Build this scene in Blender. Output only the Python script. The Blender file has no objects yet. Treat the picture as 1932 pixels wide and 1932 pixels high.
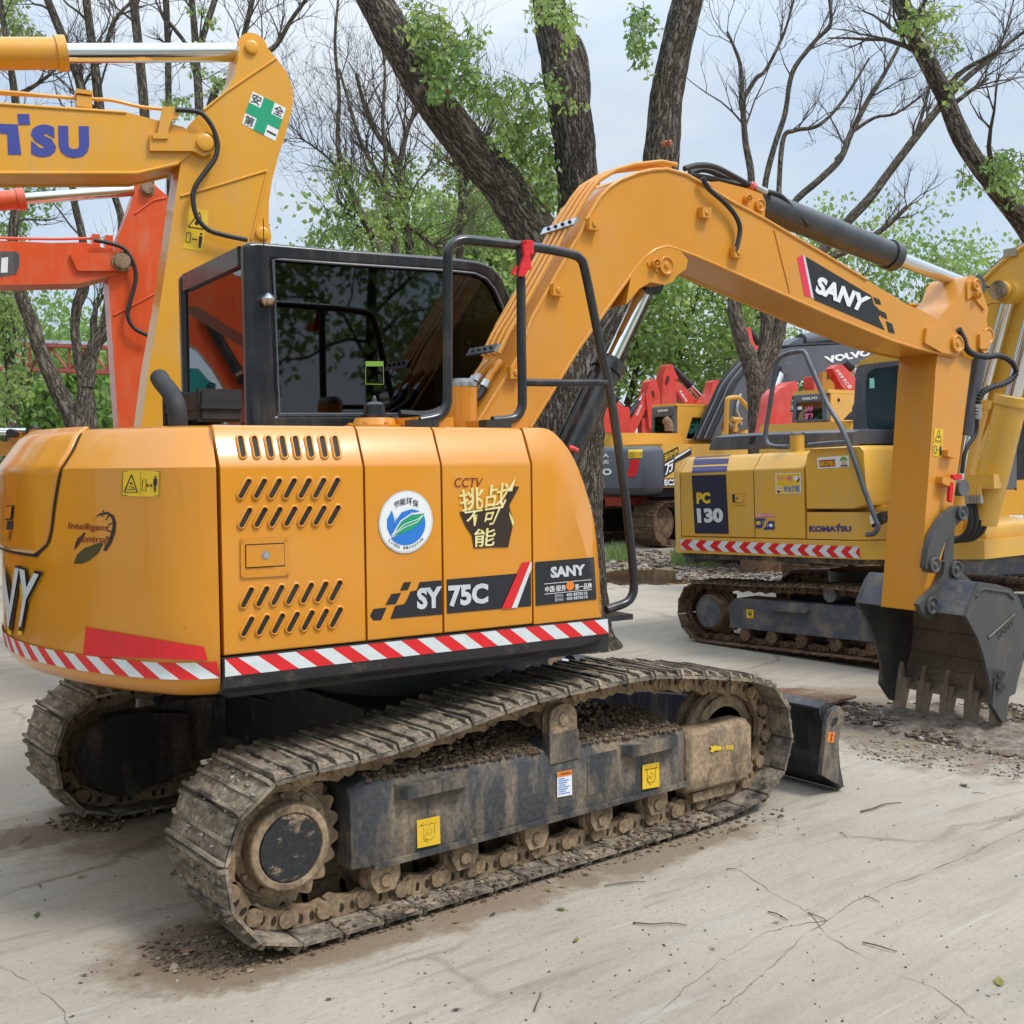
import bpy, bmesh, math, random
from math import sin, cos, pi, radians, hypot, atan2, sqrt
from mathutils import Vector, Matrix, noise
from mathutils.bvhtree import BVHTree
V = Vector
rnd = random.Random(7)
SC = bpy.context.scene
COL = SC.collection

# ---------------------------------------------------------------- camera
PIX = 1932.0                       # the photograph is measured on a 1932 px grid
FOC, PITCH, ROLL, YAW = 2119.0, -0.04257, -0.0109, 0.90545
CAM = V((-2.743, -4.321, 1.577))
_F = V((cos(YAW)*cos(PITCH), sin(YAW)*cos(PITCH), sin(PITCH)))
_R0 = V((sin(YAW), -cos(YAW), 0)); _U0 = _R0.cross(_F)
_R = _R0*cos(ROLL) + _U0*sin(ROLL); _U = _U0*cos(ROLL) - _R0*sin(ROLL)
cd = bpy.data.cameras.new('camera'); cam = bpy.data.objects.new('camera', cd); COL.objects.link(cam)
cd.sensor_width = 36; cd.lens = FOC/PIX*36; cd.clip_start = 0.05; cd.clip_end = 3000
cam.matrix_world = Matrix(((_R.x, _U.x, -_F.x, CAM.x), (_R.y, _U.y, -_F.y, CAM.y), (_R.z, _U.z, -_F.z, CAM.z), (0, 0, 0, 1)))
SC.camera = cam

# ---------------------------------------------------------------- sky, sun, exposure
SUN_EL, SUN_AZ = radians(56), radians(-64)     # azimuth measured from +X towards +Y
world = bpy.data.worlds.new('World'); SC.world = world; world.use_nodes = True
nt = world.node_tree; nt.nodes.clear()
def N(nt, t, **kw):
    n = nt.nodes.new(t)
    for k, v in kw.items():
        if k.startswith('i_'): n.inputs[int(k[2:])].default_value = v
        else: setattr(n, k, v)
    return n
sky = N(nt, 'ShaderNodeTexSky', sky_type='NISHITA', sun_disc=False, sun_elevation=SUN_EL, sun_rotation=pi/2-SUN_AZ, air_density=1.0, dust_density=1.5)
tc = N(nt, 'ShaderNodeTexCoord'); mp = N(nt, 'ShaderNodeMapping'); mp.inputs['Scale'].default_value = (1.2, 1.2, 3.5)
cn = N(nt, 'ShaderNodeTexNoise'); cn.inputs['Scale'].default_value = 2.6; cn.inputs['Detail'].default_value = 7; cn.inputs['Roughness'].default_value = .55
cr = N(nt, 'ShaderNodeValToRGB'); cr.color_ramp.elements[0].position = .36; cr.color_ramp.elements[1].position = .62
cr.color_ramp.elements[0].color = (.05, .05, .05, 1); cr.color_ramp.elements[1].color = (1, 1, 1, 1)
mx = N(nt, 'ShaderNodeMixRGB'); mx.inputs[2].default_value = (5.2, 5.75, 6.3, 1)
bg = N(nt, 'ShaderNodeBackground'); bg.inputs['Strength'].default_value = 0.10
wo = N(nt, 'ShaderNodeOutputWorld'); L = nt.links.new
L(tc.outputs['Generated'], mp.inputs[0]); L(mp.outputs[0], cn.inputs['Vector']); L(cn.outputs['Fac'], cr.inputs[0])
m0 = N(nt, 'ShaderNodeMixRGB'); m0.inputs[0].default_value = .72; m0.inputs[2].default_value = (4.5, 5.6, 6.9, 1); L(sky.outputs[0], m0.inputs[1])      # thin veil over the blue
L(cr.outputs[0], mx.inputs[0]); L(m0.outputs[0], mx.inputs[1]); sx_ = N(nt, 'ShaderNodeSeparateXYZ'); mr = N(nt, 'ShaderNodeMapRange'); L(tc.outputs['Generated'], sx_.inputs[0]); L(sx_.outputs[2], mr.inputs[0])
for i_, v_ in zip((1, 2, 3, 4), (.30, .85, 1., 2.4)): mr.inputs[i_].default_value = v_     # an overcast sky is brightest overhead
vm = N(nt, 'ShaderNodeVectorMath', operation='SCALE'); L(mx.outputs[0], vm.inputs[0]); L(mr.outputs[0], vm.inputs['Scale']); L(vm.outputs[0], bg.inputs[0]); L(bg.outputs[0], wo.inputs[0])
sd = bpy.data.lights.new('sun', 'SUN'); sd.energy = 1.8; sd.angle = radians(14); sd.color = (1, .955, .89)
sun = bpy.data.objects.new('sun', sd); COL.objects.link(sun)
sun.rotation_euler = V((-cos(SUN_EL)*cos(SUN_AZ), -cos(SUN_EL)*sin(SUN_AZ), -sin(SUN_EL))).to_track_quat('-Z', 'Y').to_euler()
SC.view_settings.view_transform = 'Standard'; SC.view_settings.look = 'None'
SC.view_settings.exposure = 0.50; SC.view_settings.gamma = 1

# ---------------------------------------------------------------- measuring helpers
_K = 0.34046
CROP = {0: (0, 0, 1), 1: (0, 657.8, _K), 2: (627.9, 657.8, _K), 3: (1274.2, 657.8, _K), 4: (0, 0, _K), 5: (627.9, 0, _K),
        6: (1274.2, 0, _K), 7: (0, 1255.7, _K), 8: (627.9, 1255.7, _K), 9: (1274.2, 1255.7, _K), 10: (1016.5, 598, .32498),
        15: (1692.9, 448.5, .3094), 16: (1106.2, 568.1, .1857), 17: (328.9, 448.5, .18571), 18: (1405.2, 598, .13928), 19: (0, 777.3, .1238), 20: (568.1, 269.1, .2476),
        11: (1584.6, 807.3, .3096), 12: (1255.7, 598, .21665), 13: (1106.2, 747.5, .13928), 14: (0, 538.2, .1857)}
def px(n, *a):
    """crop coordinates -> list of points on the 1932 grid"""
    x0, y0, s = CROP[n]
    return [(x0+s*x, y0+s*y) for x, y in a]
def ray(p): return _F + _R*((p[0]-966)/FOC) - _U*((p[1]-966)/FOC)
def at(p, depth): return CAM + ray(p)*depth          # world point at a distance along the view
def ground(p, z=0.0):
    r = ray(p); return CAM + r*((z-CAM.z)/r.z)
def proj(w):
    d = V(w)-CAM; z = d.dot(_F); return (966+FOC*d.dot(_R)/z, 966-FOC*d.dot(_U)/z)
class Frame:
    """a machine's own axes: x forward, y to its left, z up"""
    def __init__(s, o, yaw, tilt=0.):
        s.o = V(o); s.yaw = yaw; s.x = V((cos(yaw)*cos(tilt), sin(yaw)*cos(tilt), sin(tilt))); s.y = V((-sin(yaw), cos(yaw), 0)); s.z = s.x.cross(s.y)
    def P(s, x, y, z): return s.o + s.x*x + s.y*y + s.z*z
    def S(s, p, y):                                   # photo point -> world point on the plane y = const
        r = ray(p); return CAM + r*((y-(CAM-s.o).dot(s.y))/r.dot(s.y))
    def X(s, p, x):
        r = ray(p); return CAM + r*((x-(CAM-s.o).dot(s.x))/r.dot(s.x))
    def loc(s, w): d = V(w)-s.o; return V((d.dot(s.x), d.dot(s.y), d.dot(s.z)))
def catmull(pts, n=6, closed=False):
    pts = [V(p) for p in pts]; m = len(pts); out = []
    rng = range(m if closed else m-1)
    for i in rng:
        if closed: a, b, c, d = pts[i-1], pts[i], pts[(i+1) % m], pts[(i+2) % m]
        else: a, b, c, d = pts[max(i-1, 0)], pts[i], pts[i+1], pts[min(i+2, m-1)]
        for k in range(n):
            t = k/n
            out.append(.5*((2*b)+(c-a)*t+(2*a-5*b+4*c-d)*t*t+(3*b-a-3*c+d)*t**3))
    if not closed: out.append(pts[-1])
    return out

# ---------------------------------------------------------------- materials
MATS = {}
def mat(name, col, rough=.5, metal=0., coat=0., col2=None, nscale=6., npos=(.45, .7), ndet=6, bump=0., bscale=40., stretch=None, rough2=None, trans=0., emit=None, spec=.5):
    m = bpy.data.materials.new(name); m.use_nodes = True; t = m.node_tree; b = t.nodes['Principled BSDF']
    MATS[name] = m
    b.inputs['Base Color'].default_value = (*col, 1); b.inputs['Roughness'].default_value = rough; b.inputs['Metallic'].default_value = metal
    b.inputs['Coat Weight'].default_value = coat; b.inputs['Coat Roughness'].default_value = .07
    b.inputs['Specular IOR Level'].default_value = spec
    if trans: b.inputs['Transmission Weight'].default_value = trans
    L = t.links.new; vec = None
    if col2 or bump:
        tc = N(t, 'ShaderNodeTexCoord'); vec = tc.outputs['Object']
        if stretch:
            mp = N(t, 'ShaderNodeMapping'); mp.inputs['Scale'].default_value = stretch; L(vec, mp.inputs[0]); vec = mp.outputs[0]
    if col2:
        n = N(t, 'ShaderNodeTexNoise'); n.inputs['Scale'].default_value = nscale; n.inputs['Detail'].default_value = ndet; n.inputs['Roughness'].default_value = .65
        r = N(t, 'ShaderNodeValToRGB'); r.color_ramp.elements[0].position = npos[0]; r.color_ramp.elements[1].position = npos[1]
        x = N(t, 'ShaderNodeMixRGB'); x.inputs[1].default_value = (*col, 1); x.inputs[2].default_value = (*col2, 1)
        L(vec, n.inputs['Vector']); L(n.outputs['Fac'], r.inputs[0]); L(r.outputs[0], x.inputs[0]); L(x.outputs[0], b.inputs['Base Color'])
        if rough2 is not None:
            q = N(t, 'ShaderNodeMixRGB'); q.inputs[1].default_value = (rough,)*3+(1,); q.inputs[2].default_value = (rough2,)*3+(1,)
            L(r.outputs[0], q.inputs[0]); L(q.outputs[0], b.inputs['Roughness'])
    if bump:
        n2 = N(t, 'ShaderNodeTexNoise'); n2.inputs['Scale'].default_value = bscale; n2.inputs['Detail'].default_value = 5
        bp = N(t, 'ShaderNodeBump'); bp.inputs['Strength'].default_value = bump; bp.inputs['Distance'].default_value = .01
        L(vec, n2.inputs['Vector']); L(n2.outputs['Fac'], bp.inputs['Height']); L(bp.outputs[0], b.inputs['Normal'])
    if emit:
        b.inputs['Emission Color'].default_value = (*emit, 1); b.inputs['Emission Strength'].default_value = 1
    return m
def glass(name, tint, keep, rough=.02, ior0=1.5):
    m = bpy.data.materials.new(name); m.use_nodes = True; t = m.node_tree; t.nodes.clear(); MATS[name] = m
    tr = N(t, 'ShaderNodeBsdfTransparent'); tr.inputs[0].default_value = tuple(c*keep for c in tint)+(1,)
    gl = N(t, 'ShaderNodeBsdfGlossy'); gl.inputs['Roughness'].default_value = rough
    fr = N(t, 'ShaderNodeFresnel'); ge = N(t, 'ShaderNodeNewGeometry'); ior = N(t, 'ShaderNodeMapRange'); ior.inputs[3].default_value = ior0; ior.inputs[4].default_value = 1/ior0; t.links.new(ge.outputs['Backfacing'], ior.inputs[0]); t.links.new(ior.outputs[0], fr.inputs[0])
    mx = N(t, 'ShaderNodeMixShader'); o = N(t, 'ShaderNodeOutputMaterial'); L = t.links.new
    L(fr.outputs[0], mx.inputs[0]); L(tr.outputs[0], mx.inputs[1]); L(gl.outputs[0], mx.inputs[2]); L(mx.outputs[0], o.inputs[0])
    return m
def muddy(name, base, mud, cover=(.42, .58), scale=7., rough=.55, streak=1., grain=1.):
    """steel under a broken coat of dried mud; the pattern differs from object to object"""
    m = bpy.data.materials.new(name); m.use_nodes = True; t = m.node_tree; b = t.nodes['Principled BSDF']; L = t.links.new; MATS[name] = m
    tc = N(t, 'ShaderNodeTexCoord'); oi = N(t, 'ShaderNodeObjectInfo'); sc = N(t, 'ShaderNodeMath', operation='MULTIPLY'); sc.inputs[1].default_value = 37.; L(oi.outputs['Random'], sc.inputs[0])
    ad = N(t, 'ShaderNodeVectorMath', operation='ADD'); L(tc.outputs['Object'], ad.inputs[0]); L(sc.outputs[0], ad.inputs[1]); O = ad.outputs[0]
    mp = N(t, 'ShaderNodeMapping'); mp.inputs['Scale'].default_value = (1, 1, 1/streak); L(O, mp.inputs[0])
    def noise_(k, det, v, r=.62):
        n = N(t, 'ShaderNodeTexNoise'); n.inputs['Scale'].default_value = k; n.inputs['Detail'].default_value = det; n.inputs['Roughness'].default_value = r; L(v, n.inputs['Vector']); return n.outputs['Fac']
    def ramp_(f, p0, p1, c0, c1):
        r = N(t, 'ShaderNodeValToRGB'); r.color_ramp.elements[0].position = p0; r.color_ramp.elements[1].position = p1; r.color_ramp.elements[0].color = c0; r.color_ramp.elements[1].color = c1; L(f, r.inputs[0]); return r.outputs[0]
    K0, K1 = (0, 0, 0, 1), (1, 1, 1, 1)
    msk = ramp_(noise_(scale, 10, mp.outputs[0], .68), cover[0], cover[1], K0, K1)
    mv = ramp_(noise_(scale*.7, 6, O), .3, .7, tuple(c*.62 for c in mud)+(1,), tuple(min(c*1.22, 1) for c in mud)+(1,))
    x = N(t, 'ShaderNodeMixRGB'); x.inputs[1].default_value = (*base, 1); L(msk, x.inputs[0]); L(mv, x.inputs[2])
    g = ramp_(noise_(55, 5, O), .32, .70, (1-.38*grain, 1-.40*grain, 1-.42*grain, 1), (1+.2*grain,)*3+(1,))
    y = N(t, 'ShaderNodeMixRGB', blend_type='MULTIPLY'); y.inputs[0].default_value = 1; L(x.outputs[0], y.inputs[1]); L(g, y.inputs[2]); L(y.outputs[0], b.inputs['Base Color'])
    q = N(t, 'ShaderNodeMixRGB'); q.inputs[1].default_value = (rough,)*3+(1,); q.inputs[2].default_value = (.95,)*3+(1,); L(msk, q.inputs[0]); L(q.outputs[0], b.inputs['Roughness']); b.inputs['Specular IOR Level'].default_value = .35
    h = N(t, 'ShaderNodeMath', operation='ADD'); L(msk, h.inputs[0]); L(noise_(38, 7, O), h.inputs[1])
    bp = N(t, 'ShaderNodeBump'); bp.inputs['Strength'].default_value = .45*grain; bp.inputs['Distance'].default_value = .008; L(h.outputs[0], bp.inputs['Height']); L(bp.outputs[0], b.inputs['Normal'])
    return m
YEL = mat('amber paint', (.65, .250, .009), .34, coat=.5, col2=(.58, .222, .010), nscale=2.2, npos=(.45, .8), bump=.015, bscale=180)
YELB = mat('boom amber paint', (.66, .275, .025), .38, coat=.25, col2=(.58, .235, .022), nscale=1.7, npos=(.4, .8), bump=.03, bscale=120)
YELK = mat('golden yellow paint', (.74, .345, .022), .42, coat=.2, col2=(.66, .295, .022), nscale=1.5, npos=(.4, .8), bump=.03, bscale=90)
YELP = mat('mustard yellow paint', (.70, .385, .05), .45, coat=.15, col2=(.60, .32, .045), nscale=1.5, npos=(.5, .85), bump=.03, bscale=90)
YELV = mat('pale yellow paint', (.70, .37, .045), .45, coat=.15, col2=(.62, .32, .045), nscale=1.2, npos=(.5, .85))
ORG = mat('orange red paint', (.70, .085, .018), .42, coat=.25, col2=(.60, .075, .02), nscale=1.6, npos=(.45, .8), bump=.03, bscale=90)
REDK = mat('red paint', (.74, .07, .055), .45, coat=.2, col2=(.5, .05, .035), nscale=1.5)
TEAL = mat('teal paint', (.02, .30, .29), .45, coat=.2, col2=(.02, .24, .24))
BLK = mat('black paint', (.010, .012, .018), .34, coat=.15, col2=(.03, .03, .034), nscale=8, npos=(.5, .8))
BLKM = mat('matt black', (.012, .012, .014), .7, col2=(.03, .028, .026), nscale=9)
BLKS = mat('dusty black steel', (.02, .021, .024), .5, col2=(.10, .085, .068), nscale=14, npos=(.56, .74), bump=.25, bscale=120, rough2=.9)
GREY = mat('dark grey paint', (.085, .095, .12), .45, coat=.15, col2=(.06, .065, .08), nscale=3)
GREYV = mat('slate grey paint', (.085, .092, .11), .5, coat=.1, col2=(.065, .07, .085), nscale=2)
NAVY = mat('navy steel', (.060, .068, .09), .5, col2=(.21, .175, .135), nscale=7, npos=(.47, .72), bump=.2, bscale=60, rough2=.9)
def weather(m, dust=(.42, .33, .22), amt=.22, sc=5.):
    """rain streaks, faint dust and pin-prick chips over a paint"""
    t = m.node_tree; b = t.nodes['Principled BSDF']; L = t.links.new; src = b.inputs['Base Color'].links[0].from_socket
    tc = N(t, 'ShaderNodeTexCoord'); mp = N(t, 'ShaderNodeMapping'); mp.inputs['Scale'].default_value = (1, 1, .14); L(tc.outputs['Object'], mp.inputs[0])
    def lay(v, k, det, p0, p1, a, col, src):
        n = N(t, 'ShaderNodeTexNoise'); n.inputs['Scale'].default_value = k; n.inputs['Detail'].default_value = det; n.inputs['Roughness'].default_value = .65; L(v, n.inputs['Vector'])
        r = N(t, 'ShaderNodeValToRGB'); r.color_ramp.elements[0].position = p0; r.color_ramp.elements[1].position = p1; r.color_ramp.elements[1].color = (a, a, a, 1); L(n.outputs['Fac'], r.inputs[0])
        x = N(t, 'ShaderNodeMixRGB'); x.inputs[2].default_value = (*col, 1); L(r.outputs[0], x.inputs[0]); L(src, x.inputs[1]); return x.outputs[0], r.outputs[0]
    c, f = lay(mp.outputs[0], sc*4, 5, .50, .74, amt, dust, src); c, f1 = lay(tc.outputs['Object'], sc*.5, 8, .50, .72, amt*.8, dust, c); c, f2 = lay(tc.outputs['Object'], 55, 3, .71, .74, .55, (.10, .06, .03), c)
    L(c, b.inputs['Base Color']); r0 = b.inputs['Roughness'].default_value
    q = N(t, 'ShaderNodeMapRange'); q.inputs[3].default_value = r0*.82; q.inputs[4].default_value = min(r0*2.6, .9); L(f1, q.inputs[0]); L(q.outputs[0], b.inputs['Roughness'])
for m_, a_ in ((YEL, .09), (YELB, .15), (YELK, .26), (YELP, .30), (YELV, .30), (ORG, .22), (REDK, .2), (BLK, .12), (GREY, .2)): weather(m_, amt=a_)
CHR = mat('chrome rod', (.75, .76, .78), .12, metal=1.)
STL = mat('zinc steel', (.55, .56, .58), .32, metal=1., col2=(.4, .4, .4), nscale=20)
RUB = mat('rubber hose', (.018, .018, .02), .55, bump=.3, bscale=150)
WHT = mat('white vinyl', (.78, .79, .80), .45)
SIL = mat('silver vinyl', (.60, .62, .65), .35, col2=(.48, .50, .53), nscale=12)
RFW = mat('white reflective tape', (.66, .70, .72), .35, col2=(.58, .61, .62), nscale=30)
RFR = mat('red reflective tape', (.72, .015, .022), .35, col2=(.60, .02, .02), nscale=20)
VBL = mat('black vinyl', (.016, .017, .022), .4, col2=(.05, .05, .05), nscale=25, npos=(.62, .75))
VYE = mat('yellow vinyl', (.78, .50, .02), .45, col2=(.70, .44, .03), nscale=9)
VGR = mat('green vinyl', (.005, .33, .16), .45)
VBU = mat('blue vinyl', (.02, .18, .62), .45)
VNV = mat('navy vinyl', (.035, .045, .20), .45)
VGO = mat('gold vinyl', (.75, .62, .22), .4, col2=(.85, .8, .5), nscale=14)
VBR = mat('brown vinyl', (.035, .018, .012), .4)
VCR = mat('crimson vinyl', (.20, .01, .02), .4)
VPK = mat('pink vinyl', (.75, .16, .32), .5)
VOR = mat('orange vinyl', (.75, .2, .02), .5)
VLG = mat('lime vinyl', (.20, .38, .05), .5)
RIB = mat('red ribbon', (.65, .012, .02), .75, bump=.4, bscale=60)
GLD = glass('dark tinted glass', (.55, .75, .95), .30, ior0=1.75)
GLL = glass('darkest tinted glass', (.55, .75, .95), .10)
GLM = glass('reflective rear glass', (.6, .8, .9), .12, ior0=3.2)
GLR = glass('clear tinted glass', (.82, .93, .93), .82)
GLB = glass('green tinted glass', (.5, .85, .80), .35)
MUD = (.345, .285, .215)
SHOE = muddy('muddy track shoe', (.045, .040, .036), MUD, (.37, .58), 8)
SHOER = muddy('rusty muddy track', (.085, .046, .028), (.25, .165, .10), (.40, .62), 8)
CHAIN = muddy('muddy chain', (.10, .07, .048), (.34, .24, .15), (.30, .5), 12)
FRM = muddy('muddy black frame', (.055, .057, .062), (.32, .25, .175), (.45, .66), 6, .45, 3.)
FRMD = muddy('caked mud steel', (.06, .047, .035), (.37, .27, .175), (.30, .52), 8, .6, 1.8)
FRMK = muddy('dark muddy housing', (.018, .017, .016), (.16, .11, .068), (.52, .74), 4, .5, 4.)
HOLE_SHADE = mat('painted hole shade', (.035, .024, .015), .95)  # dark colour standing in for the shade inside the chain link holes
BKT = muddy('worn bucket steel', (.072, .073, .073), (.165, .14, .11), (.52, .74), 4, .40, 2., .45)
BKTI = muddy('bucket inside', (.17, .132, .10), (.36, .28, .205), (.36, .66), 3, .7, 2.5, .6)
RUST = muddy('rusty plate', (.19, .10, .06), (.36, .26, .18), (.4, .65), 4, .8)
SOIL = muddy('dry soil', (.14, .09, .052), (.28, .195, .12), (.35, .62), 14, .95)

# ---------------------------------------------------------------- mesh builder
class MB:
    def __init__(s): s.v = []; s.f = []; s.m = []; s.mats = []; s.att = {}
    def mi(s, m):
        if m not in s.mats: s.mats.append(m)
        return s.mats.index(m)
    def add(s, vs, fs, m):
        k = len(s.v); i = s.mi(m)
        s.v += [tuple(v) for v in vs]
        for f in fs: s.f.append(tuple(k+j for j in f)); s.m.append(i)
        return s
    def prism(s, pts, off, m, m2=None):
        pts = [V(p) for p in pts]; n = len(pts); off = V(off)
        nrm = V((0, 0, 0))
        for i in range(n): nrm += pts[i].cross(pts[(i+1) % n])
        if nrm.dot(off) > 0: pts = pts[::-1]
        s.add(pts, [tuple(range(n))], m); s.add([p+off for p in pts], [tuple(range(n))[::-1]], m2 or m)
        s.add(pts+[p+off for p in pts], [((i+1) % n, i, n+i, n+(i+1) % n) for i in range(n)], m2 or m)
        return s
    def box(s, fr, x0, x1, y0, y1, z0, z1, m):
        c = [fr.P(x0, y0, z0), fr.P(x1, y0, z0), fr.P(x1, y1, z0), fr.P(x0, y1, z0)]
        return s.prism(c, fr.z*(z1-z0), m)
    def xz(s, fr, poly, y0, y1, m, m2=None):           # poly of (x, z) pushed through y
        return s.prism([fr.P(x, y0, z) for x, z in poly], fr.y*(y1-y0), m, m2)
    def yz(s, fr, poly, x0, x1, m):
        return s.prism([fr.P(x0, y, z) for y, z in poly], fr.x*(x1-x0), m)
    def xy(s, fr, poly, z0, z1, m):
        return s.prism([fr.P(x, y, z0) for x, y in poly], fr.z*(z1-z0), m)
    def side(s, fr, pix, y0, y1, m, m2=None):          # outline measured on the near face, real thickness in y
        return s.prism([fr.S(p, y0) for p in pix], fr.y*(y1-y0), m, m2)
    def ring(s, outer, inner, off, m):
        n = len(outer); off = V(off); o = [V(p) for p in outer]; i_ = [V(p) for p in inner]
        vs = o+i_+[p+off for p in o]+[p+off for p in i_]; fs = []
        for k in range(n):
            j = (k+1) % n
            fs += [(k, j, n+j, n+k), (2*n+j, 2*n+k, 3*n+k, 3*n+j), (j, k, 2*n+k, 2*n+j), (n+k, n+j, 3*n+j, 3*n+k)]
        return s.add(vs, fs, m)
    def tube(s, path, r, m, n=8, cap=True, closed=False):
        path = [V(p) for p in path]; k = len(path)
        rs = r if isinstance(r, (list, tuple)) else [r]*k
        t0 = (path[1]-path[0]).normalized(); u = t0.orthogonal().normalized(); vs = []; fs = []
        for i, p in enumerate(path):
            a = path[i-1] if (i or closed) else path[0]; b = path[(i+1) % k] if (i < k-1 or closed) else path[-1]
            t = (b-a)
            if t.length < 1e-9: t = t0
            t.normalize(); u = (u-t*u.dot(t))
            if u.length < 1e-6: u = t.orthogonal()
            u.normalize(); w = t.cross(u)
            for j in range(n): a_ = 2*pi*j/n; vs.append(p+(u*cos(a_)+w*sin(a_))*rs[i])
        for i in range(k if closed else k-1):
            b0 = ((i+1) % k)*n
            for j in range(n): j2 = (j+1) % n; fs.append((i*n+j, i*n+j2, b0+j2, b0+j))
        if cap and not closed: fs += [tuple(range(n))[::-1], tuple(range((k-1)*n, k*n))]
        return s.add(vs, fs, m)
    def cyl(s, a, b, r, m, n=24, r2=None): return s.tube([a, b], [r, r if r2 is None else r2], m, n)
    def rev(s, o, ax, prof, m, n=32):                  # profile of (distance along axis, radius)
        o = V(o); ax = V(ax).normalized(); u = ax.orthogonal().normalized(); w = ax.cross(u); vs = []; fs = []
        for d, r in prof:
            for j in range(n): a = 2*pi*j/n; vs.append(o+ax*d+(u*cos(a)+w*sin(a))*r)
        for i in range(len(prof)-1):
            for j in range(n): j2 = (j+1) % n; fs.append((i*n+j, i*n+j2, (i+1)*n+j2, (i+1)*n+j))
        fs += [tuple(range(n))[::-1], tuple(range((len(prof)-1)*n, len(prof)*n))]
        return s.add(vs, fs, m)
    def loft(s, rings, m, cap=True, closed=True):
        n = len(rings[0]); vs = [p for r in rings for p in r]; fs = []
        for i in range(len(rings)-1):
            for j in range(n if closed else n-1): j2 = (j+1) % n; fs.append((i*n+j, i*n+j2, (i+1)*n+j2, (i+1)*n+j))
        if cap: fs += [tuple(range(n))[::-1], tuple(range((len(rings)-1)*n, len(rings)*n))]
        return s.add(vs, fs, m)
    def pieces(s, name, parent, **k):                    # every loose piece becomes a part of its own
        p = list(range(len(s.v)))
        def root(i):
            while p[i] != i: p[i] = p[p[i]]; i = p[i]
            return i
        for f in s.f:
            for j in f[1:]: p[root(j)] = root(f[0])
        grp = {}
        for f, m in zip(s.f, s.m): grp.setdefault(root(f[0]), []).append((f, m))
        out = []
        for fs in grp.values():
            b = MB(); b.mats = s.mats[:]; used = sorted({i for f, _ in fs for i in f}); mp = {j: i for i, j in enumerate(used)}
            b.v = [s.v[j] for j in used]; b.f = [tuple(mp[i] for i in f) for f, _ in fs]; b.m = [m for _, m in fs]; out.append(b.build(name, parent, **k))
        return out
    def bvh(s): return BVHTree.FromPolygons([V(v) for v in s.v], s.f)
    def build(s, name, parent=None, bevel=0., label=None, cat=None, group=None, kind=None, smooth=40, loc=None, seg=2, fixn=True):
        top = parent
        while top is not None and top.parent: top = top.parent
        o0 = top.location.copy() if top else V(loc or (0, 0, 0))
        me = bpy.data.meshes.new(name); me.from_pydata([V(v)-o0 for v in s.v], [], s.f)
        for m in s.mats: me.materials.append(m)
        if s.att:
            a = me.attributes.new('barkco', 'FLOAT_VECTOR', 'POINT')
            for i, c in s.att.items(): a.data[i].vector = c
        me.polygons.foreach_set('material_index', s.m)
        if fixn:
            bm = bmesh.new(); bm.from_mesh(me); bmesh.ops.recalc_face_normals(bm, faces=bm.faces); bm.to_mesh(me); bm.free()
        if smooth:
            me.polygons.foreach_set('use_smooth', [True]*len(me.polygons)); me.set_sharp_from_angle(angle=radians(smooth))
        me.update()
        o = bpy.data.objects.new(name, me); COL.objects.link(o)
        if parent: o.parent = parent
        else: o.location = o0
        if bevel:
            b = o.modifiers.new('bevel', 'BEVEL'); b.width = bevel; b.segments = seg; b.limit_method = 'ANGLE'; b.angle_limit = radians(40); b.harden_normals = True
        tag(o, label, cat, group, kind)
        return o
def tag(o, label=None, cat=None, group=None, kind=None):
    if label: o['label'] = label
    if cat: o['category'] = cat
    if group: o['group'] = group
    if kind: o['kind'] = kind
    return o
def thing(name, loc, label, cat, group=None):
    o = bpy.data.objects.new(name, None); COL.objects.link(o); o.location = V(loc); o.empty_display_size = .2
    return tag(o, label, cat, group)

# ---------------------------------------------------------------- decals and lettering
_txt = {}
def text2d(body, bold=0., res=3):
    k = (body, bold, res)
    if k not in _txt:
        cu = bpy.data.curves.new('lettering', 'FONT'); cu.body = body; cu.offset = bold; cu.resolution_u = res
        o = bpy.data.objects.new('lettering', cu); COL.objects.link(o); me = o.to_mesh()
        vs = [(v.co.x, v.co.y) for v in me.vertices]; fs = [tuple(p.vertices) for p in me.polygons]
        o.to_mesh_clear(); bpy.data.objects.remove(o); bpy.data.curves.remove(cu)
        x0 = min(v[0] for v in vs); x1 = max(v[0] for v in vs); y0 = min(v[1] for v in vs); y1 = max(v[1] for v in vs)
        _txt[k] = ([((x-x0)/(x1-x0), (y-y0)/max(y1-y0, 1e-6)) for x, y in vs], fs)
    return _txt[k]
def lerp2(q, u, v):                                     # q = top left, top right, bottom right, bottom left
    tl, tr, br, bl = q
    a = (bl[0]+(br[0]-bl[0])*u, bl[1]+(br[1]-bl[1])*u); b = (tl[0]+(tr[0]-tl[0])*u, tl[1]+(tr[1]-tl[1])*u)
    return (a[0]+(b[0]-a[0])*v, a[1]+(b[1]-a[1])*v)
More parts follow.
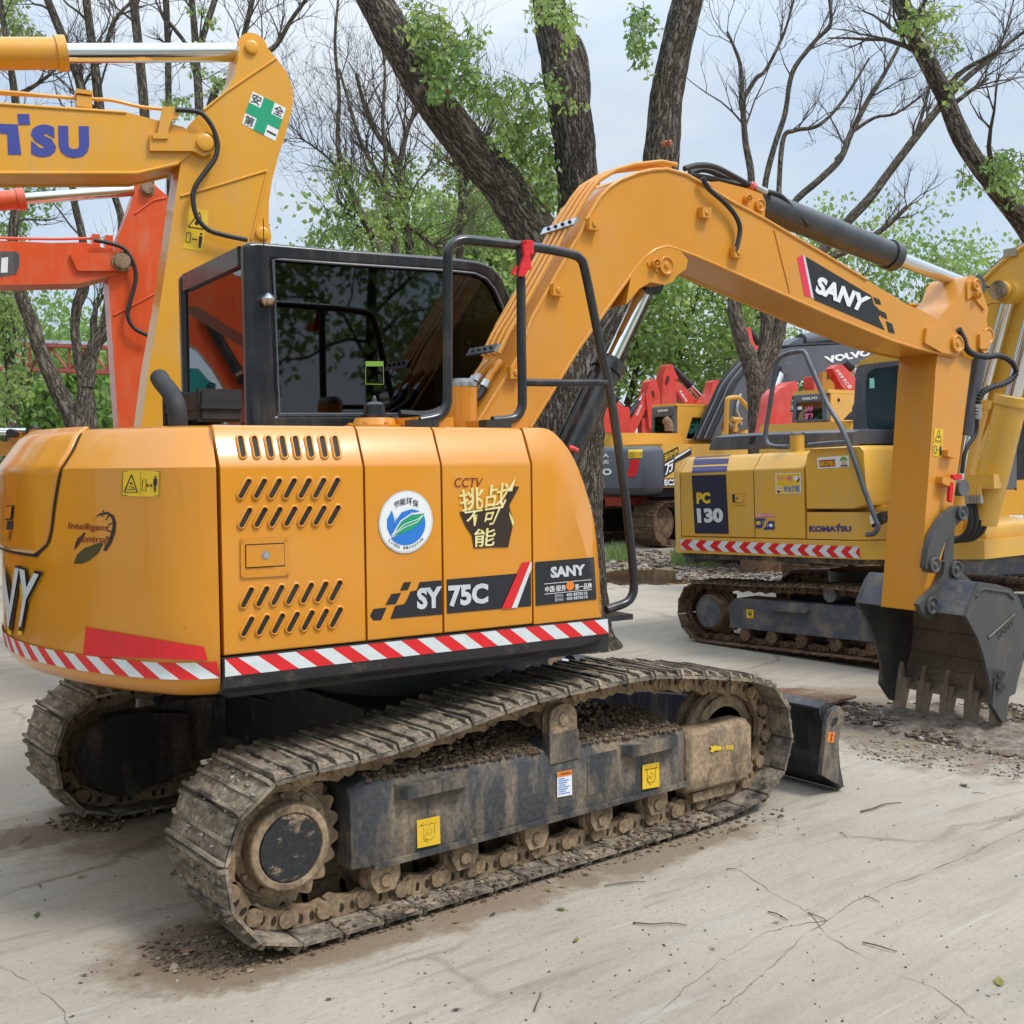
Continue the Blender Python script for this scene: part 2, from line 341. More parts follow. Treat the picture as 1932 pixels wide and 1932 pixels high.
class Decal:
    """a sticker or painted mark lying on a surface; surf turns a measured point into a surface point and normal"""
    def __init__(s, surf): s.b = MB(); s.surf = surf; s.lay = 0
    def pts(s, P, off):
        out = []
        for p in P:
            h = s.surf(p); out.append(None if h is None else h[0]+h[1]*off)
        return out
    def faces(s, P, F, m, off):
        w = s.pts(P, off); ok = [f for f in F if all(w[i] is not None for i in f)]
        s.b.add([p if p is not None else V((0, 0, -5)) for p in w], ok, m)
    def poly(s, P, m, off=.002): s.faces(P, [tuple(range(len(P)))], m, off); return s
    def quad(s, q, m, off=.002, nu=1, nv=1):
        P = [lerp2(q, i/nu, j/nv) for j in range(nv+1) for i in range(nu+1)]
        s.faces(P, [(j*(nu+1)+i, j*(nu+1)+i+1, (j+1)*(nu+1)+i+1, (j+1)*(nu+1)+i) for j in range(nv) for i in range(nu)], m, off); return s
    def text(s, body, q, m, off=.003, bold=0., res=3):
        vs, fs = text2d(body, bold, res); s.faces([lerp2(q, u, v) for u, v in vs], fs, m, off); return s
    def shape(s, q, uv, m, off=.003): return s.poly([lerp2(q, u, v) for u, v in uv], m, off)
    def disc(s, q, c, r, m, off=.003, n=28, ry=None): return s.shape(q, [(c[0]+r*cos(2*pi*i/n), c[1]+(ry or r)*sin(2*pi*i/n)) for i in range(n)], m, off)
    def line(s, q, uv, w, m, off=.003):                 # stroked polyline in uv
        for a, b in zip(uv, uv[1:]):
            dx, dy = b[0]-a[0], b[1]-a[1]; l = hypot(dx, dy) or 1; nx, ny = -dy/l*w/2, dx/l*w/2
            s.shape(q, [(a[0]+nx, a[1]+ny), (a[0]-nx, a[1]-ny), (b[0]-nx, b[1]-ny), (b[0]+nx, b[1]+ny)], m, off)
        return s
    def build(s, name, parent, **k):
        if not s.b.f: return None
        used = sorted({i for f in s.b.f for i in f}); mp = {j: i for i, j in enumerate(used)}
        s.b.v = [s.b.v[j] for j in used]; s.b.f = [tuple(mp[i] for i in f) for f in s.b.f]
        return s.b.build(name, parent, smooth=0, fixn=False, **k)
def on(*mbs):                                           # surface = the nearest hit on these meshes
    tr = [m.bvh() for m in mbs]
    def f(p):
        r = ray(p).normalized(); best = None
        for t in tr:
            h = t.ray_cast(CAM, r)
            if h[0] is not None and (best is None or h[3] < best[2]):
                n = h[1] if h[1].dot(r) < 0 else -h[1]; best = (h[0], n, h[3])
        return best
    return f
def onplane(o, n):
    o = V(o); n = V(n).normalized()
    def f(p):
        r = ray(p); d = r.dot(n); h = CAM+r*((o-CAM).dot(n)/d); return (h, n if d < 0 else -n)
    return f
def warn_sticker(d, q, pale=False):                     # crush hazard plate: triangle, machine, arrow, person
    d.quad(q, VYE, .002, 3, 2)
    for y in (.03, .97): d.line(q, [(.02, y), (.98, y)], .02, VBL)
    for x in (.015, .985): d.line(q, [(x, .03), (x, .97)], .012, VBL)
    d.line(q, [(.07, .16), (.42, .16), (.245, .84), (.07, .16)], .03, VBL); d.line(q, [(.14, .27), (.35, .27), (.30, .36), (.18, .38)], .03, VBL); d.disc(q, (.245, .5), .03, VBL, ry=.05)
    d.line(q, [(.49, .05), (.49, .95)], .008, VBL)
    d.line(q, [(.54, .22), (.54, .64), (.64, .64), (.64, .22), (.54, .22)], .018, VBL)
    d.line(q, [(.66, .43), (.80, .43)], .03, VBL); d.shape(q, [(.65, .43), (.695, .52), (.695, .34)], VBL); d.shape(q, [(.81, .43), (.765, .52), (.765, .34)], VBL)
    d.disc(q, (.88, .76), .025, VBL, ry=.045); d.shape(q, [(.83, .70), (.93, .70), (.93, .44), (.905, .44), (.905, .18), (.885, .18), (.88, .40), (.875, .18), (.855, .18), (.855, .44), (.83, .44)], VBL)
# ================================================================ track assembly
def track_path(bx, rs, ri, zc, top, bf=None, zf=None, zb=None):
    bf = bf or bx; zf = zf or zc
    """closed outline of the shoe surface in (x, z); sprocket at -bx, idler at +bx"""
    pts = []
    n = 40
    rb = (zc-zb-.006) if zb is not None else rs      # the slack chain hangs lower under the sprocket
    rr = lambda a: rs+(rb-rs)*max(0, -sin(a))**1.5
    pts += [(-bx+rr(a)*cos(a), zc+rr(a)*sin(a)) for a in [radians(270-180*i/n*.94) for i in range(n+1)]]
    pts += [(p.x, p.y) for p in catmull([V((x, z, 0)) for x, z in [pts[-1]]+top+[(bf+ri*cos(radians(80)), zf+ri*sin(radians(80)))]], 12)][1:-1]
    pts += [(bf+ri*cos(a), zf+ri*sin(a)) for a in [radians(80-170*i/n) for i in range(n+1)]]
    d = zc-rb; e = zf-ri
    if zb is not None:
        k_ = [(bf, e), (bf-.10, zb+(e-zb)*.45), (bf-.28, zb), (-bx+.34, zb), (-bx+.12, zb+(d-zb)*.5), (-bx, d)]
        for (xa, za), (xc, zc_) in zip(k_, k_[1:]): pts += [(xa+(xc-xa)*i/12, za+(zc_-za)*i/12) for i in range(1, 13)]
        return pts[:-1]
    pts += [(bf+(-bx-bf)*i/40, e+(d-e)*i/40) for i in range(1, 40)]
    return pts
def resample(pts, n):
    P = pts+[pts[0]]; ac = [0]
    for a, b in zip(P, P[1:]): ac.append(ac[-1]+hypot(b[0]-a[0], b[1]-a[1]))
    out = []; j = 0
    for i in range(n):
        d = ac[-1]*i/n
        while ac[j+1] < d: j += 1
        t = (d-ac[j])/(ac[j+1]-ac[j]); out.append((P[j][0]+(P[j+1][0]-P[j][0])*t, P[j][1]+(P[j+1][1]-P[j][1])*t))
    return out, ac[-1]
def shoe_mesh(name, w, pitch, m, k=1., grous=.024, fill=None, seed=0):
    b = MB(); f = Frame((0, 0, 0), 0); h = w/2; e = pitch/2; R = random.Random(seed)
    # plate with folded ends, then three grouser bars with chamfered, worn ends
    b.xz(f, [(-e*.97, -.004), (-e*.90, -.012*k), (e*.90, -.012*k), (e*.97, 0), (e*.9, .0), (-e*.9, .0)], -h, h, m)
    for x in (-e*.86, -.02*e, e*.84):
        t = .0065*k; g = grous if x < -.1*e else grous*.8; q = [f.P(x-t, -h, 0)]+[f.P(x-t, -h+.012+(w-.024)*i/8, g*R.uniform(.86, 1.04)) for i in range(9)]+[f.P(x-t, h, 0)]
        b.prism(q, f.x*2*t, m)
    if fill:                                            # mud packed between the bars
        for x0, x1 in ((-e*.80, -.06*e), (.02*e, e*.78)):
            nu, nv = 5, 22; hi = R.uniform(.05, .62); vs = []; off = R.uniform(0, 99)
            for j in range(nv+1):
                for i in range(nu+1):
                    y = -h+.004+(w-.008)*j/nv; n_ = noise.noise(V((i*.5, j*.42, off)))+.6*noise.noise(V((i*1.3, j*1.1, off)))
                    ed = min(1, j/2.5, (nv-j)/2.5); vs.append(f.P(x0+(x1-x0)*i/nu, y, max(.0006, grous*(hi+.42*n_)*(.25+.75*ed))))
            b.add(vs, [(j*(nu+1)+i, j*(nu+1)+i+1, (j+1)*(nu+1)+i+1, (j+1)*(nu+1)+i) for j in range(nv) for i in range(nu)], fill)
    o = b.build(name, None, bevel=.003, seg=1, smooth=50)
    me = o.data; bpy.data.objects.remove(o); return me
def make_track(root, fr, yc, w, bx, rs, ri, zc, top, pitch, mshoe, mchain, grous=.024, shoes=True, k=1., seed=0, bf=None, zf=None, zb=None, mfill=None):
    pts = track_path(bx, rs, ri, zc, top, bf, zf, zb); tot = resample(pts, 2)[1]; n = round(tot/pitch); P, tot = resample(pts, n); pitch = tot/n
    inset = .05*k; b = MB()
    lk = [(-.62*pitch, -.020), (-.58*pitch, -.062*k), (-.40*pitch, -.085*k), (-.15*pitch, -.075*k), (.2*pitch, -.085*k), (.36*pitch, -.095*k), (.52*pitch, -.085*k), (.56*pitch, -.05*k), (.5*pitch, -.015), (-.3*pitch, -.013)]
    mats_ = []
    for i in range(n):
        a = P[i]; c = P[(i+1) % n]; tx, tz = c[0]-a[0], c[1]-a[1]; l = hypot(tx, tz); tx /= l; tz /= l; nx, nz = -tz, tx
        mx_, mz_ = (a[0]+c[0])/2, (a[1]+c[1])/2
        # path runs clockwise seen from -y: outward normal
        if (nx*(mx_)+nz*(mz_-zc)) < 0: nx, nz = -nx, -nz
        mats_.append((mx_, mz_, tx, tz, nx, nz))
        q = lambda s, t: (mx_+tx*s+nx*t, mz_+tz*s+nz*t)
        for yo in (-.085*k, .085*k):
            b.xz(fr, [q(s, t) for s, t in lk], yc+yo-.016*k, yc+yo+.016*k, mchain)
            out = yc+yo+(.016*k if yo > 0 else -.016*k)*1.02
            sg = 1 if yo > 0 else -1
            for s_, r_, e_ in ((-.40, .030, .014), (.38, .027, .009)):
                x, z = q(s_*pitch, -.052*k); b.cyl(fr.P(x, out, z), fr.P(x, out+sg*e_*k, z), r_*k, mchain, 10)
            for s_ in (-.13, .14):
                ho = [q(s_*pitch+.0095*k*cos(pi*a_/5), -.042*k+.016*k*sin(pi*a_/5)) for a_ in range(10)]
                b.xz(fr, ho, out-.002*sg, out+.0012*sg, HOLE_SHADE)
    tr = b.build('crawler_track', root, smooth=30)
    if shoes:
        mes = [shoe_mesh('track_shoe', w, pitch, mshoe, k, grous, mfill, q) for q in range(5 if mfill else 1)]; me = mes[0]; first = None
        R = random.Random(seed)
        for (mx_, mz_, tx, tz, nx, nz) in mats_:
            X = fr.x*tx+fr.z*tz; Z = fr.x*nx+fr.z*nz; Y = Z.cross(X); p = fr.P(mx_, yc, mz_)-root.location
            if first is None: o = bpy.data.objects.new('track_shoe', me); first = o; bb = o.modifiers.new('bevel', 'BEVEL'); bb.width = .003; bb.segments = 1
            else: o = first.copy(); o.data = R.choice(mes)
            COL.objects.link(o); o.parent = tr
            o.matrix_basis = Matrix(((X.x, Y.x, Z.x, p.x), (X.y, Y.y, Z.y, p.y), (X.z, Y.z, Z.z, p.z), (0, 0, 0, 1)))
    else:
        b = MB()
        for (mx_, mz_, tx, tz, nx, nz) in mats_:
            q = lambda s, t: (mx_+tx*s+nx*t, mz_+tz*s+nz*t); e = pitch/2
            b.xz(fr, [q(-e*.97, -.012), q(e*.97, -.012), q(e*.97, 0), q(e*.9, grous), q(e*.78, grous), q(e*.76, 0), q(.08*e, 0), q(.06*e, grous*.8), q(-.06*e, grous*.8), q(-.08*e, 0), q(-e*.76, 0), q(-e*.78, grous), q(-e*.9, grous), q(-e*.97, 0)], yc-w/2, yc+w/2, mshoe)
        b.build('shoe_belt', tr, smooth=30)
    return tr
def sprocket(root, fr, x, z, yc, r, teeth, side, m, mhub, mcov, yout, rh, rc):
    b = MB(); n = teeth*8; prof = []
    for i in range(n):
        a = 2*pi*i/n; t = (i % 8)/8; rr = r*(1-.05*(1+cos(2*pi*t))-.02*(1 if t < .1 else 0)); prof.append((x+rr*cos(a), z+rr*sin(a)))
    b.xz(fr, prof, yc-.022, yc+.022, m)
    s = b.build('sprocket', root, bevel=.004, seg=1)
    b = MB(); ax = fr.y*side
    o = fr.P(x, yc, z); d = abs(yout-yc)
    b.rev(o, ax, [(0, r*.80), (d*.22, r*.80), (d*.24, r*.74), (d*.42, r*.73), (d*.47, rh*1.04), (d*.93, rh*1.02), (d*.98, rh*.97), (d*.98, rc*1.02), (d*.9, rc)], m)
    for i in range(12):
        a = 2*pi*i/12; b.cyl(fr.P(x+r*.67*cos(a), yc+side*d*.4, z+r*.67*sin(a)), fr.P(x+r*.67*cos(a), yc+side*(d*.42+.018), z+r*.67*sin(a)), .011, mhub, 8)
    b.build('final_drive', s, bevel=.004, seg=1)
    b = MB(); b.rev(fr.P(x, yout-side*.03, z), ax, [(0, rc*.985), (.022, rc*.985), (.027, rc*.96)], mcov, 40); b.build('hub_cover', s)
    return s

# ================================================================ the excavator in front
UF = Frame((0, 0, 0), -0.094)       # slewed upper body
TF = Frame((0, 0, 0), 0.)           # undercarriage
EX = thing('crawler_excavator', (0, 0, 0), 'amber small crawler excavator nearest the camera, black-windowed cab, muddy tracks, bucket resting on gravel', 'excavator', None)
TOPN = [(-.86, .600), (-.61, .622), (-.14, .690), (.12, .702), (.56, .703)]
COVER = muddy('scuffed black cover', (.030, .032, .036), (.33, .25, .17), (.55, .62), 11, .42, .6)
FILL = muddy('packed mud', (.15, .112, .078), (.335, .275, .205), (.34, .60), 14, .95, 1., 1.3)
for side in (-1, 1):
    yc = side*.875
    make_track(EX, TF, yc, .45, 1.09, .262, .28, .335, TOPN, .154, SHOE, CHAIN, seed=side, bf=1.13, zf=.332, zb=.024, mfill=FILL)
    sprocket(EX, TF, -1.09, .335, yc+side*.03, .238, 21, side, FRMD, FRMD, COVER, side*1.035, .140, .112)
    b = MB()                                                     # idler wheel
    b.rev(TF.P(1.12, yc-.05, .33), TF.y, [(0, .02), (.0, .225), (.02, .23), (.035, .21), (.065, .21), (.08, .23), (.1, .225), (.1, .02)], FRMD, 40)
    for r_ in (.19, .14): b.rev(TF.P(1.12, yc-.062, .33), TF.y, [(0, r_), (.124, r_)], FRMD, 32)
    b.build('idler_wheel', EX)
    for x in (-.72, -.38, -.04, .30, .62):
        b = MB(); b.rev(TF.P(x, yc-.10, .135), TF.y, [(0, .055), (.0, .07), (.03, .074), (.032, .058), (.168, .058), (.17, .074), (.2, .07), (.2, .055)], CHAIN, 20)
        for s2 in (-1, 1):
            b.xz(TF, [(x-.055, .215), (x-.06, .14), (x-.035, .095), (x+.035, .095), (x+.06, .14), (x+.055, .215)], yc+s2*.105, yc+s2*.135, FRMD)
            b.cyl(TF.P(x, yc+s2*.13, .135), TF.P(x, yc+s2*.145, .135), .025, CHAIN, 12)
        b.build('track_roller', EX, bevel=.004, seg=1)
    # side frame: box section with sloped shoulders, end chamfers, flange, step lugs
    b = MB(); ys = lambda a: yc+side*a
    sec = [(.155, .20), (.160, .235), (.160, .44), (.135, .475), (-.05, .505), (-.17, .47), (-.17, .20)]
    rings = []
    for x, zt, sh in ((-.86, .0, 0), (-.80, .03, 0), (.74, -.03, 0), (.78, -.045, 0)):
        rings.append([TF.P(x, ys(a*(1 if -.8 <= x <= .76 else .86)), (z+(zt if z > .3 else 0))) for a, z in sec])
    b.loft(rings, FRM)
    b.box(TF, -.79, .76, ys(.150) if side > 0 else ys(.172), ys(.172) if side > 0 else ys(.150), .195, .214, FRM)
    b.box(TF, -1.0, -.82, min(ys(-.12), ys(-.02)), max(ys(-.12), ys(-.02)), .24, .46, FRMD)
    fr_ = b.build('track_frame', EX, bevel=.006)
    for x0, x1 in ((-.70, -.38), (.38, .70)):
        zt = .482-(x0+.8)*.035
        b = MB(); b.xy(TF, [(x0, ys(.155)), (x0+.03, ys(.205)), (x1-.03, ys(.205)), (x1, ys(.155))], zt-.055, zt-.008, FRM); b.build('step_lug', fr_, bevel=.005)
    b = MB(); b.xz(TF, [(.20, .26), (.20, .42), (.36, .42), (.365, .30), (.31, .262)], ys(.15), ys(.1625), FRM); b.build('tensioner_cover', fr_, bevel=.003)
    if side > 0: b = MB(); b.side(TF, px(7, (455, 560), (470, 470), (520, 380), (620, 285), (760, 262), (1060, 265), (1060, 585), (900, 640), (760, 712), (680, 735), (590, 715), (520, 660), (470, 600)), .60, .70, FRMK); b.build('drive_housing', EX, bevel=.02)
    # idler guard
    b = MB()
    rg = []
    for a, i_ in ((.05, .0), (.145, .0), (.165, .018)):
        rg.append([TF.P(x, ys(a), z) for x, z in [(.775+i_, .15+i_), (.775+i_, .40-i_), (.80+i_, .425-i_), (1.17-i_, .425-i_), (1.205-i_, .39-i_), (1.205-i_, .17+i_), (1.17-i_, .14+i_)]])
    b.loft(rg, FRMD); b.xz(TF, [(.84, .10), (.83, .14), (1.12, .14), (1.10, .095)], ys(.03), ys(.135), FRMD)
    g = b.build('idler_guard', EX, bevel=.012)
    if side < 0:
        d = Decal(onplane(TF.P(0, ys(.168), 0), TF.y)); q = px(9, (190, 440), (322, 428), (322, 475), (190, 485))
        d.shape(q, [(0, .2), (.12, .05), (.2, .3), (.42, .25), (.5, .5), (.42, .8), (.3, .75), (.22, .95), (.1, .8), (0, .95), (.06, .55)], VYE)
        for u in (.55, .66, .72, .78, .84): d.shape(q, [(u, .25), (u+.035, .25), (u+.035, .75), (u, .75)], VYE)
        d.shape(q, [(.9, .1), (1, .5), (.9, .9)], VYE); d.build('direction_arrow', g)
    # carrier roller on its bracket
    b = MB(); x0 = .06
    b.rev(TF.P(x0+.02, yc-.085, .585), TF.y, [(0, .052), (.0, .062), (.03, .066), (.034, .05), (.13, .05), (.134, .066), (.165, .062), (.165, .05)], FRMD, 24)
    cr_ = b.build('carrier_roller', EX)
    b = MB()
    rp = [(x0-.05, .43), (x0-.05, .585)]+[(x0+.02+.07*cos(a), .59+.055*sin(a)) for a in [radians(180-18*i) for i in range(11)]]+[(x0+.09, .43)]
    b.xz(TF, rp, ys(.115), ys(.158), FRMD); b.box(TF, x0-.055, x0+.095, min(ys(.12), ys(.165)), max(ys(.12), ys(.165)), .42, .535, FRM); b.cyl(TF.P(x0+.02, ys(.158), .585), TF.P(x0+.02, ys(.166), .585), .026, FRMD, 16)
    b.build('bracket', cr_, bevel=.004)
# stickers on the near frame
fsurf = onplane(TF.P(0, -.875-.162, 0), TF.y)
for q in (px(8, (463, 858), (590, 830), (594, 985), (466, 1012)), px(8, (1713, 551), (1806, 533), (1808, 670), (1713, 686))):
    d = Decal(fsurf); d.quad(q, VYE, .003)
    d.line(q, [(.12, .78), (.92, .78)], .03, VBL)
    for u in (.2, .4, .6, .8): d.line(q, [(u, .78), (u+.08, .9)], .025, VBL)
    d.line(q, [(.28, .78), (.28, .40), (.36, .26), (.55, .2), (.72, .28), (.76, .40), (.76, .78)], .03, VBL)
    c = [(.52+.12*cos(a), .5+.11*sin(a)) for a in [2*pi*i/14 for i in range(15)]]; d.line(q, c, .025, VBL); d.line(q, [(.52, .5), (.24, .36), (.3, .24), (.5, .12)], .025, VBL)
    d.build('tie_down_sticker', EX)
d = Decal(fsurf); q = px(8, (1240, 592), (1322, 575), (1324, 715), (1241, 730)); d.quad(q, WHT, .003); d.shape(q, [(.0, .80), (1, .80), (1, 1), (0, 1)], VOR, .0045)
d.text('WARNING', [lerp2(q, a, c) for a, c in ((.2, .95), (.9, .95), (.9, .86), (.2, .86))], VBL, .006, res=1)
for i in range(8):
    v = .72-i*.085; d.line(q, [(.08, v), (.5+.4*((i*37) % 10)/10, v)], .03, VBU, .0045)
d.build('warning_sticker', EX)
# centre frame, swing bearing, upper deck
b = MB(); b.xy(TF, [(-.45, -.72), (-.2, -.45), (.2, -.45), (.45, -.72), (.55, -.72), (.45, 0), (.55, .72), (.45, .72), (.2, .45), (-.2, .45), (-.45, .72), (-.55, .72), (-.48, 0), (-.55, -.72)], .30, .52, BLKS)
b.xy(TF, [(-.5, -.5), (.5, -.5), (.5, .5), (-.5, .5)], .5, .62, BLKS); b.build('centre_frame', EX, bevel=.01)
b = MB(); b.rev(TF.P(0, 0, .60), TF.z, [(0, .46), (.12, .46), (.12, .50), (.24, .50)], BLKS, 48); b.build('swing_bearing', EX)
b = MB(); b.box(UF, -1.15, .40, -1.02, 1.0, .83, .955, BLKM); b.box(UF, .40, .60, -.45, 1.0, .86, .955, BLKM); b.box(UF, -1.16, .0, -1.02, -.55, .955, 1.55, BLKM); b.box(UF, .0, .30, -1.0, -.55, .955, 1.15, BLKM); b.box(UF, -1.16, -.72, -.60, .98, .955, 1.62, BLKM)
b.box(UF, -.8, 1.0, .02, .98, .955, 1.72, BLKM)
b.build('upper_frame', EX)

# ---- counterweight
CR, CF = 1.65, .28
_cx, _cy = None, -1.05+CF
_cx = -sqrt((CR-CF)**2-_cy**2)
def cw_outline():
    half = []; x0 = -1.183; a0 = atan2(-sqrt(CF**2-(x0-_cx)**2), x0-_cx)
    a1 = atan2(_cy, _cx)
    if a0 > 0: a0 -= 2*pi
    if a1 > 0: a1 -= 2*pi
    for i in range(14): a = a0+(a1-a0)*i/13; half.append(((_cx+CF*cos(a), _cy+CF*sin(a)), (cos(a), sin(a))))
    for i in range(1, 41): a = a1+(-pi-a1)*i/40; half.append(((CR*cos(a), CR*sin(a)), (cos(a), sin(a))))
    return half+[((p[0], -p[1]), (n[0], -n[1])) for p, n in half[-2::-1]]
CWO = cw_outline()
CWR = [(.832, .13), (.838, .07), (.856, .03), (.885, .008), (.92, 0), (1.10, 0), (1.25, 0), (1.45, 0), (1.578, 0), (1.690, .080), (1.707, .097), (1.714, .13)]
def cw_pt(i, z, off=0.):
    for (z0, d0), (z1, d1) in zip(CWR, CWR[1:]):
        if z <= z1: break
    d = d0+(d1-d0)*(z-z0)/(z1-z0); j = min(int(i), len(CWO)-2); t = i-j
    p = [CWO[j][0][k]*(1-t)+CWO[j+1][0][k]*t for k in (0, 1)]; n = [CWO[j][1][k]*(1-t)+CWO[j+1][1][k]*t for k in (0, 1)]
    return UF.P(p[0]-n[0]*(d-off), p[1]-n[1]*(d-off), z+(off if z > 1.7 else 0))
cwb = MB(); cwb.loft([[cw_pt(i, z) for i in range(len(CWO))] for z, _ in CWR], YEL)
cw = cwb.build('counterweight', EX, smooth=32)
cws = on(cwb)
# rear engine door: a proud panel with its dark gap
edge = px(1, (470, 448), (400, 560), (345, 650), (320, 750), (300, 860), (284, 1000), (268, 1080), (240, 1140))
cum = []
for p in edge:
    h = cws(p) or cws((p[0]-3, p[1]+4))
    if h is None: continue
    l = UF.loc(h[0]); bi = min(range(len(CWO)), key=lambda i: (CWO[i][0][0]-l.x)**2+(CWO[i][0][1]-l.y)**2); cum.append((l.z, bi+.0))
cum.sort(); zs = [c[0] for c in cum]
def edge_i(z):
    if z <= zs[0]: return cum[0][1]
    for (z0, i0), (z1, i1) in zip(cum, cum[1:]):
        if z <= z1: return i0+(i1-i0)*(z-z0)/max(z1-z0, 1e-6)
    return cum[-1][1]
def door_patch(z0, z1, grow, off, m):
    b = MB(); zz = [z0+(z1-z0)*i/22 for i in range(23)]; rows = []
    for k, z in enumerate(zz):
        i0 = edge_i(min(max(z, zs[0]+.0), zs[-1]))-grow
        if k < 3: i0 += (3-k)*(3-k)*.22
        i1 = len(CWO)-1-i0; rows.append([cw_pt(i0+(i1-i0)*j/40, z, off) for j in range(41)])
    vs = [p for r in rows for p in r]; fs = [(r*41+j, r*41+j+1, (r+1)*41+j+1, (r+1)*41+j) for r in range(22) for j in range(40)]
    b.add(vs, fs, m); return b
zlo = zs[0]
door_patch(zlo-.012, 1.7, .55, .003, BLKM).build('door_gap', cw)
db = door_patch(zlo, 1.7135, 0, .010, YEL); rd = db.build('rear_door', cw)
rd.modifiers.new('s', 'SOLIDIFY').thickness = .01
d = Decal(on(db)); q = px(1, (35, 870), (82, 868), (70, 1058), (22, 1058)); d.shape(q, [(0, .58), (.9, .58), (1, 1), (.1, 1)], BLKM, .003); d.shape(q, [(.1, .62), (.85, .62), (.92, .97), (.2, .97)], YEL, .008); d.shape(q, [(.3, .3), (.95, .3), (1, .55), (.35, .55)], BLKM, .003); d.shape(q, [(0, .02), (.8, .02), (.9, .28), (.1, .28)], YEL, .009); d.build('door_latch', rd)
# hazard tape on the counterweight: world spaced along the outline
acc = [0]
for a, c in zip(CWO, CWO[1:]): acc.append(acc[-1]+hypot(c[0][0]-a[0][0], c[0][1]-a[0][1]))
def cw_s(s, z, off):
    s = min(max(s, 0), acc[-1]-1e-4); j = 0
    while acc[j+1] < s: j += 1
    return cw_pt(j+(s-acc[j])/(acc[j+1]-acc[j]), z, off)
b = MB(); per = .128; z0, z1 = .903, .957; k = -1; s_end = 2.2
while k*per/2 < s_end:
    m = (RFW, RFR)[k % 2]; vs = []
    for i in range(7):
        t = i/6
        for z, sh in ((z0, -.075), (z1, 0)):
            s = (k+t)*per/2+sh+.075; vs.append(cw_s(min(max(s, .003), s_end), z, .006))
    b.add(vs, [(2*i, 2*i+2, 2*i+3, 2*i+1) for i in range(6)], m); k += 1
b.build('hazard_tape', cw, smooth=0, fixn=False)
d = Decal(cws)
d.faces(*(lambda g: ([lerp2(g, i/12, j/3) for j in range(4) for i in range(13)], [(j*13+i, j*13+i+1, (j+1)*13+i+1, (j+1)*13+i) for j in range(3) for i in range(12)]))(px(1, (480, 1542), (1130, 1652), (1152, 1727), (465, 1703))), RFR, .004)
d.build('red_reflector', cw)
d = Decal(cws); warn_sticker(d, px(1, (682, 674), (890, 677), (885, 820), (676, 818))); d.build('hazard_sticker', cw)
d = Decal(cws)
d.text('Intelligent', px(1, (385, 962), (608, 975), (604, 1022), (380, 1008)), VCR, .003, .008); d.text('control', px(1, (432, 1030), (598, 1040), (592, 1075), (428, 1072)), VCR, .003, .008)
d.poly(px(1, (525, 935), (560, 910), (600, 905), (632, 925), (645, 965), (640, 1020), (620, 1075), (590, 1122), (572, 1118), (600, 1070), (620, 1015), (628, 965), (618, 935), (595, 918), (560, 922)), VBL)
d.poly(px(1, (410, 1190), (430, 1140), (470, 1105), (560, 1072), (572, 1085), (545, 1135), (495, 1175), (450, 1192)), mat('dark olive vinyl', (.05, .045, .012), .4))
d.poly(px(1, (412, 1118), (422, 1070), (470, 1015), (475, 1025), (440, 1085)), VBL)
for i in range(6):
    for j in range(3):
        a = radians(75-28*i); d.poly([(cx+2.0*cos(t), cy+2.0*sin(t)) for t in (0, 1.57, 3.14, 4.71) for cx, cy in [px(1, (555+(52+j*11)*cos(a), 1000-(75+j*14)*sin(a)))[0]]], VBL)
d.build('slogan_sticker', cw)
d = Decal(cws)      # raised lettering on the rear
for ch, qo, qi in (('N', ((14, 1188), (134, 1206), (76, 1566), (10, 1520)), ((18, 1196), (122, 1216), (66, 1538), (13, 1500))), ('Y', ((112, 1206), (250, 1238), (165, 1566), (84, 1560)), ((124, 1218), (232, 1250), (158, 1542), (96, 1536)))):
    d.text(ch, [(x-3, y+8) for x, y in px(1, *qo)], VYE, .004, .09); d.text(ch, px(1, *qo), VBL, .007, .085); d.text(ch, px(1, *qi), SIL, .011, .03)
d.build('maker_lettering', cw)

# ---- right-hand body: doors, front panel, skirt
def sx(c, a, y=-1.05): return UF.loc(UF.S(px(c, a)[0], y)).x
X1, X2, X3 = sx(2, (178, 1000)), sx(2, (606, 1000)), sx(2, (1104, 1000))
SEC = [(-.46, .972), (-1.05, .972), (-1.05, 1.570), (-1.045, 1.585), (-.992, 1.700), (-.975, 1.714), (-.46, 1.714)]
G = .0045
doors = []
for nm, a, c in (('engine_door', -1.175, X1), ('side_door', X1, X2), ('side_door', X2, X3)):
    b = MB(); b.yz(UF, SEC, a+G, c-G, YEL); doors.append((b, b.build(nm, EX, bevel=.007)))
b = MB()
A = [(1113, 1512), (1098, 640), (1180, 640), (1240, 690), (1305, 830), (1362, 990), (1422, 1200), (1484, 1470)]
B = [(1113, 1512), (1052, 435), (1185, 445), (1268, 510), (1340, 620), (1400, 780), (1455, 1010), (1491, 1468)]
def curve(P, y):
    q = [UF.loc(UF.S(p, y)) for p in px(2, *P)]; x0 = X3+G
    q[0] = V((x0, 0, .972)); q[1] = V((x0, 0, 1.578 if y < -1.02 else 1.714)); q[-1].z = .972
    return [(v.x, v.z) for v in [q[0]]+catmull(q[1:], 5)]
ca, cb = curve(A, -1.05), curve(B, -.985)
mid = [(x*.35+X*.65, z*.35+Z*.65) for (x, z), (X, Z) in zip(ca, cb)]
b.loft([[UF.P(x, y, z) for x, z in c] for c, y in ((ca, -1.05), (mid, -1.012), (cb, -.985), (cb, -.46))], YEL)
doors.append((b, b.build('front_panel', EX, smooth=24)))
dsurf = on(*[q[0] for q in doors])
b = MB(); rings = []
x_end = UF.loc(UF.S(px(2, (1532, 1500))[0], -1.065)).x
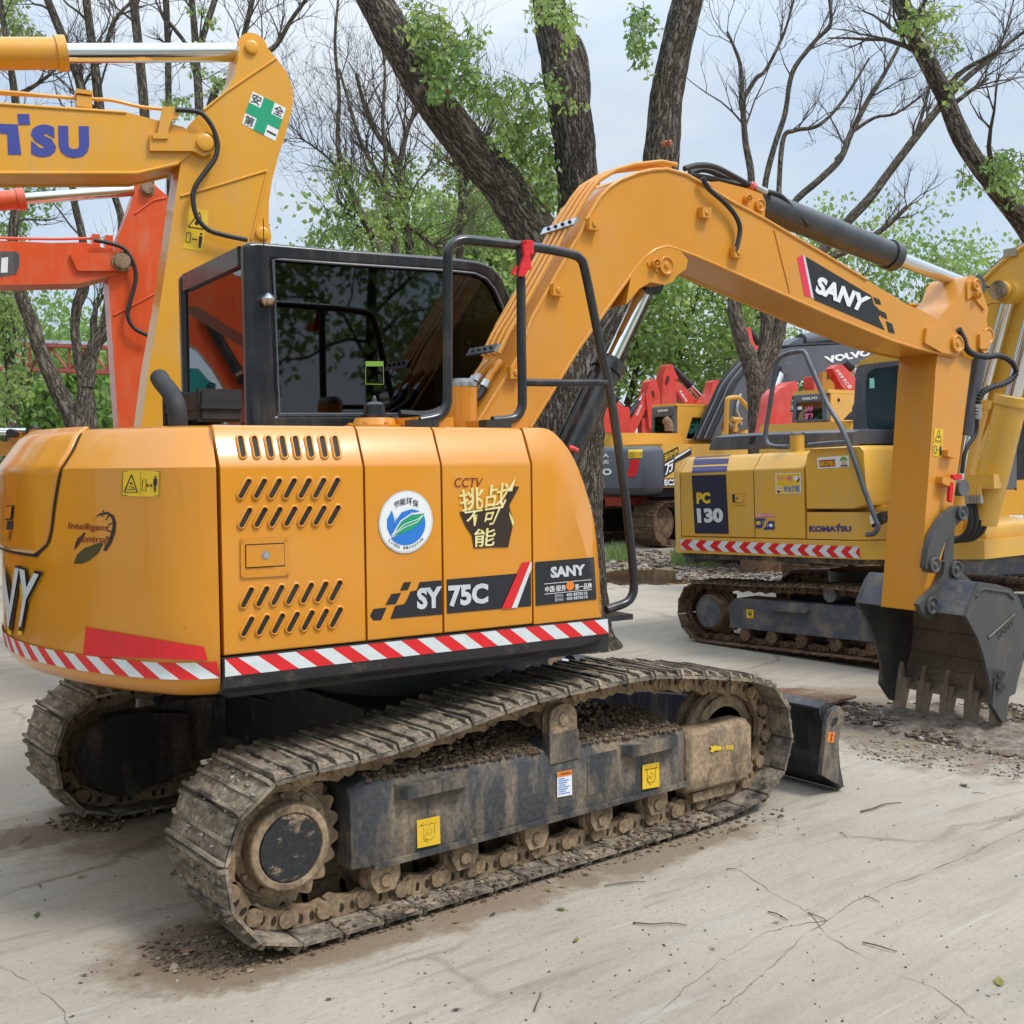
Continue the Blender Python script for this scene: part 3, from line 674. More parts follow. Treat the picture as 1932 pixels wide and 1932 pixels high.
for x, zb, dy in ((-1.178, .838, 0), (x_end-.16, .838, 0), (x_end-.08, .852, 0), (x_end-.03, .875, .006), (x_end, .905, .02)):
    rings.append([UF.P(x, -1.065+dy, .968), UF.P(x, -1.065+dy, .906), UF.P(x, -1.055+dy, (.875*1+zb*1)/2+.012), UF.P(x, -1.02+dy, zb+.008), UF.P(x, -.95+dy, zb-.004 if x < x_end-.1 else zb), UF.P(x, -.5, zb), UF.P(x, -.5, .968)])
b.loft(rings, BLKS); skb = b; sk = b.build('side_skirt', EX, smooth=35)
b = MB(); per = (x_end-.005+1.178)/11.9; k = -1; zt, zb = .9655, .9085
while True:
    xa = -1.175+k*per/2; q = []
    for z, sh in ((zt, 0), (zb, .075)):
        for x in (xa+sh-.02, xa+sh-.02+per/2): q.append(UF.P(min(max(x, -1.175), x_end-.004), -1.0665, z))
    if xa > x_end: break
    b.add(q, [(0, 1, 3, 2)], (RFR, RFW)[k % 2]); k += 1
b.build('hazard_tape', sk, smooth=0, fixn=False)
# louvres: pressed rims round dark slots
def slot(bm_d, bm_r, p0, p1, w, surf):
    n = 8; dx, dy = p1[0]-p0[0], p1[1]-p0[1]; l = hypot(dx, dy); ux, uy = dx/l, dy/l
    def cap(r): return [(c[0]+r*(ux*cos(a)+uy*sin(a)), c[1]+r*(uy*cos(a)-ux*sin(a))) for c, s0 in ((p1, -90), (p0, 90)) for a in [radians(s0+180*i/n) for i in range(n+1)]]
    bm_d.poly(cap(w), BLKM, .0025)
    R_ = [bm_r.pts(cap(w*r), o) for r, o in ((1.0, .002), (1.02, .007), (1.25, .0085), (1.6, .006), (2.0, .0005))]
    if any(x is None for r in R_ for x in r): return
    m = len(R_[0]); bm_r.b.add([x for r in R_ for x in r], [(i*m+j, i*m+(j+1) % m, (i+1)*m+(j+1) % m, (i+1)*m+j) for i in range(4) for j in range(m)], YEL)
dd, dr = Decal(dsurf), Decal(dsurf)
for x in (1337, 1415, 1492, 1567, 1641, 1715, 1790, 1860): slot(dd, dr, px(1, (x-9, 502))[0], px(1, (x+8, 592))[0], 4.6, dsurf)
for row, (y0, y1, xs) in enumerate((((830, 828), (722, 716), (1354, 1440, 1523, 1605, 1687, 1768, 1845)), ((992, 975), (882, 868), (1358, 1443, 1526, 1608, 1690, 1770, 1848)), ((1435, 1398), (1322, 1284), (1368, 1453, 1536, 1618, 1700, 1780, 1858)), ((1595, 1545), (1484, 1432), (1370, 1455, 1540, 1622, 1704, 1783, 1860)))):
    for i, x in enumerate(xs):
        t = i/6; slot(dd, dr, px(1, (x-22, y0[0]+(y0[1]-y0[0])*t-14))[0], px(1, (x+22, y1[0]+(y1[1]-y1[0])*t+14))[0], 4.6, dsurf)
dd.build('vent_slots', doors[0][1]); o = dr.build('vent_rims', doors[0][1]); o.data.polygons.foreach_set('use_smooth', [True]*len(o.data.polygons))
d = Decal(dsurf); q = px(1, (1330, 1050), (1597, 1038), (1605, 1255), (1332, 1272))
d.b.mats = []; 
def plate(d, q, uv, h, m):
    P = [lerp2(q, *c) for c in uv]; a = d.pts(P, .0005); c = d.pts(P, h); n = len(P)
    d.b.add(a+c, [tuple(range(n, 2*n))]+[(i, (i+1) % n, n+(i+1) % n, n+i) for i in range(n)], m)
plate(d, q, [(.02, 0), (.98, 0), (1, .05), (1, .95), (.97, 1), (.03, 1), (0, .95), (0, .05)], .006, YEL)
d.shape(q, [(.09, .24), (.90, .24), (.90, .84), (.09, .84)], BLKM, .0065)
d.shape(q, [(.70, .27), (.89, .27), (.89, .81), (.70, .81)], YEL, .0068)
plate(d, q, [(.105, .27), (.69, .27), (.69, .81), (.105, .81)], .011, YEL)
for c in ((.05, .93), (.95, .93), (.05, .07), (.95, .07)): d.disc(q, c, .03, YEL, .009, 10, .035)
hd = d.build('door_latch', doors[0][1]); d2 = Decal(dsurf); d2.disc(q, (.5, .55), .085, STL, .013, 20, .105); d2.disc(q, (.5, .55), .045, CHR, .016, 16, .055); d2.build('lock', doors[0][1])
# emblem: white disc with leaf and water
d = Decal(dsurf); c0 = px(2, (402, 960))[0]; rx, ry = 150*_K, 174*_K
q = [(c0[0]-rx, c0[1]-ry+3), (c0[0]+rx, c0[1]-ry-3), (c0[0]+rx, c0[1]+ry-3), (c0[0]-rx, c0[1]+ry+3)]
d.disc(q, (.5, .5), .5, SIL, .003, 40); d.disc(q, (.5, .5), .475, WHT, .004, 40)
d.shape(q, [(.5+.36*cos(radians(a)), .46+.33*sin(radians(a))) for a in range(-142, 32, 8)]+[(.62, .40), (.4, .32)], VBU, .005)
d.shape(q, [(.22, .28), (.15, .42), (.15, .56), (.24, .70), (.29, .55), (.29, .42)], VBU, .005); d.shape(q, [(.25, .30), (.32, .42), (.32, .52), (.30, .6), (.34, .5), (.33, .4)], VBU, .005)
d.shape(q, [(.24, .30), (.30, .52), (.42, .66), (.60, .70), (.76, .66), (.58, .62), (.42, .52)], VBU, .006)
d.shape(q, [(.24, .30), (.38, .50), (.60, .60), (.84, .62), (.78, .48), (.62, .38), (.42, .32)], VGR, .006)
for k_ in (.33, .66): d.line(q, [(.26, .31), (.45, .36+.15*k_), (.7, .45+.12*k_), (.82, .6)], .012, WHT, .0075)
d.line(q, [(.24, .30), (.40, .52), (.60, .63), (.82, .63)], .02, WHT, .0075)
for i, ch in enumerate('节能环保'):
    a = radians(118-19*i); cx_, cy_ = .5+.36*cos(a)*1.0, .5+.33*sin(a); s_ = .055; sl = (i-1.5)*-.012
    d.text(ch, [lerp2(q, cx_-s_, cy_+s_-sl), lerp2(q, cx_+s_, cy_+s_+sl), lerp2(q, cx_+s_, cy_-s_+sl), lerp2(q, cx_-s_, cy_-s_-sl)], VBL, .006, .01, 2)
for i, ch in enumerate('LOWER EMISSION'):
    if ch == ' ': continue
    a = radians(224+7.0*i); cx_, cy_ = .5+.415*cos(a), .5+.41*sin(a); tx, ty_ = -sin(a), cos(a); w_, h_ = (.018 if ch != 'I' else .006), .022
    C4 = [(cx_-tx*w_-cos(a)*h_, cy_-ty_*w_-sin(a)*h_), (cx_+tx*w_-cos(a)*h_, cy_+ty_*w_-sin(a)*h_), (cx_+tx*w_+cos(a)*h_, cy_+ty_*w_+sin(a)*h_), (cx_-tx*w_+cos(a)*h_, cy_-ty_*w_+sin(a)*h_)]
    d.text(ch, [lerp2(q, *c) for c in C4], VBL, .006, .02, 1)
d.build('emblem', doors[1][1])
# television-challenge sticker: red letters, gold block characters with dark depth
d = Decal(dsurf); d.text('CCTV', px(2, (675, 716), (832, 716), (818, 768), (672, 768)), VCR, .003, .0)
d.poly(px(2, (700, 905), (930, 870), (985, 760), (1032, 765), (975, 870), (1000, 960), (970, 1100), (880, 1100), (780, 1105), (770, 1035), (735, 985)), VBR, .003)
d.poly(px(2, (975, 900), (1003, 960), (995, 985), (978, 930)), VGO, .0035)
d.text('挑战', px(2, (690, 785), (985, 735), (950, 870), (712, 905)), VGO, .005, .012); d.text('不可', px(2, (722, 905), (945, 870), (895, 975), (745, 985)), VGO, .005, .012); d.text('能', px(2, (780, 1000), (905, 990), (890, 1092), (780, 1100)), VGO, .005, .012)
d.poly(px(2, (960, 790), (1008, 716), (990, 790)), VGO, .005); d.build('slogan_sticker', doors[2][1])
# model band across two doors
d = Decal(dsurf)
d.poly(px(2, (480, 1293), (601, 1283), (606, 1472), (318, 1497), (330, 1465), (345, 1425), (395, 1415), (415, 1380), (430, 1345), (465, 1338)), VBL)
for P in (((392, 1296), (434, 1291), (415, 1336), (372, 1340)), ((322, 1360), (378, 1353), (348, 1414), (291, 1420)), ((225, 1442), (297, 1434), (268, 1503), (192, 1510))): d.poly(px(2, *P), VBL)
d.text('SY', px(2, (460, 1330), (606, 1316), (608, 1438), (462, 1450)), VBL, .0032, .06); d.text('SY', px(2, (462, 1328), (602, 1314), (604, 1434), (464, 1446)), SIL, .0045, .045); d.build('model_sticker', doors[1][1])
d = Decal(dsurf); d.poly(px(2, (630, 1279), (1096, 1239), (1098, 1426), (632, 1468)), VBL)
d.text('75C', px(2, (636, 1312), (858, 1298), (858, 1412), (640, 1432)), SIL, .0045, .045)
d.poly(px(2, (1046, 1185), (1092, 1180), (988, 1437), (932, 1442)), RFR, .005); d.poly(px(2, (1092, 1180), (1098, 1182), (1098, 1215), (1018, 1434), (988, 1437)), RFW, .0048); d.build('model_sticker', doors[2][1])
d = Decal(dsurf); q = px(2, (1120, 1182), (1444, 1156), (1459, 1389), (1124, 1424))
d.quad(q, VBL, .003, 24, 10); T = lambda s, u0, v0, u1, v1, m, bd=0.: d.text(s, [lerp2(q, u0, v1), lerp2(q, u1, v1), lerp2(q, u1, v0), lerp2(q, u0, v0)], m, .005, bd, 2)
T('SANY', .25, .60, .84, .86, SIL, .05); T('中国·服务', .15, .28, .50, .42, WHT, .01); T('第一品牌', .65, .27, .93, .41, WHT, .01)
d.line(q, [(.14, .48), (.93, .48)], .012, WHT, .005); d.line(q, [(.14, .245), (.93, .245)], .012, WHT, .005); d.disc(q, (.57, .385), .068, VOR, .0055, 20, .11); T('25', .535, .34, .605, .43, VGO, .02)
for v in (.14, .05): T('服务热线', .31, v, .45, v+.075, SIL); T('400 8878318', .50, v, .85, v+.075, SIL, .02)
d.build('maker_sticker', doors[3][1])

# ---- cab
CYR, CYL = .02, .99
cxr = UF.loc(UF.S((462, 470), CYR)).x
cabz = 1.70; o_px = [(470, 830), (461, 457), (478, 455), (628, 467.5), (846, 484), (905, 491), (932, 503), (950, 524), (972, 579), (1000, 660), (1010, 830)]
i_px = [(527, 781), (515, 490), (530, 490), (628, 497), (846, 511), (895, 516), (917, 526), (933, 545), (953, 590), (972, 660), (975, 781)]
xz = lambda P, y: [(v.x, v.z) for v in [UF.loc(UF.S(p, y)) for p in P]]
oo, ii = xz(o_px, CYR), xz(i_px, CYR)
oo[0] = (oo[0][0], cabz); oo[-1] = (oo[-1][0], cabz)
cab = MB()
for y0, y1 in ((CYR, CYR+.07), (CYL-.07, CYL)): cab.ring([UF.P(x, y0, z) for x, z in oo], [UF.P(x, y0, z) for x, z in ii], UF.y*(y1-y0), BLK)
# roof, rear header, rear sill, front header as boxes between the side rings
xr, zr = oo[1]; xf = oo[6][0]
cab.prism([UF.P(x, CYR+.07, z) for x, z in [oo[2], oo[3], oo[4], oo[5], oo[6], (oo[6][0], oo[6][1]-.05), (oo[2][0], oo[2][1]-.07)]], UF.y*(CYL-CYR-.14), BLK)
cab.box(UF, xr, xr+.05, CYR+.07, CYL-.07, zr-.085, zr-.004, BLK); cab.box(UF, xr, xr+.05, CYR+.07, CYL-.07, cabz, cabz+.065, BLK)
cab.box(UF, xr+.05, oo[-1][0], CYR+.07, CYL-.07, cabz, cabz+.03, BLKM)
co = cab.build('cab', EX, bevel=.022, seg=3)
wi = lambda P: [UF.S(p, CYR+.02) for p in P]
b = MB(); b.prism([UF.P(x, CYR+.018, z) for x, z in ii], UF.y*.006, GLD); gw = b.build('side_window', co, smooth=0)
b = MB(); sc_ = [(x*.985+.01*ii[4][0], z) for x, z in ii]; b.tube([UF.P(x, CYR-.002, z) for x, z in ii], .006, GREY, 6, closed=True); b.build('window_seal', co)
b = MB(); b.prism([UF.P(x, CYL-.03, z) for x, z in ii], UF.y*.006, GLL); b.build('side_window', co, smooth=0)
b = MB(); b.add([UF.P(xr+.02, y, z) for y, z in ((CYR+.06, cabz+.06), (CYL-.06, cabz+.06), (CYL-.06, zr-.08), (CYR+.06, zr-.08))], [(0, 1, 2, 3)], GLM); b.build('rear_window', co, smooth=0)
b = MB(); b.box(UF, ii[8][0]+.02, ii[8][0]+.028, CYR+.06, CYL-.06, cabz+.06, ii[8][1], GLR); b.build('windscreen', co, smooth=0)
b = MB(); b.box(UF, -.25, .25, .28, .74, cabz+.03, cabz+.16, BLKM); b.xz(UF, [(-.36, cabz+.12), (-.22, cabz+.12), (-.30, cabz+.62), (-.40, cabz+.60)], .28, .74, BLKM); b.xz(UF, [(-.40, cabz+.6), (-.33, cabz+.6), (-.35, cabz+.78), (-.42, cabz+.77)], .40, .62, BLKM)
for y in (.2, .78): b.box(UF, -.3, .3, y, y+.08, cabz+.03, cabz+.30, BLKM)
for y in (.24, .82): b.tube([UF.P(.25, y, cabz+.3), UF.P(.28, y, cabz+.45)], .02, BLKM)
b.build('seat', co, bevel=.02)
d = Decal(onplane(UF.P(0, CYR+.016, 0), UF.y)); q = px(2, (181, 70), (279, 70), (281, 198), (182, 196))
for a, c in (((0, 0), (1, 0)), ((0, 0), (0, 1)), ((1, 0), (1, 1))): d.line(q, [a, c], .03, VLG, .001)
d.shape(q, [(0, .78), (1, .78), (1, 1), (0, 1)], VLG, .001); d.build('window_label', gw)
b = MB(); b.rev(UF.P(xr+.15, CYR+.10, zr-.005), UF.z, [(0, .05), (.02, .05), (.03, .03)], BLK); a0 = UF.S(px(4, (1487, 1670))[0], CYR-.03)
b = MB(); b.rev(a0-UF.z*.02, UF.z, [(0, .02), (.012, .03), (.03, .034), (.045, .02), (.055, .008)], STL, 16); b.tube([a0, UF.S(px(4, (1476, 1560))[0], CYR-.03), UF.S(px(4, (1462, 1380))[0], CYR-.03), UF.S(px(4, (1459, 1212))[0], CYR-.03)], [.0035, .003, .0025, .002], BLKM, 6); b.build('antenna', co)

# ---- boom, arm and their cylinders (plane offsets: near face at the lower y)
BN, BF, AN, AF = -.465, -.175, -.45, -.19
bp_ = px(2, (785, 440), (1030, 40))+px(5, (1105, 1760), (1380, 1275), (1430, 1175), (1480, 1095), (1530, 1040), (1590, 1000), (1690, 960), (1770, 943), (1850, 938))+px(6, (60, 968), (160, 1025), (300, 1112), (490, 1212), (640, 1302), (810, 1402), (1060, 1552), (1290, 1690), (1372, 1722), (1480, 1785), (1560, 1850), (1604, 1900), (1604, 1935), (1560, 1975), (1470, 1960), (1330, 1928), (1190, 1885), (850, 1745), (640, 1652), (400, 1545), (230, 1470), (100, 1415), (5, 1380))+px(5, (1850, 1366), (1787, 1384), (1728, 1428), (1660, 1510), (1360, 1932))+px(2, (1092, 440))
root_ = [UF.P(.18, 0, 1.0)]
b = MB(); b.side(UF, bp_[:1]+bp_[1:], BN, BF, YELB)
bm_ = b
# flange ridges: the cover plates stand a little proud of the webs
outer = [UF.S(p, BN) for p in bp_[:18]]; inner = [UF.S(p, BN) for p in bp_[24:]]
for ch in (outer, inner):
    for y in (0, BF-BN): b.tube([p+UF.y*y for p in ch], .011, YELB, 6)
l0, l1 = UF.loc(outer[0]), UF.loc(inner[-1])
b.xz(UF, [(l0.x, l0.z), (l1.x, l1.z), (l1.x-.38, .98), (l0.x-.30, .98)], BN, BF, YELB)      # boom foot down to the deck
b.side(UF, px(5, (1655, 1515), (1725, 1425), (1790, 1380), (1860, 1362))+px(6, (20, 1378), (70, 1440), (60, 1490), (5, 1530))+px(5, (1885, 1560), (1840, 1577), (1760, 1563), (1700, 1600), (1625, 1690)), BN-.008, BF+.008, YELB)
b.side(UF, px(6, (170, 1010), (240, 1005), (400, 1045), (480, 1075), (500, 1120), (495, 1200), (300, 1105)), BN+.06, BF-.06, YELB)
b.side(UF, px(6, (1395, 1815), (1440, 1800), (1560, 1845), (1605, 1895), (1600, 1935), (1560, 1970), (1480, 1955), (1385, 1900)), BN-.02, BF+.02, YELB)
boom = b.build('boom', EX, bevel=.005, smooth=30, seg=1)
bs = onplane(UF.P(0, BN, 0), UF.y)
b = MB()
def pin(b, p, y, r, m, d=.02, n=20):
    o = UF.S(p, y); b.rev(o, -UF.y, [(0, r), (d, r), (d, r*.75), (d*.6, r*.72), (d*.6, r*.3), (d*1.1, r*.28)], m, n)
pin(b, px(5, (1840, 1475))[0], BN-.008, .045, YELB); pin(b, px(5, (1777, 1465))[0], BN-.008, .022, YELB, .03); pin(b, px(6, (463, 1140))[0], BN+.06, .032, YELB); pin(b, px(6, (390, 1105))[0], BN+.06, .02, YELB, .03)
pin(b, px(6, (1555, 1905))[0], BN-.02, .05, YELB)
b.side(UF, px(5, (1745, 1455), (1770, 1430), (1800, 1430), (1862, 1460), (1865, 1500), (1840, 1525), (1810, 1515), (1755, 1480)), BN-.014, BN-.008, YELB)
for c, p in ((5, (1228, 1612)), (5, (1425, 1250)), (6, (150, 1185)), (6, (325, 1405)), (2, (992, 138))):
    o = UF.S(px(c, p)[0], BN); l = UF.loc(o); b.box(UF, l.x-.03, l.x+.03, BN-.035, BN+.0005, l.z-.025, l.z+.025, YELB); b.cyl(o-UF.y*.034, o-UF.y*.042, .014, YELB, 8)
for P in (((545, 1275), (632, 1625)),):
    b.tube([UF.S(p, BN) for p in px(6, *P)], .004, YELB, 6)
b.pieces('pin', boom, bevel=.004, seg=1)
d = Decal(bs)
d.poly(px(6, (675, 1430), (705, 1412), (752, 1648), (715, 1640)), mat('rose red vinyl', (.72, .03, .08), .4)); d.poly(px(6, (705, 1412), (718, 1420), (768, 1660), (752, 1648)), SIL)
d.poly(px(6, (718, 1420), (1085, 1638), (1100, 1690), (1125, 1710), (1135, 1745), (1125, 1760), (1160, 1830), (768, 1662)), VBL)
for P in (((1095, 1645), (1130, 1660), (1140, 1690), (1108, 1682)), ((1128, 1718), (1165, 1735), (1175, 1770), (1140, 1755)), ((1165, 1778), (1200, 1795), (1216, 1850), (1180, 1840))): d.poly(px(6, *P), VBL)
d.text('SANY', px(6, (792, 1522), (1090, 1645), (1042, 1742), (765, 1628)), VBL, .004, .085); d.text('SANY', px(6, (790, 1528), (1082, 1650), (1038, 1735), (768, 1622)), WHT, .0055, .05); d.build('maker_sticker', boom)
# hydraulic pipes lying on the boom's back
def pipes_on(path_px, ys, r, m, lift=0.):
    b = MB()
    for y in ys: b.tube([UF.S(p, BN)+UF.y*(y-BN)+V((0, 0, lift)) for p in path_px], r, m, 7)
    return b
ppath = px(2, (960, 35))+px(5, (1020, 1840), (1085, 1735), (1380, 1205), (1460, 1075), (1510, 1010), (1600, 955), (1700, 925), (1850, 908), (1932, 925))
b = MB()
base = [UF.S(p, BN) for p in ppath]
for k_, y in enumerate((-.43, -.385, -.34, -.295)):
    for s_ in (0,):
        pp = []
        for i, p in enumerate(base):
            a = base[max(i-1, 0)]; c = base[min(i+1, len(base)-1)]; t = (c-a).normalized(); nn = UF.y.cross(t) 
            if nn.z < 0: nn = -nn
            pp.append(p+UF.y*(y-BN)+nn*(.018 if k_ != 2 else .02))
        b.tube(pp, .0105, YELB, 7)
b.pieces('hydraulic_pipe', boom)
for P in (((1232, 1275), (1405, 1210), (1412, 1240), (1240, 1285)),):
    a, c = [UF.S(p, BN) for p in px(5, (1405, 1225), (1300, 1255))]
    b = MB(); t = (UF.S(px(5, (1480, 1095))[0], BN)-UF.S(px(5, (1380, 1275))[0], BN)).normalized(); nn = UF.y.cross(t); nn = nn if nn.z > 0 else -nn
    o = UF.S(px(5, (1385, 1262))[0], BN-.03)+nn*.038; b.prism([o-t*.022, o+t*.022, o+t*.022+nn*.012, o-t*.022+nn*.012], UF.y*.26, STL)
    for i in range(4): b.cyl(o+nn*.012+UF.y*(.04+.055*i), o+nn*.02+UF.y*(.04+.055*i), .01, BLKM, 8)
    b.build('pipe_clamp', boom, bevel=.003, seg=1)
o = UF.S(px(2, (945, 22))[0], BN-.02)+nn*.03; b = MB(); b.prism([o-t*.022, o+t*.022, o+t*.022+nn*.012, o-t*.022+nn*.012], UF.y*.24, STL)
for i in range(4): b.cyl(o+nn*.012+UF.y*(.04+.05*i), o+nn*.02+UF.y*(.04+.05*i), .01, BLKM, 8)
b.build('pipe_clamp', boom, bevel=.003, seg=1)
b = MB()
for i, (P, y) in enumerate(((((900, 60), (850, 110), (800, 170), (760, 240), (650, 320), (520, 365), (370, 360)), -.30), (((930, 70), (880, 130), (845, 200), (800, 270), (700, 330), (560, 390), (400, 410)), -.38), (((860, 70), (815, 120), (775, 180), (700, 280), (500, 380), (330, 400)), -.22))):
    q = [UF.S(p, y) for p in px(2, *P)]; b.tube(q[:3], .016, YELB, 8); b.tube([q[2]*.7+q[1]*.3, q[2], q[2]*.8+q[3]*.2], .021, STL, 8); b.tube(catmull(q[2:], 5), .017, RUB, 8)
b.pieces('hose', boom)
# boom cylinder
by = -.32
def cylinder(nm, par, P, r0, r1, split, mb_, y=by, lug=0.05, fr=UF, mrod=None):
    a, c = fr.S(P[0], y), fr.S(P[1], y); m_ = a.lerp(c, split); ax = (c-a); l = ax.length; ax.normalize()
    b = MB(); b.rev(a, ax, [(0, r0), (l*split-.06, r0), (l*split-.06, r0*1.13), (l*split, r0*1.13), (l*split+.004, r0*.7)], mb_, 24); o = b.build(nm, par)
    b = MB(); b.cyl(m_, c, r1, mrod or CHR, 20); b.cyl(c-fr.y*lug, c+fr.y*lug, r1*1.7, mb_, 20); b.build('piston_rod', o); return o
bc = cylinder('boom_cylinder', EX, px(0, (1040, 915), (1222, 535)), .072, .036, .60, BLK)
b = MB(); b.tube([UF.S(p, by-.09) for p in px(2, (1215, 600), (1300, 420), (1400, 210), (1440, 130))], .016, BLK, 8); b.tube([UF.S(p, by-.095) for p in px(2, (1305, 548), (1330, 552), (1355, 566))], .012, REDK, 8); b.build('cylinder_pipe', bc)
acy = cylinder('arm_cylinder', EX, px(6, (470, 1130), (1640, 1590)), .075, .040, .60, mat('charcoal paint', (.03, .032, .04), .35, coat=.3, col2=(.06, .06, .06), nscale=6), y=by)
b = MB()
for P, y, r in ((((50, 935), (130, 915), (220, 925), (320, 975), (420, 1030), (480, 1055), (580, 1085), (650, 1160), (735, 1250)), by-.06, .014), (((80, 960), (160, 940), (280, 985), (400, 1040)), by+.03, .016), (((70, 975), (170, 985), (280, 1010), (420, 1035)), by-.02, .016), (((150, 985), (190, 1050), (270, 1120), (330, 1190), (358, 1260), (350, 1330), (335, 1390)), BN-.03, .012)):
    b.tube(catmull([UF.S(p, y) for p in px(6, *P)], 5), r, RUB, 8)
b.tube([UF.S(p, by-.06) for p in px(6, (415, 1020), (432, 1045))], .022, REDK, 8); b.tube([UF.S(p, by-.06) for p in px(6, (440, 1035), (500, 1065))], .02, STL, 8); b.pieces('hose', boom)
# arm
ap = px(6, (1605, 1560), (1625, 1530), (1660, 1530), (1685, 1550), (1700, 1610), (1735, 1715), (1725, 1770), (1735, 1860), (1730, 1932))+px(3, (1642, 60), (1612, 300), (1575, 600), (1540, 850), (1500, 1060), (1452, 1250), (1408, 1395), (1345, 1462), (1352, 1380), (1372, 1150), (1388, 900), (1418, 500), (1442, 120), (1452, 40))+px(6, (1470, 1932), (1440, 1830), (1470, 1745), (1530, 1690), (1575, 1640))
b = MB(); b.side(UF, ap, AN, AF, YELB)
b.side(UF, px(6, (1618, 1560), (1650, 1535), (1680, 1555), (1690, 1650), (1720, 1725), (1650, 1640), (1620, 1660)), AN-.012, AF+.012, YELB)
arm = b.build('arm', EX, bevel=.014, smooth=30)
b = MB(); pin(b, px(6, (1662, 1580))[0], AN-.012, .035, YELB); pin(b, px(6, (1665, 1640))[0], AN-.012, .018, YELB, .03); pin(b, px(6, (1725, 1862))[0], AN, .05, YELB); pin(b, px(3, (1700, 1))[0], AN, .03, YELB)
b.side(UF, px(6, (1690, 1850), (1710, 1835), (1740, 1840), (1745, 1890), (1740, 1932), (1690, 1932)), AN-.02, AN, YELB)
for P in (((1510, 560), (1562, 575), (1560, 610), (1510, 595)), ((1482, 708), (1540, 730), (1535, 770), (1480, 745))): b.side(UF, px(3, *P), AN-.045, AN, YELB)
b.pieces('pin', arm, bevel=.004, seg=1)
d = Decal(onplane(UF.P(0, AN, 0), UF.y)); q = px(3, (1435, 440), (1484, 448), (1475, 602), (1424, 592)); d.quad(q, VYE); u = [lerp2(q, *c) for c in ((0, 1), (1, 1), (1, .5), (0, .5))]
d.line(u, [(.15, .12), (.85, .12), (.5, .92), (.15, .12)], .05, VBL); d.disc(u, (.5, .42), .1, VBL); d.line(q, [(.05, .5), (.95, .5)], .012, VBL)
u = [lerp2(q, *c) for c in ((0, .48), (1, .48), (1, 0), (0, 0))]; d.line(u, [(.12, .2), (.12, .75), (.35, .75), (.35, .2), (.12, .2)], .05, VBL); d.line(u, [(.42, .5), (.66, .5)], .06, VBL); d.disc(u, (.8, .85), .06, VBL); d.shape(u, [(.68, .75), (.92, .75), (.88, .1), (.72, .1)], VBL); d.build('hazard_sticker', arm)
b = MB(); b.tube([UF.S(p, AF+.05) for p in px(6, (1290, 1690), (1420, 1700), (1500, 1770), (1570, 1825))], .014, YELB, 8)
b.tube(catmull([UF.S(p, AN-.03) for p in px(6, (1570, 1825), (1600, 1880), (1615, 1932))+px(3, (1650, 30), (1720, 45), (1800, 40), (1870, 80), (1885, 140), (1830, 190), (1740, 220), (1690, 260), (1675, 330), (1672, 390))], 16), [(.019, .013)[(i//2) % 2] for i in range(16*12+1)], RUB, 9); b.tube([UF.S(p, AN-.03) for p in px(3, (1678, 310), (1674, 390))], .022, STL, 8)
b.tube(catmull([UF.S(p, AN+.02) for p in px(3, (1672, 390), (1665, 470), (1620, 540), (1600, 600), (1590, 690))], 5), .013, RUB, 8); b.pieces('hose', arm)
cylinder('bucket_cylinder', arm, px(3, (1690, 20), (1560, 770)), .045, .03, .62, GREY, y=by)
# bucket, link arms
b = MB()
for y in (AN-.055, AF+.015):
    b.side(UF, px(11, (700, 482), (738, 474), (762, 510), (745, 560), (690, 620), (640, 700), (605, 800), (592, 868), (560, 886), (522, 850), (540, 730), (580, 620), (632, 535)), y, y+.04, BKT)
b.side(UF, px(11, (640, 690), (700, 590), (692, 810), (632, 805)), AN+.02, AF-.02, BKT)
for p in ((738, 518), (570, 836)): pin(b, px(11, p)[0], AN-.055, .045, BKT)
b.pieces('bucket_link', EX, bevel=.006)
KN, KF = -.72, .05
rp = px(11, (830, 985), (862, 940), (960, 955), (1040, 980), (1090, 1030), (1122, 1110), (1126, 1300), (1112, 1450), (1085, 1540), (1070, 1620), (1025, 1640), (1018, 1780), (985, 1800), (922, 1690), (918, 1570), (880, 1400), (840, 1280), (770, 1150), (790, 1090))
b = MB(); b.side(UF, rp, KN, KN+.022, BKT); L2 = [UF.loc(UF.S(p, KN)) for p in rp]
b.xz(UF, [(v.x, v.z) for v in L2], KF-.022, KF, BKT)
back = [L2[i] for i in (1, 2, 3, 4, 5, 6, 7, 8)]; lipx, lipz = L2[12].x+.02, L2[12].z+.09
prof = [(v.x, v.z) for v in back]+[(L2[9].x, L2[9].z), (lipx+.03, lipz)]
inn = [(x-.022, z-.004) for x, z in prof]; inn[0] = (prof[0][0], prof[0][1]-.03)
for i in range(len(prof)-1): b.xz(UF, [prof[i], prof[i+1], inn[i+1], inn[i]], KN+.02, KF-.02, BKTI)
vt = [L2[0], L2[1], L2[17], L2[18]]
b.xz(UF, [(v.x, v.z) for v in (L2[0], L2[1], L2[2])]+[(L2[17].x+.06, L2[17].z+.0), (L2[17].x, L2[17].z)], KN+.015, KF-.015, NAVY)
for y0 in (KN-.012, KF-.01): b.xz(UF, [(v.x, v.z) for v in [UF.loc(UF.S(p, KN)) for p in px(11, (985, 1470), (935, 1520), (918, 1690), (985, 1800), (1020, 1640), (1000, 1560))]], y0, y0+.022, BKT)
bk = b.build('bucket', EX, bevel=.006, smooth=25)
b = MB()
for y in (AN-.05, AF+.015):
    b.side(UF, px(11, (640, 815), (672, 800), (708, 815), (735, 870), (835, 965), (780, 985), (665, 975), (610, 1050), (588, 1150), (545, 1165), (500, 1125), (482, 1075), (512, 1040), (590, 965), (632, 890)), y, y+.036, BKT)
for p in ((700, 862), (553, 1082)): pin(b, px(11, p)[0], AN-.05, .05, BKT)
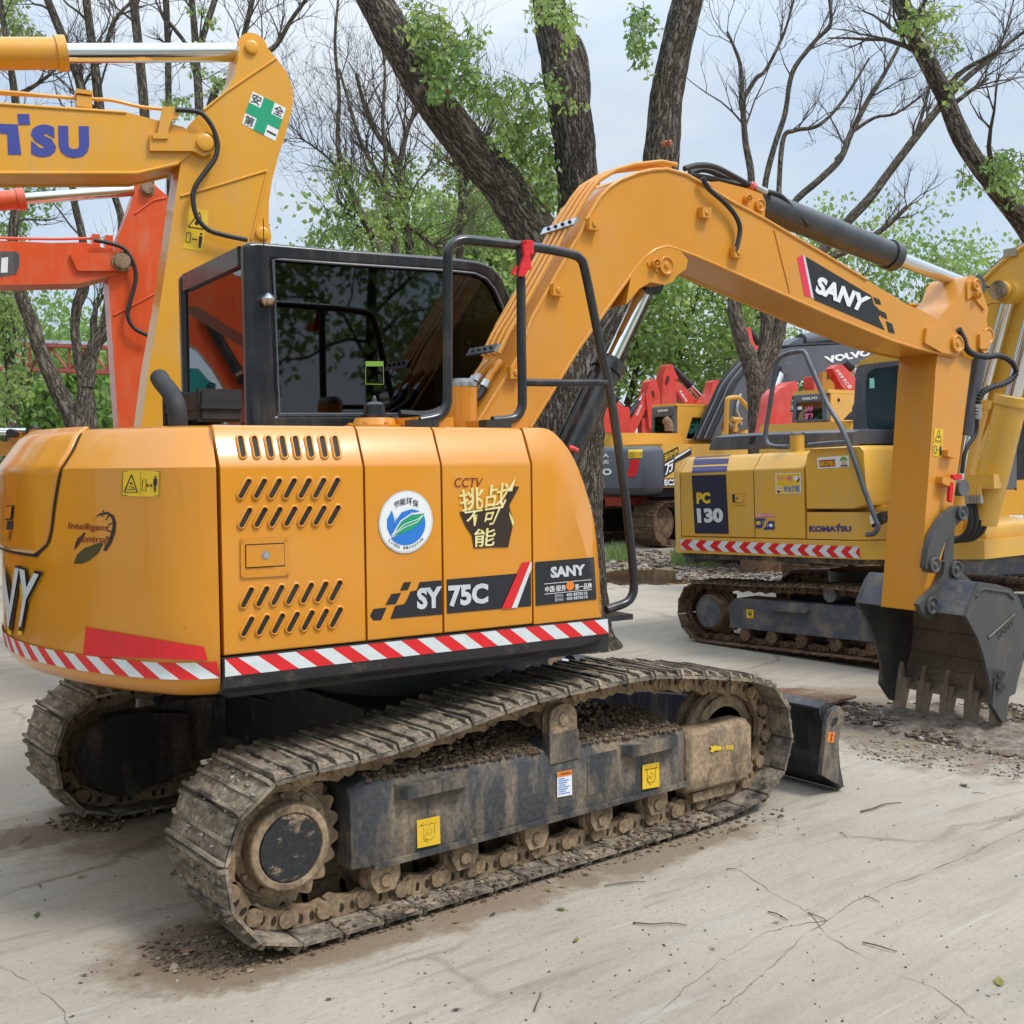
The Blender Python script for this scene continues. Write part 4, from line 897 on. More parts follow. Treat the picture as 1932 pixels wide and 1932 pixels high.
b.build('bucket_ears', bk, bevel=.006)
b = MB(); b.tube([UF.S(p, KN-.003) for p in px(11, (832, 1030), (850, 990), (880, 980), (1020, 1000), (1060, 1040))], .009, BKT, 6); b.tube([UF.S(p, KN-.003) for p in px(11, (905, 1278), (1065, 1135))], .007, BKT, 6)
for p in ((985, 1500), (985, 1575)): b.cyl(UF.S(px(11, p)[0], KN), UF.S(px(11, p)[0], KN-.04), .022, BKT, 8)
b.pieces('side_rib', bk)
d = Decal(onplane(UF.P(0, KN, 0), UF.y)); d.text('SANY', px(11, (950, 1255), (1058, 1165), (1068, 1195), (962, 1290)), VBL, .002, .02); d.build('maker_lettering', bk)
for i in range(5):
    y = KN+.05+(KF-KN-.10)*i/4; b = MB(); sl = (KN-y)*.0
    rings = []
    for t, w, h in ((0, .048, .05), (.25, .045, .048), (.62, .042, .03), (1, .038, .012)):
        x = lipx+.04-.055*t; z = lipz+.06-.27*t; rings.append([UF.P(x-h*.5, y-w, z), UF.P(x-h*.5, y+w, z), UF.P(x+h*.5, y+w, z), UF.P(x+h*.5, y-w, z)])
    b.loft(rings, BKTI); b.xz(UF, [(lipx+.005, lipz+.10), (lipx+.028, lipz+.16), (lipx+.045, lipz+.02), (lipx-.005, lipz-.03)], y-.014, y+.014, BKTI); b.build('tooth', bk, bevel=.004, seg=1)

# ---- handrail, filler, exhaust and other deck fittings
ry_ = -.92; b = MB()
def rail(P, r=.0185): b.tube(catmull([UF.S(p, ry_) for p in P], 6), r, BLK, 10)
rail(px(2, (1515, 1447), (1560, 1432), (1620, 1410), (1655, 1375), (1668, 1310), (1655, 1130), (1605, 700), (1530, 200), (1490, 30))+px(5, (1455, 1780), (1395, 1490), (1370, 1435), (1325, 1410), (1180, 1380), (1050, 1363), (800, 1335), (720, 1330), (665, 1352), (640, 1400), (637, 1500), (636, 1932))+px(2, (636, 240), (632, 310), (605, 362), (560, 385), (480, 400)))
rail(px(5, (1040, 1362), (1042, 1500), (1046, 1932))+px(2, (1050, 270), (1045, 330), (1020, 375), (975, 392), (885, 400))); rail(px(2, (1062, 187), (1300, 190), (1530, 188)), .015)
fo = UF.loc(UF.S(px(2, (1515, 1450))[0], ry_)); b.box(UF, fo.x-.14, fo.x+.10, ry_-.05, ry_+.4, fo.z-.04, fo.z-.018, BLK)
for p in ((500, 405), (905, 405)): l = UF.loc(UF.S(px(2, p)[0], ry_)); b.box(UF, l.x-.06, l.x+.05, ry_-.03, ry_+.03, 1.712, l.z+.006, BLK)
hr = b.build('handrail', EX)
b = MB(); o = UF.S(px(2, (710, 430))[0], -.62); b.cyl(o-UF.z*.1, UF.S(px(2, (715, 215))[0], -.62), .062, YEL, 28); c = UF.S(px(2, (718, 212))[0], -.62); b.rev(c, UF.z, [(0, .062), (.018, .062), (.02, .05), (.032, .048), (.034, .02)], STL, 24); b.build('filler_neck', EX)
b = MB(); o = UF.S(px(2, (232, 418))[0], -.72); o.z = 1.71; b.rev(o, UF.z, [(0, .115), (.018, .115), (.02, .085), (.045, .075)], YEL, 32)
for i in range(8): a = 2*pi*i/8; b.cyl(o+UF.x*.1*cos(a)+UF.y*.1*sin(a)+UF.z*.018, o+UF.x*.1*cos(a)+UF.y*.1*sin(a)+UF.z*.026, .009, YEL, 6)
k_ = b.build('cap_base', EX); b = MB(); b.rev(o+UF.z*.045, UF.z, [(0, .055), (.012, .055), (.014, .042), (.05, .040), (.06, .03), (.062, .012), (.078, .008), (.085, .003)], BLK, 24); b.build('breather_cap', k_)
b = MB(); o = UF.loc(UF.S(px(2, (525, 412))[0], -.86)); b.box(UF, o.x-.08, o.x+.08, -.92, -.72, 1.70, o.z+.02, YEL); o = UF.loc(UF.S(px(2, (935, 412))[0], -.86)); b.box(UF, o.x-.08, o.x+.08, -.92, -.72, 1.70, o.z+.01, YEL); b.pieces('rail_pad', EX, bevel=.005)
ey = -.35; xe = -1.22
E_ = lambda c, p: UF.X(px(c, p)[0], xe)
b = MB(); pth = catmull([E_(1, p) for p in ((988, 470), (985, 380), (975, 310), (945, 245), (905, 195), (882, 160))], 5)
b.tube(pth, .032, BLKM, 18, cap=False); b.tube([pth[-1]+(pth[-3]-pth[-1])*.15, pth[-1]+(pth[-3]-pth[-1])*.1], .0315, BLKM, 18); ex = b.build('exhaust_pipe', EX)
b = MB(); a, c = UF.loc(UF.X(px(1, (912, 275))[0], xe+.10)), UF.loc(UF.X(px(1, (1118, 388))[0], xe+.10)); b.box(UF, xe+.10, xe+.24, c.y, a.y, c.z, a.z, BLKM); m_ = (a.z+c.z)/2
for y in (a.y-.01, (a.y+c.y)/2, c.y+.02): b.box(UF, xe+.09, xe+.25, y-.012, y+.012, c.z-.01, a.z+.01, BLKM)
b.box(UF, xe+.095, xe+.245, c.y-.01, a.y+.01, m_-.012, m_+.008, BLKM); b.tube([UF.P(xe+.17, (a.y+c.y)/2, c.z+.05), UF.P(xe+.17, (a.y+c.y)/2, 1.65)], .045, BLKM, 14); b.build('air_cleaner', EX, bevel=.006)
b = MB(); q = px(1, (1245, 278), (1365, 272), (1368, 405), (1250, 410)); b.prism([UF.X(p, -.60) for p in q], UF.x*.03, BLKM); b.tube([UF.X(p, -.59) for p in px(1, (1300, 400), (1302, 470))], .015, BLKM); b.build('rear_mirror', EX, bevel=.006)
# ---- dozer blade and its arms
b = MB(); pf = [(1.60, .42), (1.66, .445), (1.685, .42), (1.665, .32), (1.665, .22), (1.70, .10), (1.78, .01), (1.755, .005), (1.665, .08), (1.625, .20), (1.628, .32), (1.60, .40)]
b.xz(TF, pf, -1.10, 1.10, BLK)
bl = b.build('dozer_blade', EX, bevel=.006, smooth=50)
ep = px(9, (842, 300), (868, 248), (908, 222), (940, 262), (936, 300), (915, 350), (905, 430), (913, 560), (936, 678), (812, 606), (820, 520), (832, 420))
b = MB()
for y0, y1 in ((-1.125, -1.10), (1.10, 1.125)): b.xz(TF, [(v.x, v.z) for v in [TF.loc(TF.S(p, -1.125)) for p in ep]], y0, y1, FRM)
eo = b.pieces('end_plate', bl, bevel=.005)[0]
d = Decal(onplane(TF.P(0, -1.125, 0), TF.y)); d.poly(px(9, (848, 366), (883, 370), (875, 428), (838, 424)), VOR); q = px(9, (848, 366), (883, 370), (875, 428), (838, 424)); d.line(q, [(.4, .15), (.6, .25), (.45, .55), (.65, .7), (.45, .85)], .1, VBL, .004); d.poly(px(9, (862, 330), (872, 295), (895, 282), (902, 295), (890, 325), (868, 342)), BLKM); d.build('lift_point_sticker', eo)
b = MB()
for y in (-.42, .34): b.xz(TF, [(.42, .40), (.42, .52), (.9, .50), (1.62, .36), (1.62, .16), (.9, .34)], y, y+.08, BLK)
b.pieces('blade_arm', bl, bevel=.01)
b = MB(); b.xz(TF, [(v.x, v.z) for v in [TF.loc(TF.S(p, -.12)) for p in px(2, (858, 1840), (870, 1740), (960, 1700), (1110, 1692), (1175, 1660), (1240, 1680), (1250, 1740), (1225, 1830), (1100, 1850))]], -.14, -.08, BLKS); b.cyl(TF.S(px(2, (1215, 1715))[0], -.15), TF.S(px(2, (1215, 1715))[0], -.05), .05, FRMD, 16)
b.xz(TF, [(v.x, v.z) for v in [TF.loc(TF.S(p, .1)) for p in px(2, (858, 1840), (870, 1740), (960, 1700), (1110, 1692), (1175, 1660), (1240, 1680), (1250, 1740), (1225, 1830), (1100, 1850))]], .08, .14, BLKS); b.pieces('blade_bracket', EX, bevel=.006)
a, c = TF.S(px(2, (1210, 1745))[0], 0), TF.S(px(2, (1760, 1850))[0], 0)
b = MB(); ax = (c-a).normalized(); b.rev(a, ax, [(0, .04), (.12, .04), (.12, .062), (.2, .062), (.2, .052), (.62, .052), (.62, .06), (.68, .06)], BLK, 20); b.cyl(a, a+ax*.12, .041, CHR, 16); b.tube([a+ax*.2+V((0, -.07, .05)), a+ax*.6+V((0, -.07, .05))], .012, STL); b.build('blade_cylinder', EX)
# red ribbon tied on the rail
b = MB(); k0 = UF.S(px(5, (1078, 1372))[0], ry_-.02)
b.tube([k0+UF.z*.025, k0+V((0, 0, -.03))], .026, RIB, 8)
for P in (((1060, 1355), (1090, 1355), (1095, 1400), (1100, 1490), (1082, 1500), (1065, 1530), (1030, 1530), (1045, 1470), (1065, 1410)), ((1015, 1470), (1025, 1475), (1012, 1525), (996, 1518))):
    b.side(UF, px(5, *P), ry_-.05, ry_-.035, RIB)
b.build('ribbon', None, bevel=.004, label='red cloth ribbon knotted on the top bar of the black handrail', cat='ribbon', loc=tuple(k0))
b = MB(); k1 = UF.S(px(11, (720, 300))[0], AN-.04)
for P in (((690, 285), (745, 282), (748, 310), (715, 318), (692, 305)), ((680, 330), (695, 335), (692, 380), (686, 455), (668, 445), (672, 380))): b.side(UF, px(11, *P), AN-.05, AN-.03, RIB)
b.build('ribbon', None, bevel=.004, label='thin red ribbon hanging from the hydraulic pipe on the near excavator arm', cat='ribbon', loc=tuple(k1))
# ================================================================ ground
STAINS = [((390, 1790), .42, .30, (.165, .115, .075, 1)), ((480, 1812), .34, .16, (.19, .135, .09, 1)), ((180, 1555), .75, .22, (.17, .12, .08, 1)), ((330, 1570), .6, .2, (.21, .155, .105, 1)), ((700, 1775), .55, .13, (.20, .145, .095, 1)), ((950, 1700), .6, .13, (.22, .16, .11, 1)), ((1250, 1610), .7, .14, (.21, .155, .105, 1)), ((1290, 1060), 4.2, 2.6, (.20, .155, .105, 1)), ((1250, 1310), 1.1, .6, (.24, .19, .14, 1)), ((1750, 1375), .9, 1.3, (.20, .155, .11, 1)), ((1560, 1330), .9, .5, (.25, .2, .15, 1))]
def concrete():
    m = bpy.data.materials.new('worn concrete'); m.use_nodes = True; t = m.node_tree; b = t.nodes['Principled BSDF']; L = t.links.new
    tc = N(t, 'ShaderNodeTexCoord'); O = tc.outputs['Object']
    def noise(sc, det, vec=O, rough=.6):
        n = N(t, 'ShaderNodeTexNoise'); n.inputs['Scale'].default_value = sc; n.inputs['Detail'].default_value = det; n.inputs['Roughness'].default_value = rough; L(vec, n.inputs['Vector']); return n.outputs['Fac']
    def ramp(f, a, c, ca=(0, 0, 0, 1), cc=(1, 1, 1, 1)):
        r = N(t, 'ShaderNodeValToRGB'); r.color_ramp.elements[0].position = a; r.color_ramp.elements[1].position = c; r.color_ramp.elements[0].color = ca; r.color_ramp.elements[1].color = cc; L(f, r.inputs[0]); return r.outputs[0]
    def mix(f, a, c, mode='MIX'):
        x = N(t, 'ShaderNodeMixRGB', blend_type=mode)
        for s, v in zip(x.inputs, (f, a, c)):
            if isinstance(v, (int, float)): s.default_value = v
            elif isinstance(v, tuple): s.default_value = v
            else: L(v, s)
        return x.outputs[0]
    mp = N(t, 'ShaderNodeMapping'); mp.inputs['Rotation'].default_value = (0, 0, radians(-18)); mp.inputs['Scale'].default_value = (.6, 3.4, 1); L(O, mp.inputs[0]); ST = mp.outputs[0]
    c = mix(ramp(noise(.55, 6), .35, .68), (.325, .282, .226, 1), (.425, .376, .306, 1))
    c = mix(ramp(noise(2.2, 8, ST), .52, .72), c, (.275, .24, .195, 1))
    c = mix(ramp(noise(1.1, 8, ST, .7), .58, .74), c, (.455, .43, .385, 1))
    c = mix(ramp(noise(26, 6), .3, .75), mix(.10, c, (.12, .09, .06, 1)), c)
    c = mix(ramp(noise(70, 3), .63, .70), c, (.20, .165, .125, 1))
    # scrapes and tyre streaks in two directions
    for ang, sy, p0, p1, col_, kk in ((-18, 9., .60, .68, (.20, .17, .132, 1), 1.1), (34, 12., .63, .70, (.22, .187, .145, 1), .9), (-30, 14., .62, .69, (.50, .475, .43, 1), 1.3)):
        m3 = N(t, 'ShaderNodeMapping'); m3.inputs['Rotation'].default_value = (0, 0, radians(ang)); m3.inputs['Scale'].default_value = (.35, sy*.35, 1); L(O, m3.inputs[0])
        f_ = N(t, 'ShaderNodeMath', operation='MULTIPLY'); L(ramp(noise(2.6*kk, 9, m3.outputs[0], .62), p0, p1), f_.inputs[0]); f_.inputs[1].default_value = .55 if kk < 1.2 else .28; c = mix(f_.outputs[0], c, col_)
    # mud trodden off the tracks: stains with a ragged outline
    dn0 = N(t, 'ShaderNodeTexNoise'); dn0.inputs['Scale'].default_value = 5.; dn0.inputs['Detail'].default_value = 8; dn0.inputs['Roughness'].default_value = .7; L(O, dn0.inputs['Vector'])
    for (P_, r_, s_, c_) in STAINS:
        g = ground(P_); sb = N(t, 'ShaderNodeVectorMath', operation='SUBTRACT'); L(O, sb.inputs[0]); sb.inputs[1].default_value = tuple(g)
        sc2 = N(t, 'ShaderNodeVectorMath', operation='MULTIPLY'); L(sb.outputs[0], sc2.inputs[0]); sc2.inputs[1].default_value = (1/r_, 1/s_, 0)
        ln = N(t, 'ShaderNodeVectorMath', operation='LENGTH'); L(sc2.outputs[0], ln.inputs[0]); ma = N(t, 'ShaderNodeMath', operation='MULTIPLY_ADD'); L(dn0.outputs['Fac'], ma.inputs[0]); ma.inputs[1].default_value = 2.2; L(ln.outputs['Value'], ma.inputs[2])
        mb_ = N(t, 'ShaderNodeMath', operation='MULTIPLY'); L(ma.outputs[0], mb_.inputs[0]); mb_.inputs[1].default_value = .25; c = mix(ramp(mb_.outputs[0], .42, .54, (.9, .9, .9, 1), (0, 0, 0, 1)), c, c_)
    # cracks
    dn = N(t, 'ShaderNodeTexNoise'); dn.inputs['Scale'].default_value = 1.3; dn.inputs['Detail'].default_value = 8; L(O, dn.inputs['Vector'])
    va = N(t, 'ShaderNodeVectorMath', operation='SCALE'); va.inputs['Scale'].default_value = .55; L(dn.outputs['Color'], va.inputs[0])
    vb = N(t, 'ShaderNodeVectorMath', operation='ADD'); L(O, vb.inputs[0]); L(va.outputs[0], vb.inputs[1])
    vo = N(t, 'ShaderNodeTexVoronoi', feature='DISTANCE_TO_EDGE'); vo.inputs['Scale'].default_value = .42; L(vb.outputs[0], vo.inputs['Vector'])
    ck = ramp(vo.outputs['Distance'], .002, .009, (1, 1, 1, 1), (0, 0, 0, 1)); gate = ramp(noise(.8, 3), .45, .6)
    f = N(t, 'ShaderNodeMath', operation='MULTIPLY'); L(ck, f.inputs[0]); L(gate, f.inputs[1])
    f2 = N(t, 'ShaderNodeMath', operation='MULTIPLY'); L(f.outputs[0], f2.inputs[0]); f2.inputs[1].default_value = .6
    c = mix(f2.outputs[0], c, (.12, .09, .065, 1))
    L(c, b.inputs['Base Color']); b.inputs['Roughness'].default_value = .88; b.inputs['Specular IOR Level'].default_value = .25
    bp = N(t, 'ShaderNodeBump'); bp.inputs['Strength'].default_value = .5; bp.inputs['Distance'].default_value = .014
    hsum = N(t, 'ShaderNodeMath', operation='ADD'); L(noise(34, 8), hsum.inputs[0]); L(noise(4, 6, ST), hsum.inputs[1]); L(hsum.outputs[0], bp.inputs['Height']); L(bp.outputs[0], b.inputs['Normal'])
    return m
CONC = concrete()
b = MB(); b.add([(-400, -400, 0), (600, -400, 0), (600, 600, 0), (-400, 600, 0)], [(0, 1, 2, 3)], CONC); b.build('ground', None, kind='structure', smooth=0)
# ================================================================ helpers for the other machines
def plane_at(p, depth, yaw):
    """frame standing on the ground whose y = 0 plane passes through photo point p at this distance"""
    w = at(p, depth); return Frame((w.x, w.y, 0), yaw)
def cyl2(nm, par, fr, P, y, r0, r1, split, mb_, rod=None):
    return cylinder(nm, par, P, r0, r1, split, mb_, y=y, lug=r0*.8, fr=fr, mrod=rod)
def hose(b, fr, P, y, r, m=None, n=5): b.tube(catmull([fr.S(p, y) for p in P], n), r, m or RUB, 8)
def letter_quads(d, body, q, m, off=.003, bold=.04): return d.text(body, q, m, off, bold)

def carrier(root, fr, xb, zt, zb_, m, k=1., w=.2):
    """the rest of a machine whose boom enters the picture from outside: lower boom, house, cab, tracks"""
    b = MB(); b.xz(fr, [(xb+.02, zt), (xb-1.2*k, zt-.05), (xb-2.1*k, zt-.55*k), (xb-3.0*k, 1.15*k), (xb-2.55*k, 1.05*k), (xb-1.7*k, zb_-.5*k), (xb-.8*k, zb_-.02), (xb+.02, zb_)], -w, w, m); b.build('lower_boom', root, bevel=.012)
    x1 = xb-2.3*k; b = MB(); b.box(fr, x1-3.1*k, x1, -1.2*k, -.25*k, .95*k, 1.95*k, m); b.box(fr, x1-3.1*k, x1-1.5*k, -.25*k, 1.2*k, .95*k, 1.95*k, m); b.build('house', root, bevel=.06*k)
    b = MB(); b.box(fr, x1-3.6*k, x1-3.1*k, -1.2*k, 1.2*k, .9*k, 1.8*k, m); b.build('counterweight', root, bevel=.15*k)
    b = MB(); b.xz(fr, [(x1-1.45*k, 1.0*k), (x1+.15*k, 1.0*k), (x1+.25*k, 1.6*k), (x1-.15*k, 2.75*k), (x1-1.45*k, 2.75*k)], .25*k, 1.2*k, BLK); b.build('cab', root, bevel=.06*k)
    for yc in (-1., 1.):
        make_track(root, fr, yc*k, .5*k, 1.6*k, .36*k, .36*k, .38*k, [(-.8*k, .75*k), (0, .77*k), (.8*k, .75*k)], .19*k, SHOER, SHOER, shoes=False, k=k) if False else None
        b = MB(); ol = [(x1-1.5*k+1.6*k*c+.38*k*cos(a), .40*k+.38*k*sin(a)) for c, s0 in ((1, -90), (-1, 90)) for a in [radians(s0+180*i/12) for i in range(13)]]; b.xz(fr, ol, (yc-.27)*k, (yc+.27)*k, SHOER); b.build('crawler_track', root, bevel=.02)
    b = MB(); b.box(fr, x1-2.2*k, x1-.8*k, -.8*k, .8*k, .35*k, .95*k, BLKS); b.build('undercarriage', root)

# ---------------------------------------------------------------- tall golden machine at the left: boom and arm over the cab
LK = plane_at(px(4, (1135, 800))[0], 7.6, radians(-11)); WK = .17
lk = thing('crawler_excavator', LK.o, 'golden yellow excavator boom with blue lettering and green cross plate above the black cab', 'excavator')
b = MB(); b.side(LK, px(4, (-760, 510), (0, 573), (480, 597), (700, 622), (870, 665), (1020, 705), (1080, 770), (1060, 850), (990, 905), (760, 958), (0, 958), (-760, 948)), -WK, WK, YELK)
b.side(LK, px(4, (830, 742), (1080, 740), (1150, 726), (1185, 752), (1196, 800), (1178, 848), (1130, 866), (1070, 836), (832, 834)), -WK-.03, WK+.03, YELK)
for y in (-WK, WK):
    b.tube([LK.S(p, -WK)+LK.y*(y+WK) for p in px(4, (-420, 955), (0, 960), (760, 960), (990, 906))], .014, YELK, 6); b.tube([LK.S(p, -WK)+LK.y*(y+WK) for p in px(4, (-420, 540), (0, 577), (700, 625))], .012, YELK, 6)
b.side(LK, px(4, (842, 742), (875, 735), (888, 660), (905, 590), (965, 590), (970, 622), (995, 630), (985, 652), (955, 660), (930, 730), (935, 768), (850, 768)), -WK-.045, -WK-.01, YELK)
lb = b.build('boom', lk, bevel=.01); l_ = [LK.loc(LK.S(p, -WK)) for p in px(4, (-760, 510), (-760, 948))]; carrier(lk, LK, l_[0].x, l_[0].z-.003, l_[1].z+.003, YELK, 1., WK-.003)
b = MB(); aP = px(4, (1318, 330), (1330, 245), (1365, 208), (1440, 222), (1498, 282), (1532, 322), (1590, 402), (1622, 490), (1624, 570), (1590, 720), (1545, 860), (1510, 990), (1490, 1120), (1490, 1240), (1505, 1310), (1490, 1400), (1420, 1700), (1280, 2300), (1080, 3300))+px(4, (640, 3300), (740, 2600))+px(1, (782, 430), (800, 290), (822, 120))+px(4, (885, 1700), (930, 1400), (985, 1010), (1005, 880), (1040, 700), (1120, 615), (1255, 505), (1300, 420))
b.side(LK, aP, -WK+.015, WK-.015, YELK)
for P in (((1000, 1088), (1200, 1030), (1480, 945)), ((1482, 950), (1440, 1130), (1392, 1330)), ((1532, 322), (1400, 410), (1255, 508), (1128, 612))): b.tube([LK.S(p, -WK+.012) for p in px(4, *P)], .010, YELK, 6)
la = b.build('arm', lk, bevel=.012)
b = MB(); pin(b, px(4, (1135, 792))[0], 0, .05, YELK) if False else None
for p, r, y in (((1135, 792), .055, -WK-.03), ((1392, 264), .045, -WK+.015), ((1452, 1297), .045, -WK+.015)):
    o = LK.S(px(4, p)[0], y); b.rev(o, -LK.y, [(0, r), (.02, r), (.024, r*.85), (.026, r*.5)], YELK, 24)
b.pieces('pin', la)
cyl2('arm_cylinder', lk, LK, px(4, (-420, 300), (1385, 290)), 0, .098, .062, .405, YELK)
b = MB()
for i, y in enumerate((-.1, -.05)): hose(b, LK, px(4, (-420, 490+i*12), (0, 508+i*10), (300, 535), (480, 548), (620, 556), (780, 592), (940, 608)), y, .012, YELK)
l = LK.loc(LK.S(px(4, (465, 585))[0], -.1)); b.box(LK, l.x-.045, l.x+.045, -.14, 0, l.z-.02, l.z+.05, YELK); b.box(LK, l.x-.05, l.x+.05, -.15, .0, l.z+.06, l.z+.085, YELK)
for x in (-.03, .03): b.cyl(LK.P(l.x+x, -.1, l.z+.05), LK.P(l.x+x, -.1, l.z+.1), .012, FRMD, 8)
b.pieces('hydraulic_pipe', lb)
b = MB(); hose(b, LK, px(4, (975, 608), (1080, 616), (1130, 640), (1180, 710), (1206, 800), (1190, 880), (1140, 950), (1085, 1030), (1070, 1100), (1090, 1200), (1150, 1270), (1230, 1300), (1370, 1330)), -WK-.05, .017); b.build('hose', la)
d = Decal(onplane(LK.P(0, -WK, 0), LK.y))
LB = mat('logo blue vinyl', (.045, .06, .30), .45)
d.text('S', px(4, (170, 690), (308, 690), (314, 870), (170, 872)), LB, .003, .07); d.text('U', px(4, (322, 697), (492, 700), (496, 878), (326, 874)), LB, .003, .07)
d.poly(px(4, (-40, 684), (98, 690), (104, 740), (118, 858), (45, 857), (40, 742), (-40, 738)), LB, .003); d.poly(px(4, (96, 632), (160, 632), (168, 692), (103, 693)), LB, .003); d.text('A', px(4, (-190, 680), (-45, 684), (-10, 856), (-230, 852)), LB, .003, .06); d.text('KOM', px(4, (-690, 665), (-215, 676), (-245, 852), (-690, 846)), LB, .003, .06); d.build('maker_lettering', lb)
d = Decal(onplane(LK.P(0, -WK+.015, 0), LK.y)); q = px(4, (1400, 507), (1585, 600), (1525, 782), (1340, 685)); d.quad(q, WHT)
d.shape(q, [(.34, .0), (.66, .0), (.66, .34), (1, .34), (1, .66), (.66, .66), (.66, 1), (.34, 1), (.34, .66), (0, .66), (0, .34), (.34, .34)], VGR, .0035)
for ch, (u, v) in zip('安全第一', ((.03, .70), (.70, .70), (.03, .03), (.70, .13))): h = .27 if ch != '一' else .05; d.text(ch, [lerp2(q, *c) for c in ((u, v+h), (u+.27, v+h), (u+.27, v), (u, v))], VBL, .004, .01)
d.build('safety_plate', la)
d = Decal(onplane(LK.P(0, -WK+.015, 0), LK.y)); q = px(4, (1048, 1148), (1156, 1168), (1148, 1280), (1036, 1262)); d.quad(q, VYE); d.line(q, [(.05, .05), (.8, .05), (.55, .85), (.05, .05)], .05, VBL); d.disc(q, (.45, .3), .1, VBL)
q = px(4, (1028, 1258), (1137, 1278), (1122, 1394), (1015, 1375)); d.quad(q, VYE); d.line(q, [(.08, .3), (.08, .75), (.3, .75), (.3, .3), (.08, .3)], .04, VBL); d.line(q, [(.38, .5), (.66, .5)], .06, VBL); d.disc(q, (.82, .8), .06, VBL); d.shape(q, [(.72, .7), (.92, .7), (.88, .15), (.76, .15)], VBL); d.build('hazard_sticker', la)
b = MB(); l = LK.loc(LK.S((330, 1180), 0)); b.xz(LK, [(l.x-.5, .02), (l.x+.3, .05), (l.x+.55, .5), (l.x+.3, .9), (l.x-.1, .75), (l.x-.3, .3)], -.5, .5, BKT); b.build('bucket', lk, bevel=.02)

# ---------------------------------------------------------------- orange red machine behind it
HF = plane_at(px(4, (680, 1450))[0], 9.3, radians(-11)); WH = .16
hf = thing('crawler_excavator', HF.o, 'orange red excavator boom with dark elbow pin, left of the golden arm', 'excavator')
b = MB(); b.side(HF, px(4, (-420, 1315), (0, 1333), (290, 1346), (470, 1342), (640, 1392), (700, 1412), (727, 1450), (716, 1500), (660, 1522), (590, 1535), (430, 1572), (0, 1580), (-420, 1580)), -WH, WH, ORG)
b.side(HF, px(4, (385, 1405), (650, 1398), (715, 1420), (728, 1460), (700, 1500), (430, 1500)), -WH-.03, WH+.03, ORG)
hb = b.build('boom', hf, bevel=.012); l_ = [HF.loc(HF.S(p, -WH)) for p in px(4, (-420, 1315), (-420, 1580))]; carrier(hf, HF, l_[0].x, l_[0].z-.003, l_[1].z+.003, ORG, .8, WH-.003)
b = MB(); b.side(HF, px(4, (742, 1078), (765, 1028), (805, 1007), (850, 1018), (900, 1062), (935, 1092), (985, 1250), (1010, 1700), (960, 2300), (860, 3300), (560, 3300), (620, 2600))+px(1, (655, 430), (632, 100))+px(4, (622, 1880), (600, 1560), (655, 1310), (700, 1200)), -WH+.015, WH-.015, ORG)
for P in (((745, 1185), (850, 1110), (925, 1095)), ((625, 1750), (780, 1670), (870, 1620))): b.tube([HF.S(p, -WH+.012) for p in px(4, *P)], .009, ORG, 6)
ha = b.build('arm', hf, bevel=.012)
b = MB()
for p, r, y in (((676, 1450), .062, -WH-.03), ((815, 1048), .045, -WH+.015)):
    o = HF.S(px(4, p)[0], y); b.rev(o, -HF.y, [(0, r*1.3), (.015, r*1.3), (.016, r), (.05, r), (.054, r*.7)], FRMD, 24)
b.pieces('pin', ha)
cyl2('arm_cylinder', hf, HF, px(4, (-420, 1145), (790, 1052)), 0, .078, .045, .44, ORG)
b = MB(); hose(b, HF, px(4, (520, 1330), (610, 1348), (690, 1380), (740, 1460), (752, 1550), (720, 1680), (708, 1750), (745, 1820), (830, 1862)), -WH-.05, .017); hose(b, HF, px(4, (-420, 1300), (0, 1318), (300, 1325), (520, 1322), (610, 1345)), -.05, .011, ORG)
for p in ((528, 1340), (600, 1345)): l = HF.loc(HF.S(px(4, p)[0], -.06)); b.box(HF, l.x-.03, l.x+.03, -.12, 0, l.z-.06, l.z+.05, ORG)
b.build('hose', hb)
d = Decal(onplane(HF.P(0, -WH, 0), HF.y)); d.poly(px(4, (-200, 1390), (95, 1395), (108, 1412), (106, 1480), (88, 1522), (0, 1535), (-200, 1535)), GREY); d.poly(px(4, (8, 1430), (45, 1425), (42, 1510), (4, 1512)), WHT, .004); d.text('HITACH', px(4, (-330, 1428), (-12, 1428), (-14, 1512), (-330, 1512)), WHT, .004, .05); d.build('maker_lettering', hb)
b = MB(); l = HF.loc(HF.S((330, 1120), 0)); b.xz(HF, [(l.x-.5, .02), (l.x+.3, .05), (l.x+.5, .5), (l.x+.3, .9), (l.x-.1, .7), (l.x-.3, .3)], -.45, .45, BKT); b.build('bucket', hf, bevel=.02)

# ---------------------------------------------------------------- red machine and teal machine seen through the cab's rear glass
RF = plane_at(px(17, (450, 900))[0], 12.5, radians(-20))
rf = thing('crawler_excavator', RF.o, 'red excavator with black boom cylinder, reflected in the rear window of the near cab', 'excavator')
b = MB(); b.side(RF, px(17, (-60, 640), (150, 480), (340, 385), (420, 425), (520, 525), (620, 600), (690, 670), (800, 900), (860, 1300), (900, 1900), (1000, 2600), (560, 2600), (560, 1900), (500, 1500), (400, 1330), (240, 1130), (100, 1050), (-60, 1100)), -.15, .15, ORG)
b.tube([RF.S(p, -.15) for p in px(17, (330, 395), (420, 440), (520, 540), (690, 690))], .02, REDK, 6); rb = b.build('boom', rf, bevel=.01)
cyl2('boom_cylinder', rf, RF, px(17, (250, 680), (690, 1440)), -.28, .06, .035, .9, BLK)
b = MB(); hose(b, RF, px(17, (260, 620), (330, 580), (430, 545), (510, 505)), -.2, .012); b.build('hose', rb)
b = MB(); l = RF.loc(RF.S((480, 850), 0)); b.box(RF, l.x-.4, l.x+1.6, -.9, .9, .75, 1.25, REDK); b.build('body', rf, bevel=.06)
b = MB()
